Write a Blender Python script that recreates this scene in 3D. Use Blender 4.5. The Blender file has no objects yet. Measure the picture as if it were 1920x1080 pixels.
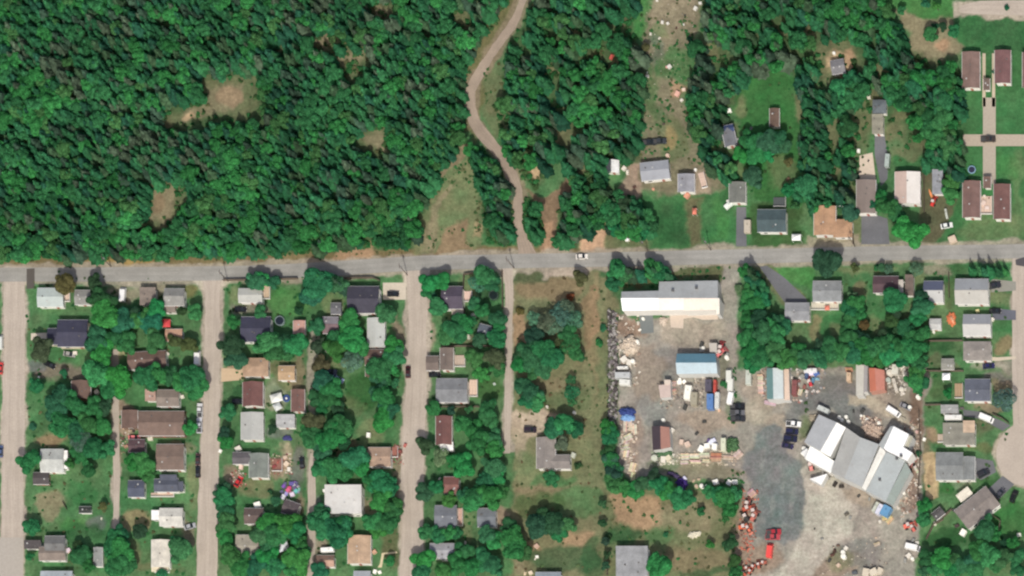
import bpy, math, random
import numpy as np
from mathutils import Vector
random.seed(7); RNG = np.random.default_rng(11)
scene = bpy.context.scene
COL = scene.collection
# ------------------------------------------------------------------ camera, sky, sun
S = 0.2                                   # metres of ground per photo pixel
CAM = (900.0, -1080.0, 3000.0)            # the satellite looks from the south-east, film parallel to the ground
cd = bpy.data.cameras.new('camera'); cam = bpy.data.objects.new('camera', cd); COL.objects.link(cam)
cam.location = CAM; cam.rotation_euler = (0, 0, 0)
cd.sensor_width = 36.0; cd.lens = 36.0 * CAM[2] / 384.0
cd.shift_x = -CAM[0] / 384.0; cd.shift_y = -CAM[1] / 384.0
cd.clip_start = 50.0; cd.clip_end = 15000.0
scene.camera = cam
SUN_EL, SUN_AZ = 50.0, 166.0              # azimuth clockwise from north (+y)
w = bpy.data.worlds.new('World'); scene.world = w; w.use_nodes = True
nt = w.node_tree; nt.nodes.clear()
sky = nt.nodes.new('ShaderNodeTexSky'); sky.sky_type = 'NISHITA'; sky.sun_disc = False
sky.dust_density = 4.0; sky.air_density = 0.8; sky.ozone_density = 0.5
sky.sun_elevation = math.radians(SUN_EL); sky.sun_rotation = math.radians(SUN_AZ)
bg = nt.nodes.new('ShaderNodeBackground'); bg.inputs['Strength'].default_value = 0.125
wo = nt.nodes.new('ShaderNodeOutputWorld')
nt.links.new(sky.outputs[0], bg.inputs[0]); nt.links.new(bg.outputs[0], wo.inputs[0])
sd = bpy.data.lights.new('sun', 'SUN'); sd.energy = 3.4; sd.angle = math.radians(0.5); sd.color = (1.0, 0.965, 0.89)
sun = bpy.data.objects.new('sun', sd); COL.objects.link(sun)
az = math.radians(SUN_AZ); el = math.radians(SUN_EL)
sv = Vector((math.sin(az) * math.cos(el), math.cos(az) * math.cos(el), math.sin(el)))
sun.rotation_euler = sv.to_track_quat('Z', 'Y').to_euler(); sun.location = sv * 800
scene.view_settings.view_transform = 'Standard'; scene.view_settings.look = 'None'
scene.view_settings.exposure = 0.0; scene.view_settings.gamma = 1.0; scene.view_settings.use_curve_mapping = False
scene.render.engine = 'CYCLES'
scene.cycles.pixel_filter_type = 'BLACKMAN_HARRIS'; scene.cycles.filter_width = 2.3
scene.cycles.max_bounces = 5; scene.cycles.use_denoising = True

def P(px, py, z=0.0):
    """photo pixel (1920x1080) of a point that stands z metres high -> world x, y"""
    gx, gy = (px - 960) * S, (540 - py) * S
    t = z / CAM[2]
    return (gx + (CAM[0] - gx) * t, gy + (CAM[1] - gy) * t)

# ------------------------------------------------------------------ small helpers
def tag(o, label=None, cat=None, group=None, kind=None):
    if label: o['label'] = label
    if cat: o['category'] = cat
    if group: o['group'] = group
    if kind: o['kind'] = kind
    return o

def empty(name, loc, rz=0.0, label=None, cat=None, group=None):
    o = bpy.data.objects.new(name, None); COL.objects.link(o)
    o.empty_display_size = 0.5
    o.location = (loc[0], loc[1], loc[2] if len(loc) > 2 else 0.0); o.rotation_euler = (0, 0, rz)
    return tag(o, label, cat, group)

def put(name, mesh, parent=None, loc=(0, 0, 0), rz=0.0, scale=None):
    o = bpy.data.objects.new(name, mesh); COL.objects.link(o)
    if parent: o.parent = parent
    o.location = loc; o.rotation_euler = (0, 0, rz)
    if scale: o.scale = scale
    return o

class MB:
    """collects faces, builds ONE mesh"""
    def __init__(s): s.v = []; s.f = []; s.m = []
    def face(s, pts, mi=0):
        b = len(s.v); s.v += [tuple(p) for p in pts]; s.f.append(tuple(range(b, b + len(pts)))); s.m.append(mi)
    def prism(s, poly, z0, z1, mi=0):
        """poly counter-clockwise (x, y[, top z]); closed solid"""
        n = len(poly); b = len(s.v)
        s.v += [(p[0], p[1], z0) for p in poly] + [(p[0], p[1], (p[2] if len(p) > 2 else z1)) for p in poly]
        s.f.append(tuple(reversed(range(b, b + n)))); s.m.append(mi)
        s.f.append(tuple(range(b + n, b + 2 * n))); s.m.append(mi)
        for i in range(n):
            j = (i + 1) % n; s.f.append((b + i, b + j, b + n + j, b + n + i)); s.m.append(mi)
    def slab(s, poly3, t=0.14, mi=0):
        """sheet through 3D points (counter-clockwise from above), thickness t downwards"""
        n = len(poly3); b = len(s.v)
        s.v += [(p[0], p[1], p[2] - t) for p in poly3] + [tuple(p) for p in poly3]
        s.f.append(tuple(reversed(range(b, b + n)))); s.m.append(mi)
        s.f.append(tuple(range(b + n, b + 2 * n))); s.m.append(mi)
        for i in range(n):
            j = (i + 1) % n; s.f.append((b + i, b + j, b + n + j, b + n + i)); s.m.append(mi)
    def box(s, cx, cy, z0, sx, sy, sz, rz=0.0, mi=0, taper=1.0):
        c, si = math.cos(rz), math.sin(rz); b = len(s.v)
        for zz, k in ((z0, 1.0), (z0 + sz, taper)):
            for ax, ay in ((-1, -1), (1, -1), (1, 1), (-1, 1)):
                x, y = ax * sx / 2 * k, ay * sy / 2 * k
                s.v.append((cx + x * c - y * si, cy + x * si + y * c, zz))
        for f in ((3, 2, 1, 0), (4, 5, 6, 7), (0, 1, 5, 4), (1, 2, 6, 5), (2, 3, 7, 6), (3, 0, 4, 7)):
            s.f.append(tuple(b + i for i in f)); s.m.append(mi)
    def tube(s, p0, p1, r0, r1=None, n=8, mi=0):
        r1 = r0 if r1 is None else r1
        p0 = Vector(p0); p1 = Vector(p1); d = (p1 - p0).normalized()
        a = d.orthogonal().normalized(); bb = d.cross(a); b = len(s.v)
        for p, r in ((p0, r0), (p1, r1)):
            for i in range(n):
                t = 2 * math.pi * i / n; s.v.append(tuple(p + (a * math.cos(t) + bb * math.sin(t)) * r))
        for i in range(n):
            j = (i + 1) % n; s.f.append((b + i, b + j, b + n + j, b + n + i)); s.m.append(mi)
        s.f.append(tuple(reversed(range(b, b + n)))); s.f.append(tuple(range(b + n, b + 2 * n))); s.m += [mi, mi]
    def mesh(s, name, mats, smooth=False):
        me = bpy.data.meshes.new(name); me.from_pydata(s.v, [], s.f)
        for m in (mats if isinstance(mats, (list, tuple)) else [mats]): me.materials.append(m)
        if any(s.m): me.polygons.foreach_set('material_index', s.m)
        if smooth: me.polygons.foreach_set('use_smooth', [True] * len(me.polygons))
        me.update(); return me
    def build(s, name, mats, parent=None, loc=(0, 0, 0), rz=0.0, smooth=False):
        return put(name, s.mesh(name, mats, smooth), parent, loc, rz)

def ccw(poly):
    a = sum(poly[i][0] * poly[(i + 1) % len(poly)][1] - poly[(i + 1) % len(poly)][0] * poly[i][1] for i in range(len(poly)))
    return poly if a > 0 else list(reversed(poly))

# ------------------------------------------------------------------ materials
def newmat(name):
    m = bpy.data.materials.new(name); m.use_nodes = True; t = m.node_tree; t.nodes.clear()
    out = t.nodes.new('ShaderNodeOutputMaterial'); p = t.nodes.new('ShaderNodeBsdfPrincipled')
    t.links.new(p.outputs[0], out.inputs[0]); return m, t, p
def N(t, kind, **kw):
    n = t.nodes.new(kind)
    for k, v in kw.items():
        if k.startswith('i_'): n.inputs[k[2:].replace('_', ' ')].default_value = v
        else: setattr(n, k, v)
    return n
def noise(t, vec, scale, detail=3, rough=0.6):
    n = N(t, 'ShaderNodeTexNoise'); n.inputs['Scale'].default_value = scale; n.inputs['Detail'].default_value = detail
    n.inputs['Roughness'].default_value = rough; t.links.new(vec, n.inputs['Vector']); return n.outputs['Fac']
def remap(t, fac, a, b, lo=0.3, hi=0.7):
    n = N(t, 'ShaderNodeMapRange'); n.inputs['From Min'].default_value = lo; n.inputs['From Max'].default_value = hi
    n.inputs['To Min'].default_value = a; n.inputs['To Max'].default_value = b; t.links.new(fac, n.inputs['Value']); return n.outputs[0]
def mult(t, a, b):
    n = N(t, 'ShaderNodeMath', operation='MULTIPLY'); t.links.new(a, n.inputs[0]); t.links.new(b, n.inputs[1]); return n.outputs[0]
def scalecol(t, col, fac):
    n = N(t, 'ShaderNodeVectorMath', operation='SCALE')
    if isinstance(col, (tuple, list)): n.inputs[0].default_value = col[:3]
    else: t.links.new(col, n.inputs[0])
    t.links.new(fac, n.inputs['Scale']); return n.outputs[0]
def mixcol(t, fac, a, b):
    n = N(t, 'ShaderNodeMix', data_type='RGBA')
    t.links.new(fac, n.inputs[0]) if not isinstance(fac, float) else setattr(n.inputs[0], 'default_value', fac)
    for s_, v in ((6, a), (7, b)):
        if isinstance(v, (tuple, list)): n.inputs[s_].default_value = (*v[:3], 1)
        else: t.links.new(v, n.inputs[s_])
    return n.outputs[2]
def bump(t, p, h, strength=0.4, dist=0.1):
    b = N(t, 'ShaderNodeBump'); b.inputs['Strength'].default_value = strength; b.inputs['Distance'].default_value = dist
    t.links.new(h, b.inputs['Height']); t.links.new(b.outputs[0], p.inputs['Normal'])
_mc = {}
def surf(kind, col, rough=0.8):
    """kinds: roof, metal, wall, paint, wood, cloth, rubble, plain"""
    key = (kind, tuple(round(c, 3) for c in col), rough)
    if key in _mc: return _mc[key]
    m, t, p = newmat(kind + '_surface'); p.inputs['Roughness'].default_value = rough
    tc = N(t, 'ShaderNodeTexCoord'); ob = tc.outputs['Object']
    if kind == 'roof':
        f = mult(t, remap(t, noise(t, ob, 0.35, 4), 0.78, 1.2), remap(t, noise(t, ob, 3.2, 3), 0.82, 1.18))
        wv = N(t, 'ShaderNodeTexWave'); wv.bands_direction = 'Z'; wv.inputs['Scale'].default_value = 3.0; wv.inputs['Distortion'].default_value = 0.8
        t.links.new(ob, wv.inputs['Vector']); f = mult(t, f, remap(t, wv.outputs['Fac'], 0.93, 1.05, 0, 1))
        cc = scalecol(t, col, f)
        cc = mixcol(t, remap(t, noise(t, ob, 0.8, 5), 0.0, 0.5, 0.5, 0.72), cc, tuple(c * 0.58 + 0.03 for c in col))
        t.links.new(cc, p.inputs['Base Color']); bump(t, p, noise(t, ob, 6, 2), 0.4, 0.05)
    elif kind == 'metal':
        p.inputs['Roughness'].default_value = 0.42; p.inputs['Specular IOR Level'].default_value = 0.7
        f = mult(t, remap(t, noise(t, ob, 0.18, 4), 0.9, 1.07), remap(t, noise(t, ob, 1.6, 3), 0.93, 1.06))
        cc = scalecol(t, col, f)
        cc = mixcol(t, remap(t, noise(t, ob, 0.55, 5), 0.0, 0.4, 0.56, 0.78), cc, (col[0] * 0.62 + 0.02, col[1] * 0.56, col[2] * 0.48))
        t.links.new(cc, p.inputs['Base Color']); bump(t, p, noise(t, ob, 2.5, 2), 0.15, 0.05)
    else:
        s1 = {'wall': 1.2, 'paint': 1.5, 'wood': 2.0, 'cloth': 0.9, 'rubble': 2.2, 'plain': 1.0}.get(kind, 1.0)
        amp = {'wall': .08, 'paint': .06, 'wood': .28, 'cloth': .15, 'rubble': .4, 'plain': .05}.get(kind, .1)
        f = remap(t, noise(t, ob, s1, 4), 1 - amp, 1 + amp)
        t.links.new(scalecol(t, col, f), p.inputs['Base Color'])
        if kind in ('cloth', 'rubble'): bump(t, p, noise(t, ob, 1.8, 4), 0.6, 0.3)
        if kind == 'paint': p.inputs['Roughness'].default_value = 0.32
    _mc[key] = m; return m
M_GLASS, t_, p_ = newmat('window_glass'); p_.inputs['Base Color'].default_value = (.02, .025, .03, 1); p_.inputs['Roughness'].default_value = 0.12
M_TYRE = surf('plain', (.02, .02, .02), 0.9)
M_TRIM = surf('wall', (.72, .71, .68), 0.6)

def foliage(name, atype):
    m, t, p = newmat(name); p.inputs['Roughness'].default_value = 0.7; p.inputs['Specular IOR Level'].default_value = 0.08
    a = N(t, 'ShaderNodeAttribute', attribute_name='tint', attribute_type=atype)
    g = N(t, 'ShaderNodeNewGeometry'); tc = N(t, 'ShaderNodeTexCoord')
    f = mult(t, remap(t, g.outputs['Random Per Island'], 0.62, 1.38, 0, 1), remap(t, noise(t, tc.outputs['Object'], 2.2, 2), 0.7, 1.3))
    cc = scalecol(t, a.outputs['Color'], f)
    t.links.new(cc, p.inputs['Base Color'])
    tr = N(t, 'ShaderNodeBsdfTranslucent'); t.links.new(cc, tr.inputs['Color'])
    mx = N(t, 'ShaderNodeMixShader'); mx.inputs[0].default_value = 0.15
    out = [n for n in t.nodes if n.type == 'OUTPUT_MATERIAL'][0]
    t.links.new(p.outputs[0], mx.inputs[1]); t.links.new(tr.outputs[0], mx.inputs[2]); t.links.new(mx.outputs[0], out.inputs[0])
    return m
M_FOL_OBJ = foliage('foliage', 'OBJECT'); M_FOL_INS = foliage('foliage_scattered', 'INSTANCER')
M_BARK = surf('wood', (.09, .07, .05), 0.9)

# ------------------------------------------------------------------ the ground sheet
xs = np.concatenate([[-3000, -1200, -500, -300, -230], np.arange(-212, 212.1, 0.55), [230, 300, 500, 1200, 3000]])
ys = np.concatenate([[-3000, -1200, -500, -250, -150], np.arange(-124, 124.1, 0.55), [150, 250, 500, 1200, 3000]])
GX, GY = np.meshgrid(xs, ys)
PX, PY = GX / S + 960, 540 - GY / S
def vnoise(x, y, cell, seed):
    r = np.random.default_rng(seed); n = 256; g = r.random((n, n))
    u, v = x / cell, y / cell; iu = np.floor(u).astype(int); iv = np.floor(v).astype(int); fu = u - iu; fv = v - iv
    fu = fu * fu * (3 - 2 * fu); fv = fv * fv * (3 - 2 * fv)
    a = g[iv % n, iu % n]; b = g[iv % n, (iu + 1) % n]; c = g[(iv + 1) % n, iu % n]; d = g[(iv + 1) % n, (iu + 1) % n]
    return (a * (1 - fu) + b * fu) * (1 - fv) + (c * (1 - fu) + d * fu) * fv
def fbm(x, y, cell, seed, oct=4):
    s, a, tot = 0, 1.0, 0
    for i in range(oct): s = s + a * vnoise(x, y, cell / 2 ** i, seed + i); tot += a; a *= 0.55
    return s / tot
WX = PX + (fbm(PX, PY, 30, 5) - .5) * 34; WY = PY + (fbm(PX, PY, 30, 50) - .5) * 34
def sdist(poly, X, Y):
    """signed distance in px, negative inside"""
    d = np.full(X.shape, 1e9); ins = np.zeros(X.shape, bool); n = len(poly)
    for i in range(n):
        (ax, ay), (bx, by) = poly[i], poly[(i + 1) % n]; ex, ey = bx - ax, by - ay
        t = np.clip(((X - ax) * ex + (Y - ay) * ey) / (ex * ex + ey * ey + 1e-9), 0, 1)
        d = np.minimum(d, np.hypot(X - ax - t * ex, Y - ay - t * ey))
        c = ((ay > Y) != (by > Y)) & (X < (bx - ax) * (Y - ay) / (by - ay + 1e-12) + ax); ins ^= c
    return np.where(ins, -d, d)
def inside(poly, x, y):
    r = False; n = len(poly)
    for i in range(n):
        (ax, ay), (bx, by) = poly[i], poly[(i + 1) % n]
        if (ay > y) != (by > y) and x < (bx - ax) * (y - ay) / (by - ay) + ax: r = not r
    return r
def ell(cx, cy, rx, ry=None, n=14):
    ry = ry or rx
    return [(cx + rx * math.cos(2 * math.pi * i / n), cy + ry * math.sin(2 * math.pi * i / n)) for i in range(n)]
def rc(x0, y0, x1, y1): return [(x0, y0), (x1, y0), (x1, y1), (x0, y1)]

LAWN = (.046, .140, .050); DLAWN = (.026, .085, .032); BLAWN = (.060, .180, .052); DRYG = (.145, .175, .085); DRY = (.225, .195, .12)
YARD = (.255, .235, .197); PALE = (.46, .405, .32); SLAB = (.145, .155, .14); CLAY = (.37, .235, .145); SAND = (.46, .33, .2)
FLOOR = (.062, .105, .045); ASPH = (.13, .135, .13); OLIVE = (.125, .145, .072)
F_WEST = [(-60, -60), (965, -60), (955, 15), (895, 90), (868, 150), (866, 215), (872, 262), (820, 325), (790, 375), (785, 440), (778, 462), (640, 472), (430, 482), (250, 486), (130, 490), (-60, 494)]
F_MID = [(1000, -60), (1185, -60), (1188, 60), (1200, 150), (1196, 300), (1128, 318), (1130, 340), (1180, 370), (1225, 400), (1222, 440), (1140, 440), (1100, 428), (1085, 462), (1045, 462), (1045, 400), (1075, 350), (1062, 292), (1030, 300), (1000, 360), (985, 345), (960, 290), (935, 250), (925, 200), (945, 120), (960, 70), (995, 10)]
F_PATH = [(885, 275), (905, 280), (955, 350), (960, 400), (958, 460), (915, 455), (905, 360), (880, 305)]
F_ISLE = [(985, 372), (1010, 395), (1018, 440), (998, 455), (985, 420)]
F_EAST = [(1315, -60), (1650, -60), (1655, 20), (1690, 75), (1720, 95), (1740, 110), (1800, 130), (1802, 330), (1745, 325), (1725, 300), (1700, 280), (1668, 235), (1670, 180), (1640, 180), (1625, 240), (1605, 330), (1600, 385), (1520, 385), (1480, 375), (1500, 330), (1495, 150), (1480, 130), (1400, 140), (1375, 180), (1360, 235), (1375, 290), (1385, 340), (1365, 345), (1320, 310), (1290, 230), (1300, 120), (1318, 60)]
FORESTS = [F_WEST, F_MID, F_PATH, F_ISLE, F_EAST]
VERGE = [[(905, 40), (968, -20), (955, 40), (915, 105), (892, 150), (868, 165), (858, 130), (885, 90)], [(905, 125), (948, 108), (952, 200), (965, 240), (938, 262), (905, 222)], [(1600, 170), (1676, 176), (1680, 420), (1600, 420)], ell(1372, 262, 19, 28), ell(1153, 316, 20, 18), ell(1385, 365, 24, 28), [(298, 196), (380, 184), (392, 240), (305, 248)], [(370, 142), (492, 126), (494, 228), (385, 236)], ell(1000, 330, 22, 26), ell(1690, 270, 30, 16)]
CLEAR = [[(378, 150), (485, 132), (486, 190), (470, 222), (430, 228), (390, 224), (310, 238), (312, 205), (368, 196)],
         [(562, 60), (625, 46), (652, 92), (592, 100)], [(606, 98), (660, 92), (672, 66), (692, 108), (668, 158), (636, 128)],
         [(695, -10), (742, 8), (738, 50), (690, 30)], [(655, 250), (728, 232), (728, 300), (685, 284)],
         [(290, 340), (352, 326), (354, 390), (304, 445), (258, 425)], ell(182, 130, 11), ell(525, 90, 18, 10), ell(118, 315, 8),
         [(842, 22), (900, -10), (880, 60), (850, 60)], ell(650, 128, 16, 12), ell(1030, 20, 24, 12), ell(1100, 150, 14, 9), ell(1120, 100, 14, 9),
         ell(1052, 252, 30, 28), ell(1000, 322, 13, 20), ell(1568, 120, 46, 52), ell(1745, 98, 46, 30), ell(1560, 240, 16, 40), ell(1600, 260, 14, 40), ell(1680, 250, 22, 18),
         ell(1640, 200, 24, 40), ell(1710, 290, 40, 26), ell(1430, 60, 10, 6), ell(1368, 255, 18, 26), ell(1150, 40, 22, 14)]
TRACK = [(988, -40), (980, 0), (958, 50), (925, 95), (897, 140), (881, 178), (884, 212), (897, 242), (925, 275), (950, 310), (966, 345), (972, 378), (971, 412), (978, 442), (990, 480)]
MIDDRY = [ell(1030, 130, 26, 20), ell(1120, 200, 22, 16), ell(1075, 60, 18, 14), ell(1150, 130, 14, 20), ell(1090, 310, 16, 18), ell(1060, 200, 22, 12), ell(1340, 90, 14, 24), ell(1520, 60, 16, 12), ell(1505, 200, 10, 30), ell(1660, 130, 20, 14), ell(1700, 215, 22, 12), ell(1560, 320, 20, 24), ell(1330, 250, 10, 20), ell(1470, 60, 14, 10), ell(60, 300, 12, 8), ell(205, 60, 14, 8), ell(440, 330, 16, 9), ell(140, 170, 12, 8), ell(560, 300, 14, 8), ell(750, 130, 16, 9), ell(800, 60, 14, 8), ell(620, 380, 16, 8), ell(90, 400, 14, 8), ell(530, 370, 12, 8), ell(260, 230, 12, 7), ell(720, 370, 16, 9)]
layers = []   # polygon, colour, softness px, opacity
def L(poly, col, soft=8, op=1.0): layers.append((poly, col, soft, op))
for f in FORESTS: L(f, FLOOR, 10)
for c in CLEAR: L(c, (.125, .135, .07), 16, .85)
for c in CLEAR[:6] + CLEAR[12:13]: L([(sum(p[0] for p in c) / len(c) * .4 + p[0] * .6, sum(p[1] for p in c) / len(c) * .4 + p[1] * .6) for p in c], DRY, 14, .8)
for c, col in ((ell(1572, 118, 30, 22), SAND), (ell(1590, 105, 12, 14), CLAY), (ell(1000, 320, 9, 15), SAND), (ell(357, 215, 9, 6), SAND), (ell(1770, 95, 18, 12), CLAY), (ell(1052, 262, 18, 30), OLIVE), (ell(355, 36, 8), (.25, .06, .04)), (ell(212, 256, 8), (.2, .09, .05)), (ell(300, 385, 12, 18), (.2, .15, .09)), (ell(430, 185, 28, 20), (.26, .19, .12)), (ell(1555, 135, 14, 10), OLIVE)): L(col=col, poly=c, soft=6, op=.8)
for c in MIDDRY: L(c, (.15, .155, .08), 14, .85)
# verges beside the main road and the track
L([(-60, 484), (250, 482), (420, 480), (640, 468), (800, 462), (985, 462), (1180, 462), (1230, 466), (1230, 476), (800, 486), (600, 496), (400, 504), (-60, 508)], (.16, .13, .065), 5)
L([(180, 486), (310, 482), (300, 494), (120, 500)], (.30, .21, .08), 4, .8); L([(640, 462), (700, 455), (700, 480), (620, 486)], CLAY, 5, .7)
L([(960, -40), (900, 35), (880, 100), (866, 160), (866, 230), (890, 262), (900, 200), (940, 70), (975, 0)], (.13, .13, .06), 8)
L([(905, 130), (945, 108), (946, 200), (962, 232), (935, 262), (905, 222)], OLIVE, 10, .9)
L([(820, 330), (880, 290), (905, 350), (908, 466), (785, 470), (786, 430), (792, 375)], DRYG, 12, .95)
L([(818, 470), (806, 430), (822, 390), (850, 350), (845, 345), (812, 385), (798, 430), (806, 470)], (.24, .21, .13), 4, .8); L([(800, 400), (820, 400), (815, 465), (795, 465)], DRY, 8, .8); L([(845, 420), (870, 410), (880, 468), (820, 470)], (.24, .16, .1), 8, .8); L([(890, 410), (905, 420), (905, 445), (888, 440)], CLAY, 5, .5)
L([(870, 262), (885, 272), (850, 315), (822, 340), (826, 322)], (.2, .16, .1), 4, .9)
L([(982, 358), (1005, 368), (1045, 362), (1066, 330), (1062, 280), (1078, 285), (1080, 330), (1070, 372), (1045, 398), (1037, 472), (1012, 472), (1016, 420), (1005, 390)], (.19, .135, .085), 5)
L([(1016, 415), (1032, 415), (1036, 472), (1010, 472)], CLAY, 5, .8)
L([(1092, 430), (1110, 416), (1134, 416), (1136, 474), (1090, 474)], (.47, .31, .2), 6); L([(940, 420), (966, 425), (966, 450), (945, 448)], CLAY, 6, .5)
# dump strip north of the houses
L([(1235, -60), (1335, -60), (1312, 50), (1292, 120), (1300, 200), (1330, 300), (1360, 345), (1230, 368), (1190, 350), (1188, 300), (1208, 250), (1196, 150), (1205, 60)], (.18, .165, .105), 14)
L([(1250, -60), (1315, -60), (1300, 40), (1240, 80), (1225, 40)], (.22, .19, .125), 10, .9); L(ell(1270, 125, 34, 30), (.05, .15, .05), 10, .8); L(ell(1222, 170, 14, 50), (.06, .14, .05), 10, .7); L(ell(1290, 160, 20, 40), (.06, .13, .05), 10, .6); L(ell(1235, 225, 20, 30), (.08, .14, .06), 10, .6)
L(ell(1232, 90, 14, 30), (.09, .14, .09), 10, .7); L(ell(1240, 60, 18, 14), DRYG, 8, .7); L(ell(1275, 172, 20, 14), CLAY, 8, .7); L(ell(1262, 262, 30, 40), OLIVE, 12, .9); L(ell(1252, 262, 12, 18), (.28, .21, .1), 10, .7)
L([(1180, -60), (1250, -60), (1215, 50), (1190, 70)], BLAWN, 10, .8)
L([(1172, 320), (1200, 300), (1203, 370), (1190, 385), (1150, 372)], (.3, .22, .165), 7, .9); L(rc(1288, 322, 1330, 356), (.34, .27, .2), 8, .8)
L([(1200, 376), (1366, 350), (1380, 380), (1382, 464), (1215, 467), (1235, 420)], LAWN, 8); L([(1232, 395), (1285, 380), (1290, 450), (1240, 455)], DLAWN, 12, .6); L([(1345, 360), (1362, 400), (1360, 455), (1335, 455)], BLAWN, 10, .6)
L([(1285, 362), (1312, 365), (1322, 462), (1295, 462)], (.12, .11, .06), 10, .8); L([(1135, 430), (1215, 428), (1215, 468), (1135, 470)], OLIVE, 8, .9)
L([(1378, 140), (1440, 118), (1492, 145), (1498, 330), (1505, 378), (1480, 392), (1405, 375), (1385, 330), (1392, 250), (1370, 200)], (.038, .128, .038), 8); L(ell(1388, 200, 12, 26), DRYG, 10, .8); L(ell(1395, 322, 18, 16), DRYG, 10, .6); L(ell(1465, 320, 26, 40), OLIVE, 16, .6)
L([(1400, 385), (1500, 385), (1512, 458), (1400, 462)], (.045, .10, .035), 8)
L([(1600, 180), (1630, 170), (1640, 460), (1530, 460), (1600, 390), (1596, 300)], OLIVE, 10, .8)
L([(1515, 440), (1610, 440), (1612, 464), (1515, 464)], (.30, .25, .18), 5, .8)
L([(1668, 300), (1745, 290), (1745, 325), (1675, 325)], LAWN, 8); L([(1725, 310), (1765, 310), (1800, 340), (1800, 464), (1725, 464)], (.10, .095, .055), 8, .9)
L([(1792, 10), (1960, 30), (1960, 462), (1745, 462), (1788, 400), (1798, 140)], LAWN, 6); L(ell(1880, 60, 70, 30), DLAWN, 20, .5); L(ell(1870, 430, 70, 26), DRYG, 18, .5); L(rc(1895, 280, 1915, 460), DRYG, 12, .4); L(rc(1870, 285, 1900, 335), BLAWN, 12, .5)
L([(1650, -60), (1790, -60), (1795, 30), (1700, 25), (1655, 18)], BLAWN, 8, .9); L([(1665, 22), (1790, 30), (1800, 95), (1770, 120), (1735, 112), (1700, 60)], DRY, 8, .9); L(ell(1768, 88, 14, 14), CLAY, 8, .8)
# south: default lawns with dry and earthy spots
for x, y, rx, ry, c, o in ((95, 825, 32, 16, (.25, .165, .1), .8), (95, 945, 26, 30, DRY, .8), (100, 720, 40, 12, LAWN, .8), (150, 925, 30, 26, LAWN, .9), (140, 985, 34, 12, BLAWN, .7), (182, 985, 20, 14, ASPH, .7),
        (110, 700, 55, 16, (.17, .15, .11), .95), (62, 686, 28, 10, ASPH, .8), (150, 1000, 60, 14, DLAWN, .6), (212, 665, 14, 10, SAND, .8), (350, 545, 24, 14, (.16, .14, .06), .8), (262, 545, 60, 14, (.26, .22, .16), .8),
        (250, 1040, 20, 30, OLIVE, .8), (255, 975, 24, 16, CLAY, .5), (360, 910, 12, 40, DRYG, .8), (350, 1000, 14, 30, (.2, .16, .12), .7), (285, 1062, 60, 10, OLIVE, .8), (340, 840, 30, 14, (.25, .2, .14), .5), (238, 785, 20, 30, (.3, .21, .16), .8), (225, 845, 8, 30, (.2, .13, .1), .7),
        (545, 565, 40, 28, BLAWN, .8), (440, 560, 16, 20, DRYG, .8), (468, 580, 40, 10, (.17, .16, .12), .9), (620, 570, 30, 20, DRYG, .8), (470, 695, 50, 18, (.34, .24, .155), .9), (545, 700, 30, 30, DRYG, .9), (530, 700, 12, 40, OLIVE, .7), (565, 700, 16, 40, (.2, .155, .1), .7),
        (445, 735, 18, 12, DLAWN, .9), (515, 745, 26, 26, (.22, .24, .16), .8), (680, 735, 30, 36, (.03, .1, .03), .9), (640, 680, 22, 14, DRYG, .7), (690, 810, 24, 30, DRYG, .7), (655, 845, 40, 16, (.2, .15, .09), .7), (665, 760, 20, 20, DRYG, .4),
        (480, 915, 30, 20, OLIVE, .95), (440, 890, 16, 22, (.24, .18, .13), .8), (535, 865, 10, 36, (.4, .32, .22), .7), (560, 880, 14, 40, (.12, .14, .11), .9), (520, 880, 20, 24, (.24, .16, .12), .7), (745, 890, 12, 40, (.22, .17, .12), .8),
        (740, 1030, 20, 40, (.1, .1, .05), .8), (600, 1020, 20, 12, (.28, .22, .17), .8), (745, 640, 12, 60, (.25, .19, .14), .8), (560, 950, 12, 30, (.2, .14, .1), .8), (600, 950, 8, 30, SLAB, .8), (690, 950, 36, 16, (.2, .17, .11), .8), (528, 808, 22, 14, SLAB, .7),
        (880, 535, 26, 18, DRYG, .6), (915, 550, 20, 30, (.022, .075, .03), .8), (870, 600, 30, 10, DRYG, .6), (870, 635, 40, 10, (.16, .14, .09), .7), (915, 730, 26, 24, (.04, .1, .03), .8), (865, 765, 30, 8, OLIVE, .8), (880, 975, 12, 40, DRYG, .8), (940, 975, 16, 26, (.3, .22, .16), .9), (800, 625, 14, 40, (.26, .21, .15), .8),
        (855, 1030, 50, 12, (.14, .14, .07), .8), (830, 730, 40, 30, (.1, .14, .07), .5)): L(ell(x, y, rx, ry), c, 9, o)
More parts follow.
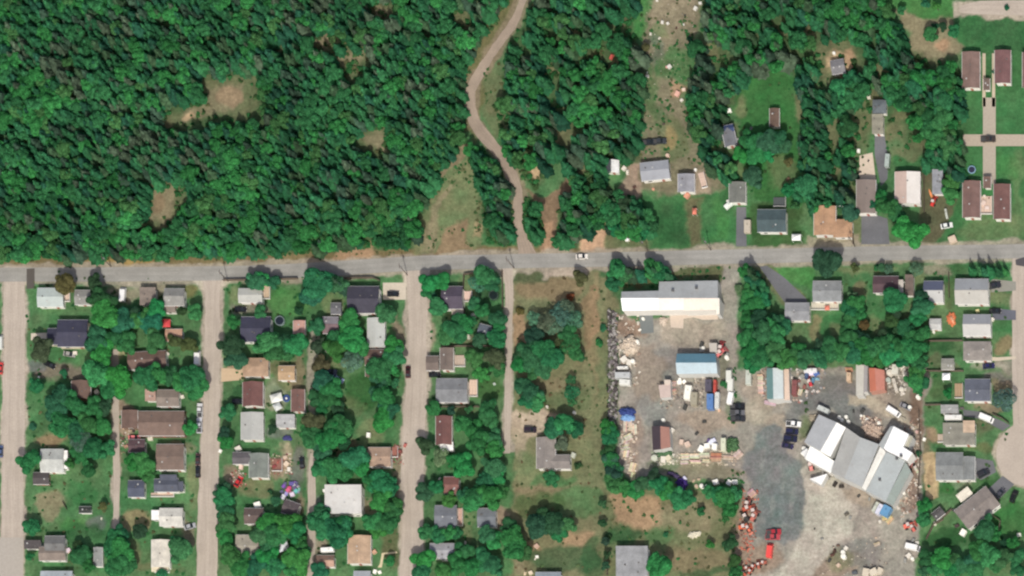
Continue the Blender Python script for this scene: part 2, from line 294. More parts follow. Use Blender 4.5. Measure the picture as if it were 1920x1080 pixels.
# the fallow field
L([(968, 502), (1150, 514), (1160, 600), (1140, 780), (1130, 1100), (955, 1100), (962, 760), (962, 560)], (.155, .16, .085), 8)
for x, y, rx, ry, c, o in ((1030, 545, 60, 20, (.20, .155, .09), .9), (980, 620, 14, 40, CLAY, .7), (1108, 600, 18, 60, (.22, .155, .09), .8), (1130, 700, 18, 90, OLIVE, .8), (1060, 750, 60, 30, OLIVE, .9), (1000, 790, 40, 26, (.42, .34, .255), .95), (975, 830, 16, 40, (.34, .28, .2), .8), (1030, 800, 12, 26, SAND, .5),
        (985, 880, 24, 40, DRYG, .7), (1020, 920, 60, 16, (.21, .165, .1), .7), (1070, 880, 60, 40, OLIVE, .5), (1090, 940, 50, 30, LAWN, .6), (1010, 950, 50, 26, (.06, .1, .035), .7), (1110, 860, 30, 20, DRYG, .5), (1030, 900, 40, 14, LAWN, .7), (1080, 1010, 30, 14, CLAY, .6), (1000, 1025, 20, 10, CLAY, .5),
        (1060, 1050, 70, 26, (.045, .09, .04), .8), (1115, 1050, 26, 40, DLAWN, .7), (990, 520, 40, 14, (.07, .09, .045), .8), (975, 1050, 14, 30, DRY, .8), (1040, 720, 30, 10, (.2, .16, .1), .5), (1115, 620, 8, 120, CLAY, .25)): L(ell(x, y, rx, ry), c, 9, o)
L([(1000, 502), (1120, 502), (1090, 522), (1020, 522)], (.36, .3, .24), 6, .9)
L([(1130, 910), (1385, 925), (1385, 1100), (1125, 1100)], OLIVE, 8); L([(1140, 925), (1240, 935), (1245, 985), (1160, 995)], CLAY, 12, .75); L(ell(1290, 970, 60, 30), DRY, 14, .7); L(ell(1300, 1050, 70, 24), (.19, .155, .09), 14, .8); L(ell(1165, 1000, 30, 20), DLAWN, 12, .8); L(ell(1235, 1010, 30, 16), LAWN, 12, .6); L(ell(1350, 980, 20, 24), OLIVE, 10, .6); L(ell(1330, 1072, 60, 8), DLAWN, 8, .7)
L([(1135, 500), (1370, 498), (1372, 524), (1240, 530), (1150, 545)], (.10, .11, .055), 8)
# industrial yard
L([(1156, 594), (1240, 596), (1352, 590), (1352, 520), (1356, 494), (1392, 494), (1384, 560), (1385, 690), (1440, 692), (1740, 690), (1735, 760), (1730, 940), (1712, 1100), (1378, 1100), (1392, 930), (1385, 900), (1250, 892), (1200, 905), (1160, 880)], YARD, 7)
for x, y, rx, ry, c, o in ((1300, 625, 70, 28, (.32, .28, .215), .7), (1180, 612, 26, 16, (.22, .145, .1), .8), (1250, 690, 24, 40, (.19, .185, .165), .8), (1215, 700, 30, 60, (.25, .2, .15), .6), (1225, 770, 30, 30, (.21, .22, .2), .7), (1330, 790, 60, 20, (.3, .235, .175), .7), (1290, 870, 70, 12, (.22, .2, .13), .8), (1350, 690, 20, 30, (.12, .13, .08), .6),
        (1330, 885, 70, 14, (.19, .17, .11), .8), (1375, 740, 10, 40, (.07, .12, .05), .5), (1420, 770, 26, 30, (.36, .32, .24), .7), (1460, 790, 30, 20, (.3, .25, .19), .7), (1560, 730, 50, 26, (.16, .155, .14), .9), (1520, 750, 40, 20, (.19, .18, .155), .8), (1600, 770, 40, 16, (.15, .15, .14), .9), (1680, 760, 40, 30, (.24, .2, .155), .7),
        (1720, 780, 12, 60, (.17, .12, .09), .9), (1710, 900, 16, 60, (.22, .165, .13), .9), (1620, 930, 50, 20, (.3, .25, .19), .8), (1640, 1010, 60, 40, (.27, .25, .205), .9), (1560, 1060, 60, 30, (.25, .19, .14), .8), (1612, 1040, 40, 30, SLAB, .6), (1590, 985, 20, 18, (.19, .18, .15), .6), (1510, 800, 14, 20, (.13, .16, .07), .8), (1575, 1050, 20, 26, (.16, .16, .09), .7),
        (1395, 1000, 14, 60, (.24, .17, .12), .8), (1420, 1050, 40, 30, (.24, .18, .13), .8), (1190, 830, 16, 60, (.25, .19, .15), .7), (1215, 840, 8, 40, (.21, .18, .16), .7), (1430, 730, 40, 30, (.3, .25, .19), .5), (1240, 870, 30, 10, (.12, .17, .09), .6)): L(ell(x, y, rx, ry), c, 12, o)
L([(1500, 870), (1520, 868), (1570, 905), (1612, 950), (1590, 1010), (1540, 1060), (1480, 1100), (1400, 1100), (1470, 1060), (1500, 1000), (1512, 930)], (.37, .34, .28), 10)
L([(1470, 775), (1490, 752), (1530, 732), (1590, 728), (1640, 748), (1645, 800), (1620, 800), (1585, 785), (1545, 762), (1515, 770), (1490, 790)], (.15, .15, .14), 9, .9)
L([(1392, 870), (1420, 815), (1455, 790), (1475, 800), (1482, 845), (1498, 880), (1507, 930), (1506, 985), (1485, 1015), (1440, 1022), (1412, 1000), (1416, 930), (1400, 905)], (.155, .165, .155), 9); L(ell(1460, 960, 34, 46), (.125, .145, .14), 14, .7)
for x, y, rx, ry in ((1430, 870, 5, 30), (1468, 900, 4, 34), (1445, 950, 5, 20), (1485, 940, 4, 26), (1425, 980, 14, 5), (1470, 990, 16, 5)): L(ell(x, y, rx, ry), (.21, .215, .195), 5, .5)
for x, y, rx, ry in ((1450, 860, 20, 10), (1495, 950, 6, 30), (1440, 915, 8, 22)): L(ell(x, y, rx, ry), (.115, .125, .12), 6, .5)
L([(1590, 742), (1640, 748), (1690, 768), (1722, 806), (1712, 812), (1680, 790), (1635, 765), (1592, 762)], (.34, .295, .225), 5)
L([(1140, 585), (1158, 590), (1158, 795), (1142, 795)], (.075, .075, .055), 6, .9)
# east block
L([(1390, 496), (1430, 494), (1520, 570), (1480, 575), (1440, 545)], OLIVE, 8); L([(1445, 500), (1525, 495), (1525, 550), (1440, 505)], BLAWN, 6, .9)
for x, y, rx, ry, c, o in ((1560, 610, 30, 20, LAWN, .9), (1528, 610, 10, 26, (.22, .18, .1), .7), (1568, 615, 14, 10, OLIVE, .7), (1655, 600, 26, 26, LAWN, .9), (1645, 610, 14, 20, DRYG, .6), (1705, 590, 10, 20, DRYG, .9), (1620, 545, 12, 20, (.2, .15, .09), .6), (1625, 510, 60, 8, DRYG, .7), (1720, 520, 14, 20, DRYG, .8), (1755, 508, 26, 12, (.25, .22, .16), .8),
        (1880, 555, 30, 14, DRYG, .8), (1880, 610, 24, 16, LAWN, .9), (1885, 650, 22, 14, (.19, .14, .08), .8), (1770, 650, 30, 16, (.035, .09, .035), .8), (1765, 680, 26, 14, (.12, .125, .07), .7), (1890, 690, 34, 12, (.21, .195, .15), .95), (1880, 712, 40, 8, (.155, .15, .125), .9), (1850, 690, 30, 8, (.3, .28, .22), .6), (1885, 728, 26, 14, (.2, .15, .1), .8),
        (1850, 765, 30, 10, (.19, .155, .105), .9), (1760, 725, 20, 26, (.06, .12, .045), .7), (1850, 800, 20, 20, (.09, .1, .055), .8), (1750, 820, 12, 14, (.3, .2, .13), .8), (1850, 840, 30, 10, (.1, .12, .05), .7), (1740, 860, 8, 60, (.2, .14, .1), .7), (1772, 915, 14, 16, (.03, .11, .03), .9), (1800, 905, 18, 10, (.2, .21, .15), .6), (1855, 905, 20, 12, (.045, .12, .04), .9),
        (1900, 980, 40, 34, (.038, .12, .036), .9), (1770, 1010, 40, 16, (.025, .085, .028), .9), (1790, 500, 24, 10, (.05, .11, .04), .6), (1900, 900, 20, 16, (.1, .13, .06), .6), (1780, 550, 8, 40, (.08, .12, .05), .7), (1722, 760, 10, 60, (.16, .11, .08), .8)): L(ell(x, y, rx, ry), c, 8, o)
L([(1733, 852), (1755, 850), (1758, 935), (1748, 938), (1738, 930)], (.44, .33, .19), 3, .95); L(ell(1745, 890, 6, 22), (.28, .2, .12), 3, .7)
# soft gravel shoulders under the streets
STREETS = {'s1': ([(28, 500), (27, 600), (26, 700), (25, 800), (24, 900), (23, 1000), (22, 1120)], 24, 20),
           's2': ([(397, 505), (398, 560), (398, 640), (396, 760), (393, 860), (390, 960), (388, 1120)], 18, 13),
           's3': ([(783, 498), (783, 560), (783, 640), (779, 760), (775, 860), (773, 960), (771, 1120)], 24, 16),
           'lane_c': ([(950, 495), (955, 540), (955, 620), (953, 700), (952, 780), (951, 850)], 9, 7),
           'lane_a': ([(216, 655), (217, 700), (217, 800), (219, 900), (217, 1010)], 7, 6),
           'lane_b': ([(590, 600), (586, 700), (585, 800), (585, 900), (584, 1000), (583, 1120)], 8, 6.5),
           'east': ([(1914, 478), (1914, 600), (1914, 720), (1916, 800)], 16, 15)}
def ribbon_poly(pts, half):
    l, r = [], []
    for i, (x, y) in enumerate(pts):
        a = pts[max(i - 1, 0)]; b = pts[min(i + 1, len(pts) - 1)]; dx, dy = b[0] - a[0], b[1] - a[1]; q = math.hypot(dx, dy) or 1
        h = half[i] if isinstance(half, (list, tuple)) else half
        l.append((x + dy / q * h, y - dx / q * h)); r.append((x - dy / q * h, y + dx / q * h))
    return l + r[::-1]
ROAD = [(-300, 519), (-100, 517), (0, 515), (200, 514.5), (400, 512.5), (500, 510), (600, 505.5), (700, 498.5), (800, 493), (900, 491), (1000, 489), (1160, 486.5), (1340, 482), (1520, 478), (1720, 474), (1920, 471), (2200, 466)]
L(ribbon_poly(ROAD, 21), (.31, .27, .21), 5, .85)
for k, (p, o, i) in STREETS.items(): L(ribbon_poly(p, o), (.36, .31, .25) if k != 'lane_b' else (.28, .26, .2), 4, .95)
L([(362, 520), (432, 520), (420, 545), (378, 545)], PALE, 5, .8); L([(930, 502), (975, 502), (962, 530), (944, 530)], PALE, 5, .8); L([(755, 505), (815, 505), (802, 535), (764, 535)], PALE, 5, .8)
L(ribbon_poly(TRACK, 14), (.22, .175, .12), 5, .8)
L(ell(1925, 852, 62), (.36, .31, .24), 4, .9)
L([(1790, 5), (1960, 2), (1960, 36), (1790, 32)], (.40, .34, .27), 5, .9)

base = fbm(PX, PY, 70, 90)[..., None]; b2 = fbm(PX, PY, 22, 130)[..., None]
C = np.array((.040, .142, .052)) * (1 - base) + np.array((.105, .175, .078)) * base
C = C * (0.7 + 0.6 * b2)
for poly, col, soft, op in layers:
    x0 = min(p[0] for p in poly) - soft * 2 - 30; x1 = max(p[0] for p in poly) + soft * 2 + 30
    y0 = min(p[1] for p in poly) - soft * 2 - 30; y1 = max(p[1] for p in poly) + soft * 2 + 30
    ix = np.where((xs / S + 960 >= x0) & (xs / S + 960 <= x1))[0]; iy = np.where((540 - ys / S >= y0) & (540 - ys / S <= y1))[0]
    if not len(ix) or not len(iy): continue
    sl = (slice(iy[0], iy[-1] + 1), slice(ix[0], ix[-1] + 1))
    wk = min(1.0, soft / 8.0)
    X_ = PX[sl] * (1 - wk) + WX[sl] * wk; Y_ = PY[sl] * (1 - wk) + WY[sl] * wk
    d = sdist(poly, X_, Y_)
    a = np.clip(0.5 - d / (2 * soft), 0, 1); a = a * a * (3 - 2 * a)
    # ragged mixing: the noise field decides where the soft rim turns
    nz = b2[sl][..., 0]; a = np.clip((a - 0.5) * 1.6 + 0.5 + (nz - .5) * 1.3 * (1 - np.abs(a * 2 - 1)), 0, 1) * op
    C[sl] = C[sl] * (1 - a[..., None]) + np.array(col) * a[..., None]
# mottling of earth and sward
m1 = fbm(PX, PY, 9, 200, 3)[..., None]; m2 = fbm(PX, PY, 40, 300)[..., None]
C = C * (0.72 + 0.56 * m1) * (0.8 + 0.4 * m2)
hue = (fbm(PX, PY, 26, 400)[..., None] - .5) * np.clip((C[..., 1:2] / (C[..., 0:1] + 1e-3) - .8) * 2.5, .12, 1)
C = C * (1 + hue * np.array((.5, -.12, .1)))
C = np.clip(C, .004, .8)
ny, nx = GX.shape
verts = np.stack([GX, GY, np.zeros_like(GX)], -1).reshape(-1, 3)
idx = np.arange(nx * ny).reshape(ny, nx)
quads = np.stack([idx[:-1, :-1], idx[:-1, 1:], idx[1:, 1:], idx[1:, :-1]], -1).reshape(-1, 4)
me = bpy.data.meshes.new('ground'); me.vertices.add(len(verts)); me.vertices.foreach_set('co', verts.ravel())
me.loops.add(quads.size); me.loops.foreach_set('vertex_index', quads.ravel().astype(np.int32))
me.polygons.add(len(quads)); me.polygons.foreach_set('loop_start', (np.arange(len(quads)) * 4).astype(np.int32))
me.polygons.foreach_set('loop_total', np.full(len(quads), 4, np.int32)); me.update(calc_edges=True)
ca = me.color_attributes.new('soil', 'FLOAT_COLOR', 'POINT')
ca.data.foreach_set('color', np.concatenate([C.reshape(-1, 3), np.ones((nx * ny, 1))], 1).ravel().astype(np.float32))
m, t, p = newmat('ground_cover'); p.inputs['Roughness'].default_value = 0.95; p.inputs['Specular IOR Level'].default_value = 0.1
at = N(t, 'ShaderNodeAttribute', attribute_name='soil'); tc = N(t, 'ShaderNodeTexCoord'); ob = tc.outputs['Object']
f = mult(t, remap(t, noise(t, ob, 0.9, 4), 0.78, 1.22), remap(t, noise(t, ob, 4.0, 2), 0.85, 1.15))
t.links.new(scalecol(t, at.outputs['Color'], f), p.inputs['Base Color']); bump(t, p, noise(t, ob, 1.6, 4), 0.5, 0.35)
me.materials.append(m)
tag(put('ground', me), kind='structure')

# ------------------------------------------------------------------ roads as sheets above the ground
def road_mat(name, col, streak=0.1, edge=None, patch=0.16, tracks=0.0):
    m, t, p = newmat(name); p.inputs['Roughness'].default_value = 0.9; p.inputs['Specular IOR Level'].default_value = 0.2
    uv = N(t, 'ShaderNodeUVMap'); tc = N(t, 'ShaderNodeTexCoord'); ob = tc.outputs['Object']
    mp = N(t, 'ShaderNodeMapping'); mp.inputs['Scale'].default_value = (3.2, 0.03, 1); t.links.new(uv.outputs[0], mp.inputs['Vector'])
    f = mult(t, remap(t, noise(t, mp.outputs[0], 2.2, 4), 1 - streak, 1 + streak), remap(t, noise(t, ob, 0.12, 5), 1 - patch, 1 + patch))
    f = mult(t, f, remap(t, noise(t, ob, 1.8, 3), .9, 1.1))
    if tracks:                                  # wheel tracks: paler strips where the traffic packs the surface, wandering a little
        sx = N(t, 'ShaderNodeSeparateXYZ'); t.links.new(uv.outputs[0], sx.inputs[0]); mt = N(t, 'ShaderNodeMath', operation='MULTIPLY_ADD'); t.links.new(noise(t, ob, 0.05, 2), mt.inputs[0]); mt.inputs[1].default_value = 0.5; t.links.new(sx.outputs[0], mt.inputs[2])
        sn = N(t, 'ShaderNodeMath', operation='MULTIPLY'); sn.inputs[1].default_value = 7.5; t.links.new(mt.outputs[0], sn.inputs[0]); si = N(t, 'ShaderNodeMath', operation='SINE'); t.links.new(sn.outputs[0], si.inputs[0])
        f = mult(t, f, remap(t, si.outputs[0], 1 - tracks, 1 + tracks, -1, 1))
    cc = scalecol(t, col, f)
    cc = mixcol(t, remap(t, noise(t, ob, 0.45, 3), 0, .6, .62, .70), cc, tuple(c * .80 for c in col))
    cc = mixcol(t, remap(t, noise(t, ob, 0.09, 4), 0, .5, .5, .75), cc, tuple(c * .78 for c in col))
    t.links.new(cc, p.inputs['Base Color']); bump(t, p, noise(t, ob, 4, 3), .3, .05)
    return m
def ribbon(name, pts, half, z, mat, jit=1.2, step=9.0, label=None):
    # resample with Catmull-Rom
    q = []
    for i in range(len(pts) - 1):
        p0, p1, p2, p3 = pts[max(i - 1, 0)], pts[i], pts[i + 1], pts[min(i + 2, len(pts) - 1)]
        n = max(1, int(math.hypot(p2[0] - p1[0], p2[1] - p1[1]) / step))
        for k in range(n):
            s = k / n
            pt = [0.5 * (2 * p1[c] + (-p0[c] + p2[c]) * s + (2 * p0[c] - 5 * p1[c] + 4 * p2[c] - p3[c]) * s * s + (-p0[c] + 3 * p1[c] - 3 * p2[c] + p3[c]) * s ** 3) for c in (0, 1)]
            hh = half if not isinstance(half, (list, tuple)) else half[i] * (1 - s) + half[i + 1] * s
            q.append((pt[0], pt[1], hh))
    q.append((*pts[-1], half if not isinstance(half, (list, tuple)) else half[-1]))
    v, uv, fcs, dist = [], [], [], 0
    ja = jb = 0
    K = (-1, -.5, 0, .5, 1)
    for i, (x, y, h) in enumerate(q):
        a = q[max(i - 1, 0)]; b = q[min(i + 1, len(q) - 1)]; dx, dy = b[0] - a[0], b[1] - a[1]; r = math.hypot(dx, dy) or 1
        if i: dist += math.hypot(x - q[i - 1][0], y - q[i - 1][1]) * S
        ja = ja * .6 + random.uniform(-jit, jit) * .6; jb = jb * .6 + random.uniform(-jit, jit) * .6
        for k in K:
            hh = h + (ja if k < 0 else jb if k > 0 else 0)
            w_ = P(x - dy / r * hh * k, y + dx / r * hh * k); v.append((w_[0], w_[1], z)); uv.append((k, dist))
        if i:
            for k in range(4):
                o = i * 5 + k; fcs.append((o - 5, o, o + 1, o - 4))
    me = bpy.data.meshes.new(name); me.from_pydata(v, [], fcs); ul = me.uv_layers.new(name='uv')
    for l in me.loops: ul.data[l.index].uv = uv[l.vertex_index]
    me.materials.append(mat); me.update()
    if me.polygons[0].normal.z < 0: me.flip_normals()
    return tag(put(name, me), kind='structure')
def sheet(name, poly, z, mat, thick=None):
    mb = MB(); pl = ccw([P(*q) for q in poly])
    if thick: mb.prism(pl, 0.0, thick)
    else: mb.face([(x, y, z) for x, y in pl])
    return tag(mb.build(name, mat), kind='structure')
A_MAIN = road_mat('road_asphalt', (.272, .264, .24), .07, tracks=.04); A_GRAV = road_mat('gravel', (.40, .343, .285), .10, patch=.08, tracks=.035)
A_GRAV2 = road_mat('gravel_earth', (.31, .25, .195), .16); A_DRIVE = road_mat('driveway_asphalt', (.135, .137, .145), .05); A_CONC = surf('wall', (.52, .455, .36), .9)
ribbon('street', [(x, y) for x, y in STREETS['s1'][0]], 20.5, .012, A_GRAV, 2.0)
ribbon('street', STREETS['s2'][0], [22, 14, 14, 15, 17, 19, 20], .012, A_GRAV, 2.0)
ribbon('street', STREETS['s3'][0], [24, 17, 17, 21, 21, 21, 21], .012, A_GRAV, 2.0)
ribbon('lane', STREETS['lane_c'][0], [12, 7, 6, 5.5, 6, 5], .012, A_GRAV, .8)
ribbon('lane', STREETS['lane_a'][0], [4, 6, 6, 6, 5], .012, A_GRAV, .8)
ribbon('lane', [(586, 850), (585, 900), (584, 1000), (583, 1120)], [4, 7, 7, 7], .012, A_GRAV, .8)
ribbon('street', STREETS['east'][0], 16, .012, A_GRAV, .6)
sheet('turning_circle', ell(1925, 852, 57, 60, 36), .018, A_GRAV)
ribbon('street', [(1800, 18), (1840, 14), (1900, 15), (2000, 12)], [6, 13, 14, 14], .012, A_GRAV, 1.0)
ribbon('dirt_track', TRACK, [7, 7, 8, 8, 9, 10, 10, 11, 10, 11, 11, 9, 9, 10, 17], .012, A_GRAV2, 1.9)
ribbon('road', ROAD, [13.5] * len(ROAD), .030, A_MAIN, .35, 18)
sheet('asphalt_patch', [(50, 504), (65, 503), (65, 541), (50, 542)], .045, surf('plain', (.085, .075, .065), .95))
sheet('asphalt_patch', [(1904, 487), (1920, 482), (1935, 490), (1925, 501), (1905, 497)], .045, surf('plain', (.07, .065, .07), .95))  # dark grey patch where the main road meets the east street
sheet('asphalt_patch', [(0, 1008), (44, 1008), (43, 1100), (-10, 1100)], .036, surf('wall', (.36, .325, .28), .95))
sheet('driveway', rc(718, 530, 761, 562), .02, A_CONC)
sheet('driveway', [(1381, 388), (1399, 388), (1400, 462), (1380, 462)], .02, A_DRIVE)
sheet('driveway', [(1424, 500), (1438, 498), (1470, 520), (1512, 560), (1514, 568), (1472, 568), (1455, 545)], .02, A_DRIVE)
sheet('driveway', [(1615, 404), (1640, 402), (1664, 410), (1668, 458), (1615, 458)], .02, A_DRIVE)
sheet('driveway', [(1640, 252), (1658, 250), (1666, 300), (1664, 335), (1652, 350), (1646, 320), (1640, 290)], .02, A_DRIVE)
sheet('driveway', [(1862, 578), (1905, 582), (1905, 600), (1860, 600)], .02, road_mat('driveway_dark', (.12, .125, .15)))
sheet('driveway', [(1828, 858), (1862, 864), (1868, 885), (1840, 900), (1828, 895)], .02, A_DRIVE)
sheet('driveway', [(1850, 920), (1880, 892), (1902, 908), (1872, 938)], .02, A_DRIVE)
sheet('driveway', [(1806, 768), (1840, 772), (1880, 790), (1895, 798), (1880, 808), (1840, 786), (1806, 780)], .02, A_DRIVE)
sheet('driveway', rc(1843, 183, 1867, 345), .02, surf('wall', (.37, .32, .255), .9)); sheet('driveway', rc(1806, 252, 1930, 274), .026, surf('wall', (.38, .32, .25), .9))
sheet('driveway', rc(1842, 100, 1848, 200), .02, surf('wall', (.45, .38, .28), .9)); sheet('driveway', rc(1860, 100, 1866, 200), .02, surf('wall', (.45, .38, .28), .9))
sheet('driveway', [(1612, 292), (1636, 286), (1642, 336), (1610, 336)], .02, surf('wall', (.55, .46, .36), .9))
sheet('driveway', [(1858, 523), (1905, 528), (1905, 545), (1858, 548)], .02, surf('wall', (.24, .235, .2), .9))
sheet('concrete_apron', [(1255, 584), (1349, 584), (1346, 599), (1318, 600), (1300, 595), (1282, 598), (1281, 616), (1258, 614)], .02, surf('wall', (.50, .415, .335), .9))
sheet('footpath', [(58, 625), (90, 624), (90, 636), (58, 638)], .02, A_CONC); sheet('footpath', [(1818, 667), (1870, 670), (1905, 668), (1905, 673), (1868, 677), (1818, 673)], .02, surf('wall', (.5, .43, .33), .9))
sheet('footpath', [(712, 1058), (708, 1064), (716, 1064), (720, 1040), (745, 1037), (744, 1034), (716, 1037)], .02, surf('wall', (.55, .47, .3), .9))
sheet('footpath', [(415, 690), (455, 692), (455, 712), (415, 716)], .02, surf('wall', (.50, .37, .24), .9))
# ------------------------------------------------------------------ buildings
LAND = []      # (short name, px, py, radius px) used when the trees are described
NAVY = (.040, .040, .068); SLATE = (.13, .14, .165); BROWN = (.15, .095, .075); MAROON = (.145, .066, .058); LTGREY = (.46, .455, .43); WHITE = (.80, .79, .76)
TAN = (.40, .24, .15); GREY = (.25, .245, .225); MINT = (.42, .47, .44); GBRN = (.215, .175, .145); DARK = (.07, .06, .06); PINK = (.52, .38, .32); TEAL = (.055, .085, .09); PALEW = (.56, .54, .48)
W_WHITE = (.70, .68, .62); W_CREAM = (.55, .48, .36); W_GREY = (.36, .35, .33); W_BROWN = (.2, .13, .09)

def gable(mb, w, d, h, pitch, ov, axis, which=(0, 1), t=.14):
    W, D = (w / 2 + ov, d / 2 + ov) if axis == 'x' else (d / 2 + ov, w / 2 + ov)
    ze, zr = h - ov * pitch, h + (D - ov) * pitch
    for s in which:
        pts = [(-W, -D, ze), (W, -D, ze), (W, 0, zr), (-W, 0, zr)] if s == 0 else [(-W, 0, zr), (W, 0, zr), (W, D, ze), (-W, D, ze)]
        if axis == 'y': pts = [(-y, x, z) for x, y, z in pts]          # first slope then faces east
        mb.slab([(x, y, z + t) for x, y, z in pts], t)
    return zr
def wallmesh(w, d, h, pitch, axis):
    mb = MB(); a, b = w / 2, d / 2
    if pitch is None: mb.prism([(-a, -b), (a, -b), (a, b), (-a, b)], 0, h); return mb
    L_, D = (a, b) if axis == 'x' else (b, a); zr = h + D * pitch - .02
    prof = [(-D, 0), (D, 0), (D, h - .01), (0, zr), (-D, h - .01)]
    n = 5; base = []
    for s in (-L_, L_):
        base.append([((s, y, z) if axis == 'x' else (-y, s, z)) for y, z in prof])
    mb.face(base[0][::-1]); mb.face(base[1])
    for i in range(n):
        j = (i + 1) % n; mb.face([base[0][i], base[0][j], base[1][j], base[1][i]])
    return mb
PANE = {}
def openings(root, w, d, h, seed, door=True, dx=0, dy=0, sides='seNW'):
    r = random.Random(seed)
    for side in ('s', 'e', 'n', 'w'):
        length = w if side in 'sn' else d; n = max(1, int(length / 4.2)); ang = {'s': 0, 'e': math.pi / 2, 'n': math.pi, 'w': -math.pi / 2}[side]
        off = (d if side in 'sn' else w) / 2
        for k in range(n):
            u = (k + .5) / n * length - length / 2 + r.uniform(-.3, .3)
            isdoor = door and side == 's' and k == n // 2
            ww, hh, z0 = (.95, 2.05, .1) if isdoor else (r.choice((1.1, 1.4, 1.7)), 1.1, 1.0)
            if h < 2.4 and not isdoor: continue
            if isdoor: hh = min(hh, h - .3)
            c, s_ = math.cos(ang), math.sin(ang); x, y = u, -off
            loc = (dx + x * c - y * s_, dy + x * s_ + y * c, z0)
            key = ('door' if isdoor else 'window', ww)
            if key not in PANE:
                a = MB(); a.box(0, -.03, 0, ww, .06, hh); b = MB(); b.box(0, -.045, .09, ww - .18, .06, hh - .18)
                PANE[key] = (a.mesh(key[0], M_TRIM if not isdoor else surf('paint', (.35, .1, .07))), b.mesh('pane', M_GLASS) if not isdoor else None)
                if isdoor:
                    q = MB(); q.box(ww / 2 - .12, -.08, 1.0, .06, .06, .12); PANE[key] = (PANE[key][0], q.mesh('handle', M_TYRE))
            o = put(key[0], PANE[key][0], root, loc, ang)
            put('handle' if isdoor else 'pane', PANE[key][1], o)
_k = [0]
def house(name, short, label, cx, cy, wpx, hpx, rot=0, axis='x', kind='gable', h=3.0, pitch=.36, roof=GREY, roof2=None, wall=W_WHITE, wings=(), ov=.4, mat='roof', chimney=None, cat=None, vents=2, windows=True, land=True):
    """rot in degrees, counter-clockwise seen from above; wpx x hpx is the roof as the photo shows it"""
    _k[0] += 1; r = random.Random(_k[0] * 7); h += .45
    x, y = P(cx, cy, h); root = empty(name, (x, y, 0), math.radians(rot), label, cat or name.split('_')[-1])
    w, d = wpx * S - 2 * ov, hpx * S - 2 * ov
    wm = surf('wall', wall); rm = surf(mat, roof)
    def block(w, d, dx, dy, axis, kind, h, roof, roof2, first):
        rm = surf(mat, roof)
        if kind == 'gable':
            wallmesh(w, d, h, pitch, axis).build('wall', wm, root, (dx, dy, 0))
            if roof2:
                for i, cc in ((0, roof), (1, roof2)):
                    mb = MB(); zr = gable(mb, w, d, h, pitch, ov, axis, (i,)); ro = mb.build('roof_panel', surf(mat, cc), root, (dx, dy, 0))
            else:
                mb = MB(); zr = gable(mb, w, d, h, pitch, ov, axis); ro = mb.build('roof', rm, root, (dx, dy, 0))
            cp = MB(); Ln = (w if axis == 'x' else d) + 2 * ov - .1
            cp.box(0, 0, zr + .12, *((Ln, .3) if axis == 'x' else (.3, Ln)), .07); cp.build('ridge_cap', rm, ro)
        elif kind == 'hip':
            wallmesh(w, d, h, None, axis).build('wall', wm, root, (dx, dy, 0))
            W, D = w / 2 + ov, d / 2 + ov; k = min(W, D); zr = h + k * pitch; e = h
            a, b = ((-(W - k) - .01, 0, zr), ((W - k) + .01, 0, zr)) if W >= D else ((0, -(D - k) - .01, zr), (0, (D - k) + .01, zr))
            q = [(-W, -D, e), (W, -D, e), (W, D, e), (-W, D, e)]; mb = MB()
            if W >= D: F = [[q[0], q[1], b, a], [q[1], q[2], b], [q[2], q[3], a, b], [q[3], q[0], a]]
            else: F = [[q[0], q[1], a], [q[1], q[2], b, a], [q[2], q[3], b], [q[3], q[0], a, b]]
            for f_ in F: mb.face(f_)
            mb.face(q[::-1]); ro = mb.build('roof', rm, root, (dx, dy, 0))
        else:
            wallmesh(w, d, h, None, axis).build('wall', wm, root, (dx, dy, 0))
            W, D = w / 2 + ov, d / 2 + ov; mb = MB(); zt = h + .16
            mb.slab([(-W, -D, zt - .12), (W, -D, zt - .12), (W, D, zt + .12), (-W, D, zt + .12)], .16); ro = mb.build('roof', rm, root, (dx, dy, 0)); zr = zt
        if first:
            for i in range(vents):
                v = MB(); vx, vy = r.uniform(-.35, .35) * w, r.uniform(-.35, .35) * d
                zz = h + (0 if kind == 'flat' else max(0, ((d if axis == 'x' else w) / 2 - abs(vy if axis == 'x' else vx)) * pitch * .8))
                v.box(vx, vy, zz + .05, .45, .45, .4); v.build('roof_vent', surf('metal', r.choice(((.5, .5, .48), (.12, .11, .1)))), ro)
            if chimney:
                v = MB(); v.box(chimney[0] * w, chimney[1] * d, h + .2, .8, .8, 1.9); v.box(chimney[0] * w, chimney[1] * d, h + 2.1, 1.0, 1.0, .12); v.build('chimney', surf('wall', (.3, .17, .13)), ro)
        if kind == 'gable':                          # a gutter along each eave
            for sg in (-1, 1):
                g = MB()
                if axis == 'x': g.box(dx, dy + sg * (d / 2 + ov + .07), h - ov * pitch - .1, w + 2 * ov, .12, .14)
                else: g.box(dx + sg * (w / 2 + ov + .07), dy, h - ov * pitch - .1, .12, d + 2 * ov, .14)
                g.build('gutter', M_TRIM, root)
        if windows: openings(root, w, d, h, _k[0], first, dx, dy)
    block(w, d, 0, 0, axis, kind, h, roof, roof2, True)
    for wg in wings:                                 # (cx, cy, w, h [px], axis, kind, height, roof)
        gx, gy, ww, hh, ax, kd, hz, rf = wg
        hz += .4; X, Y = P(gx, gy, hz); lx, ly = X - x, Y - y; c, s_ = math.cos(-math.radians(rot)), math.sin(-math.radians(rot))
        block(ww * S - 2 * ov, hh * S - 2 * ov, lx * c - ly * s_, lx * s_ + ly * c, ax, kd, hz, rf or roof, None, False)
    if land: LAND.append((short, cx, cy, max(wpx, hpx) / 2))
    return root
H = house
def R(x0, y0, x1, y1): return ((x0 + x1) / 2, (y0 + y1) / 2, x1 - x0, y1 - y0)
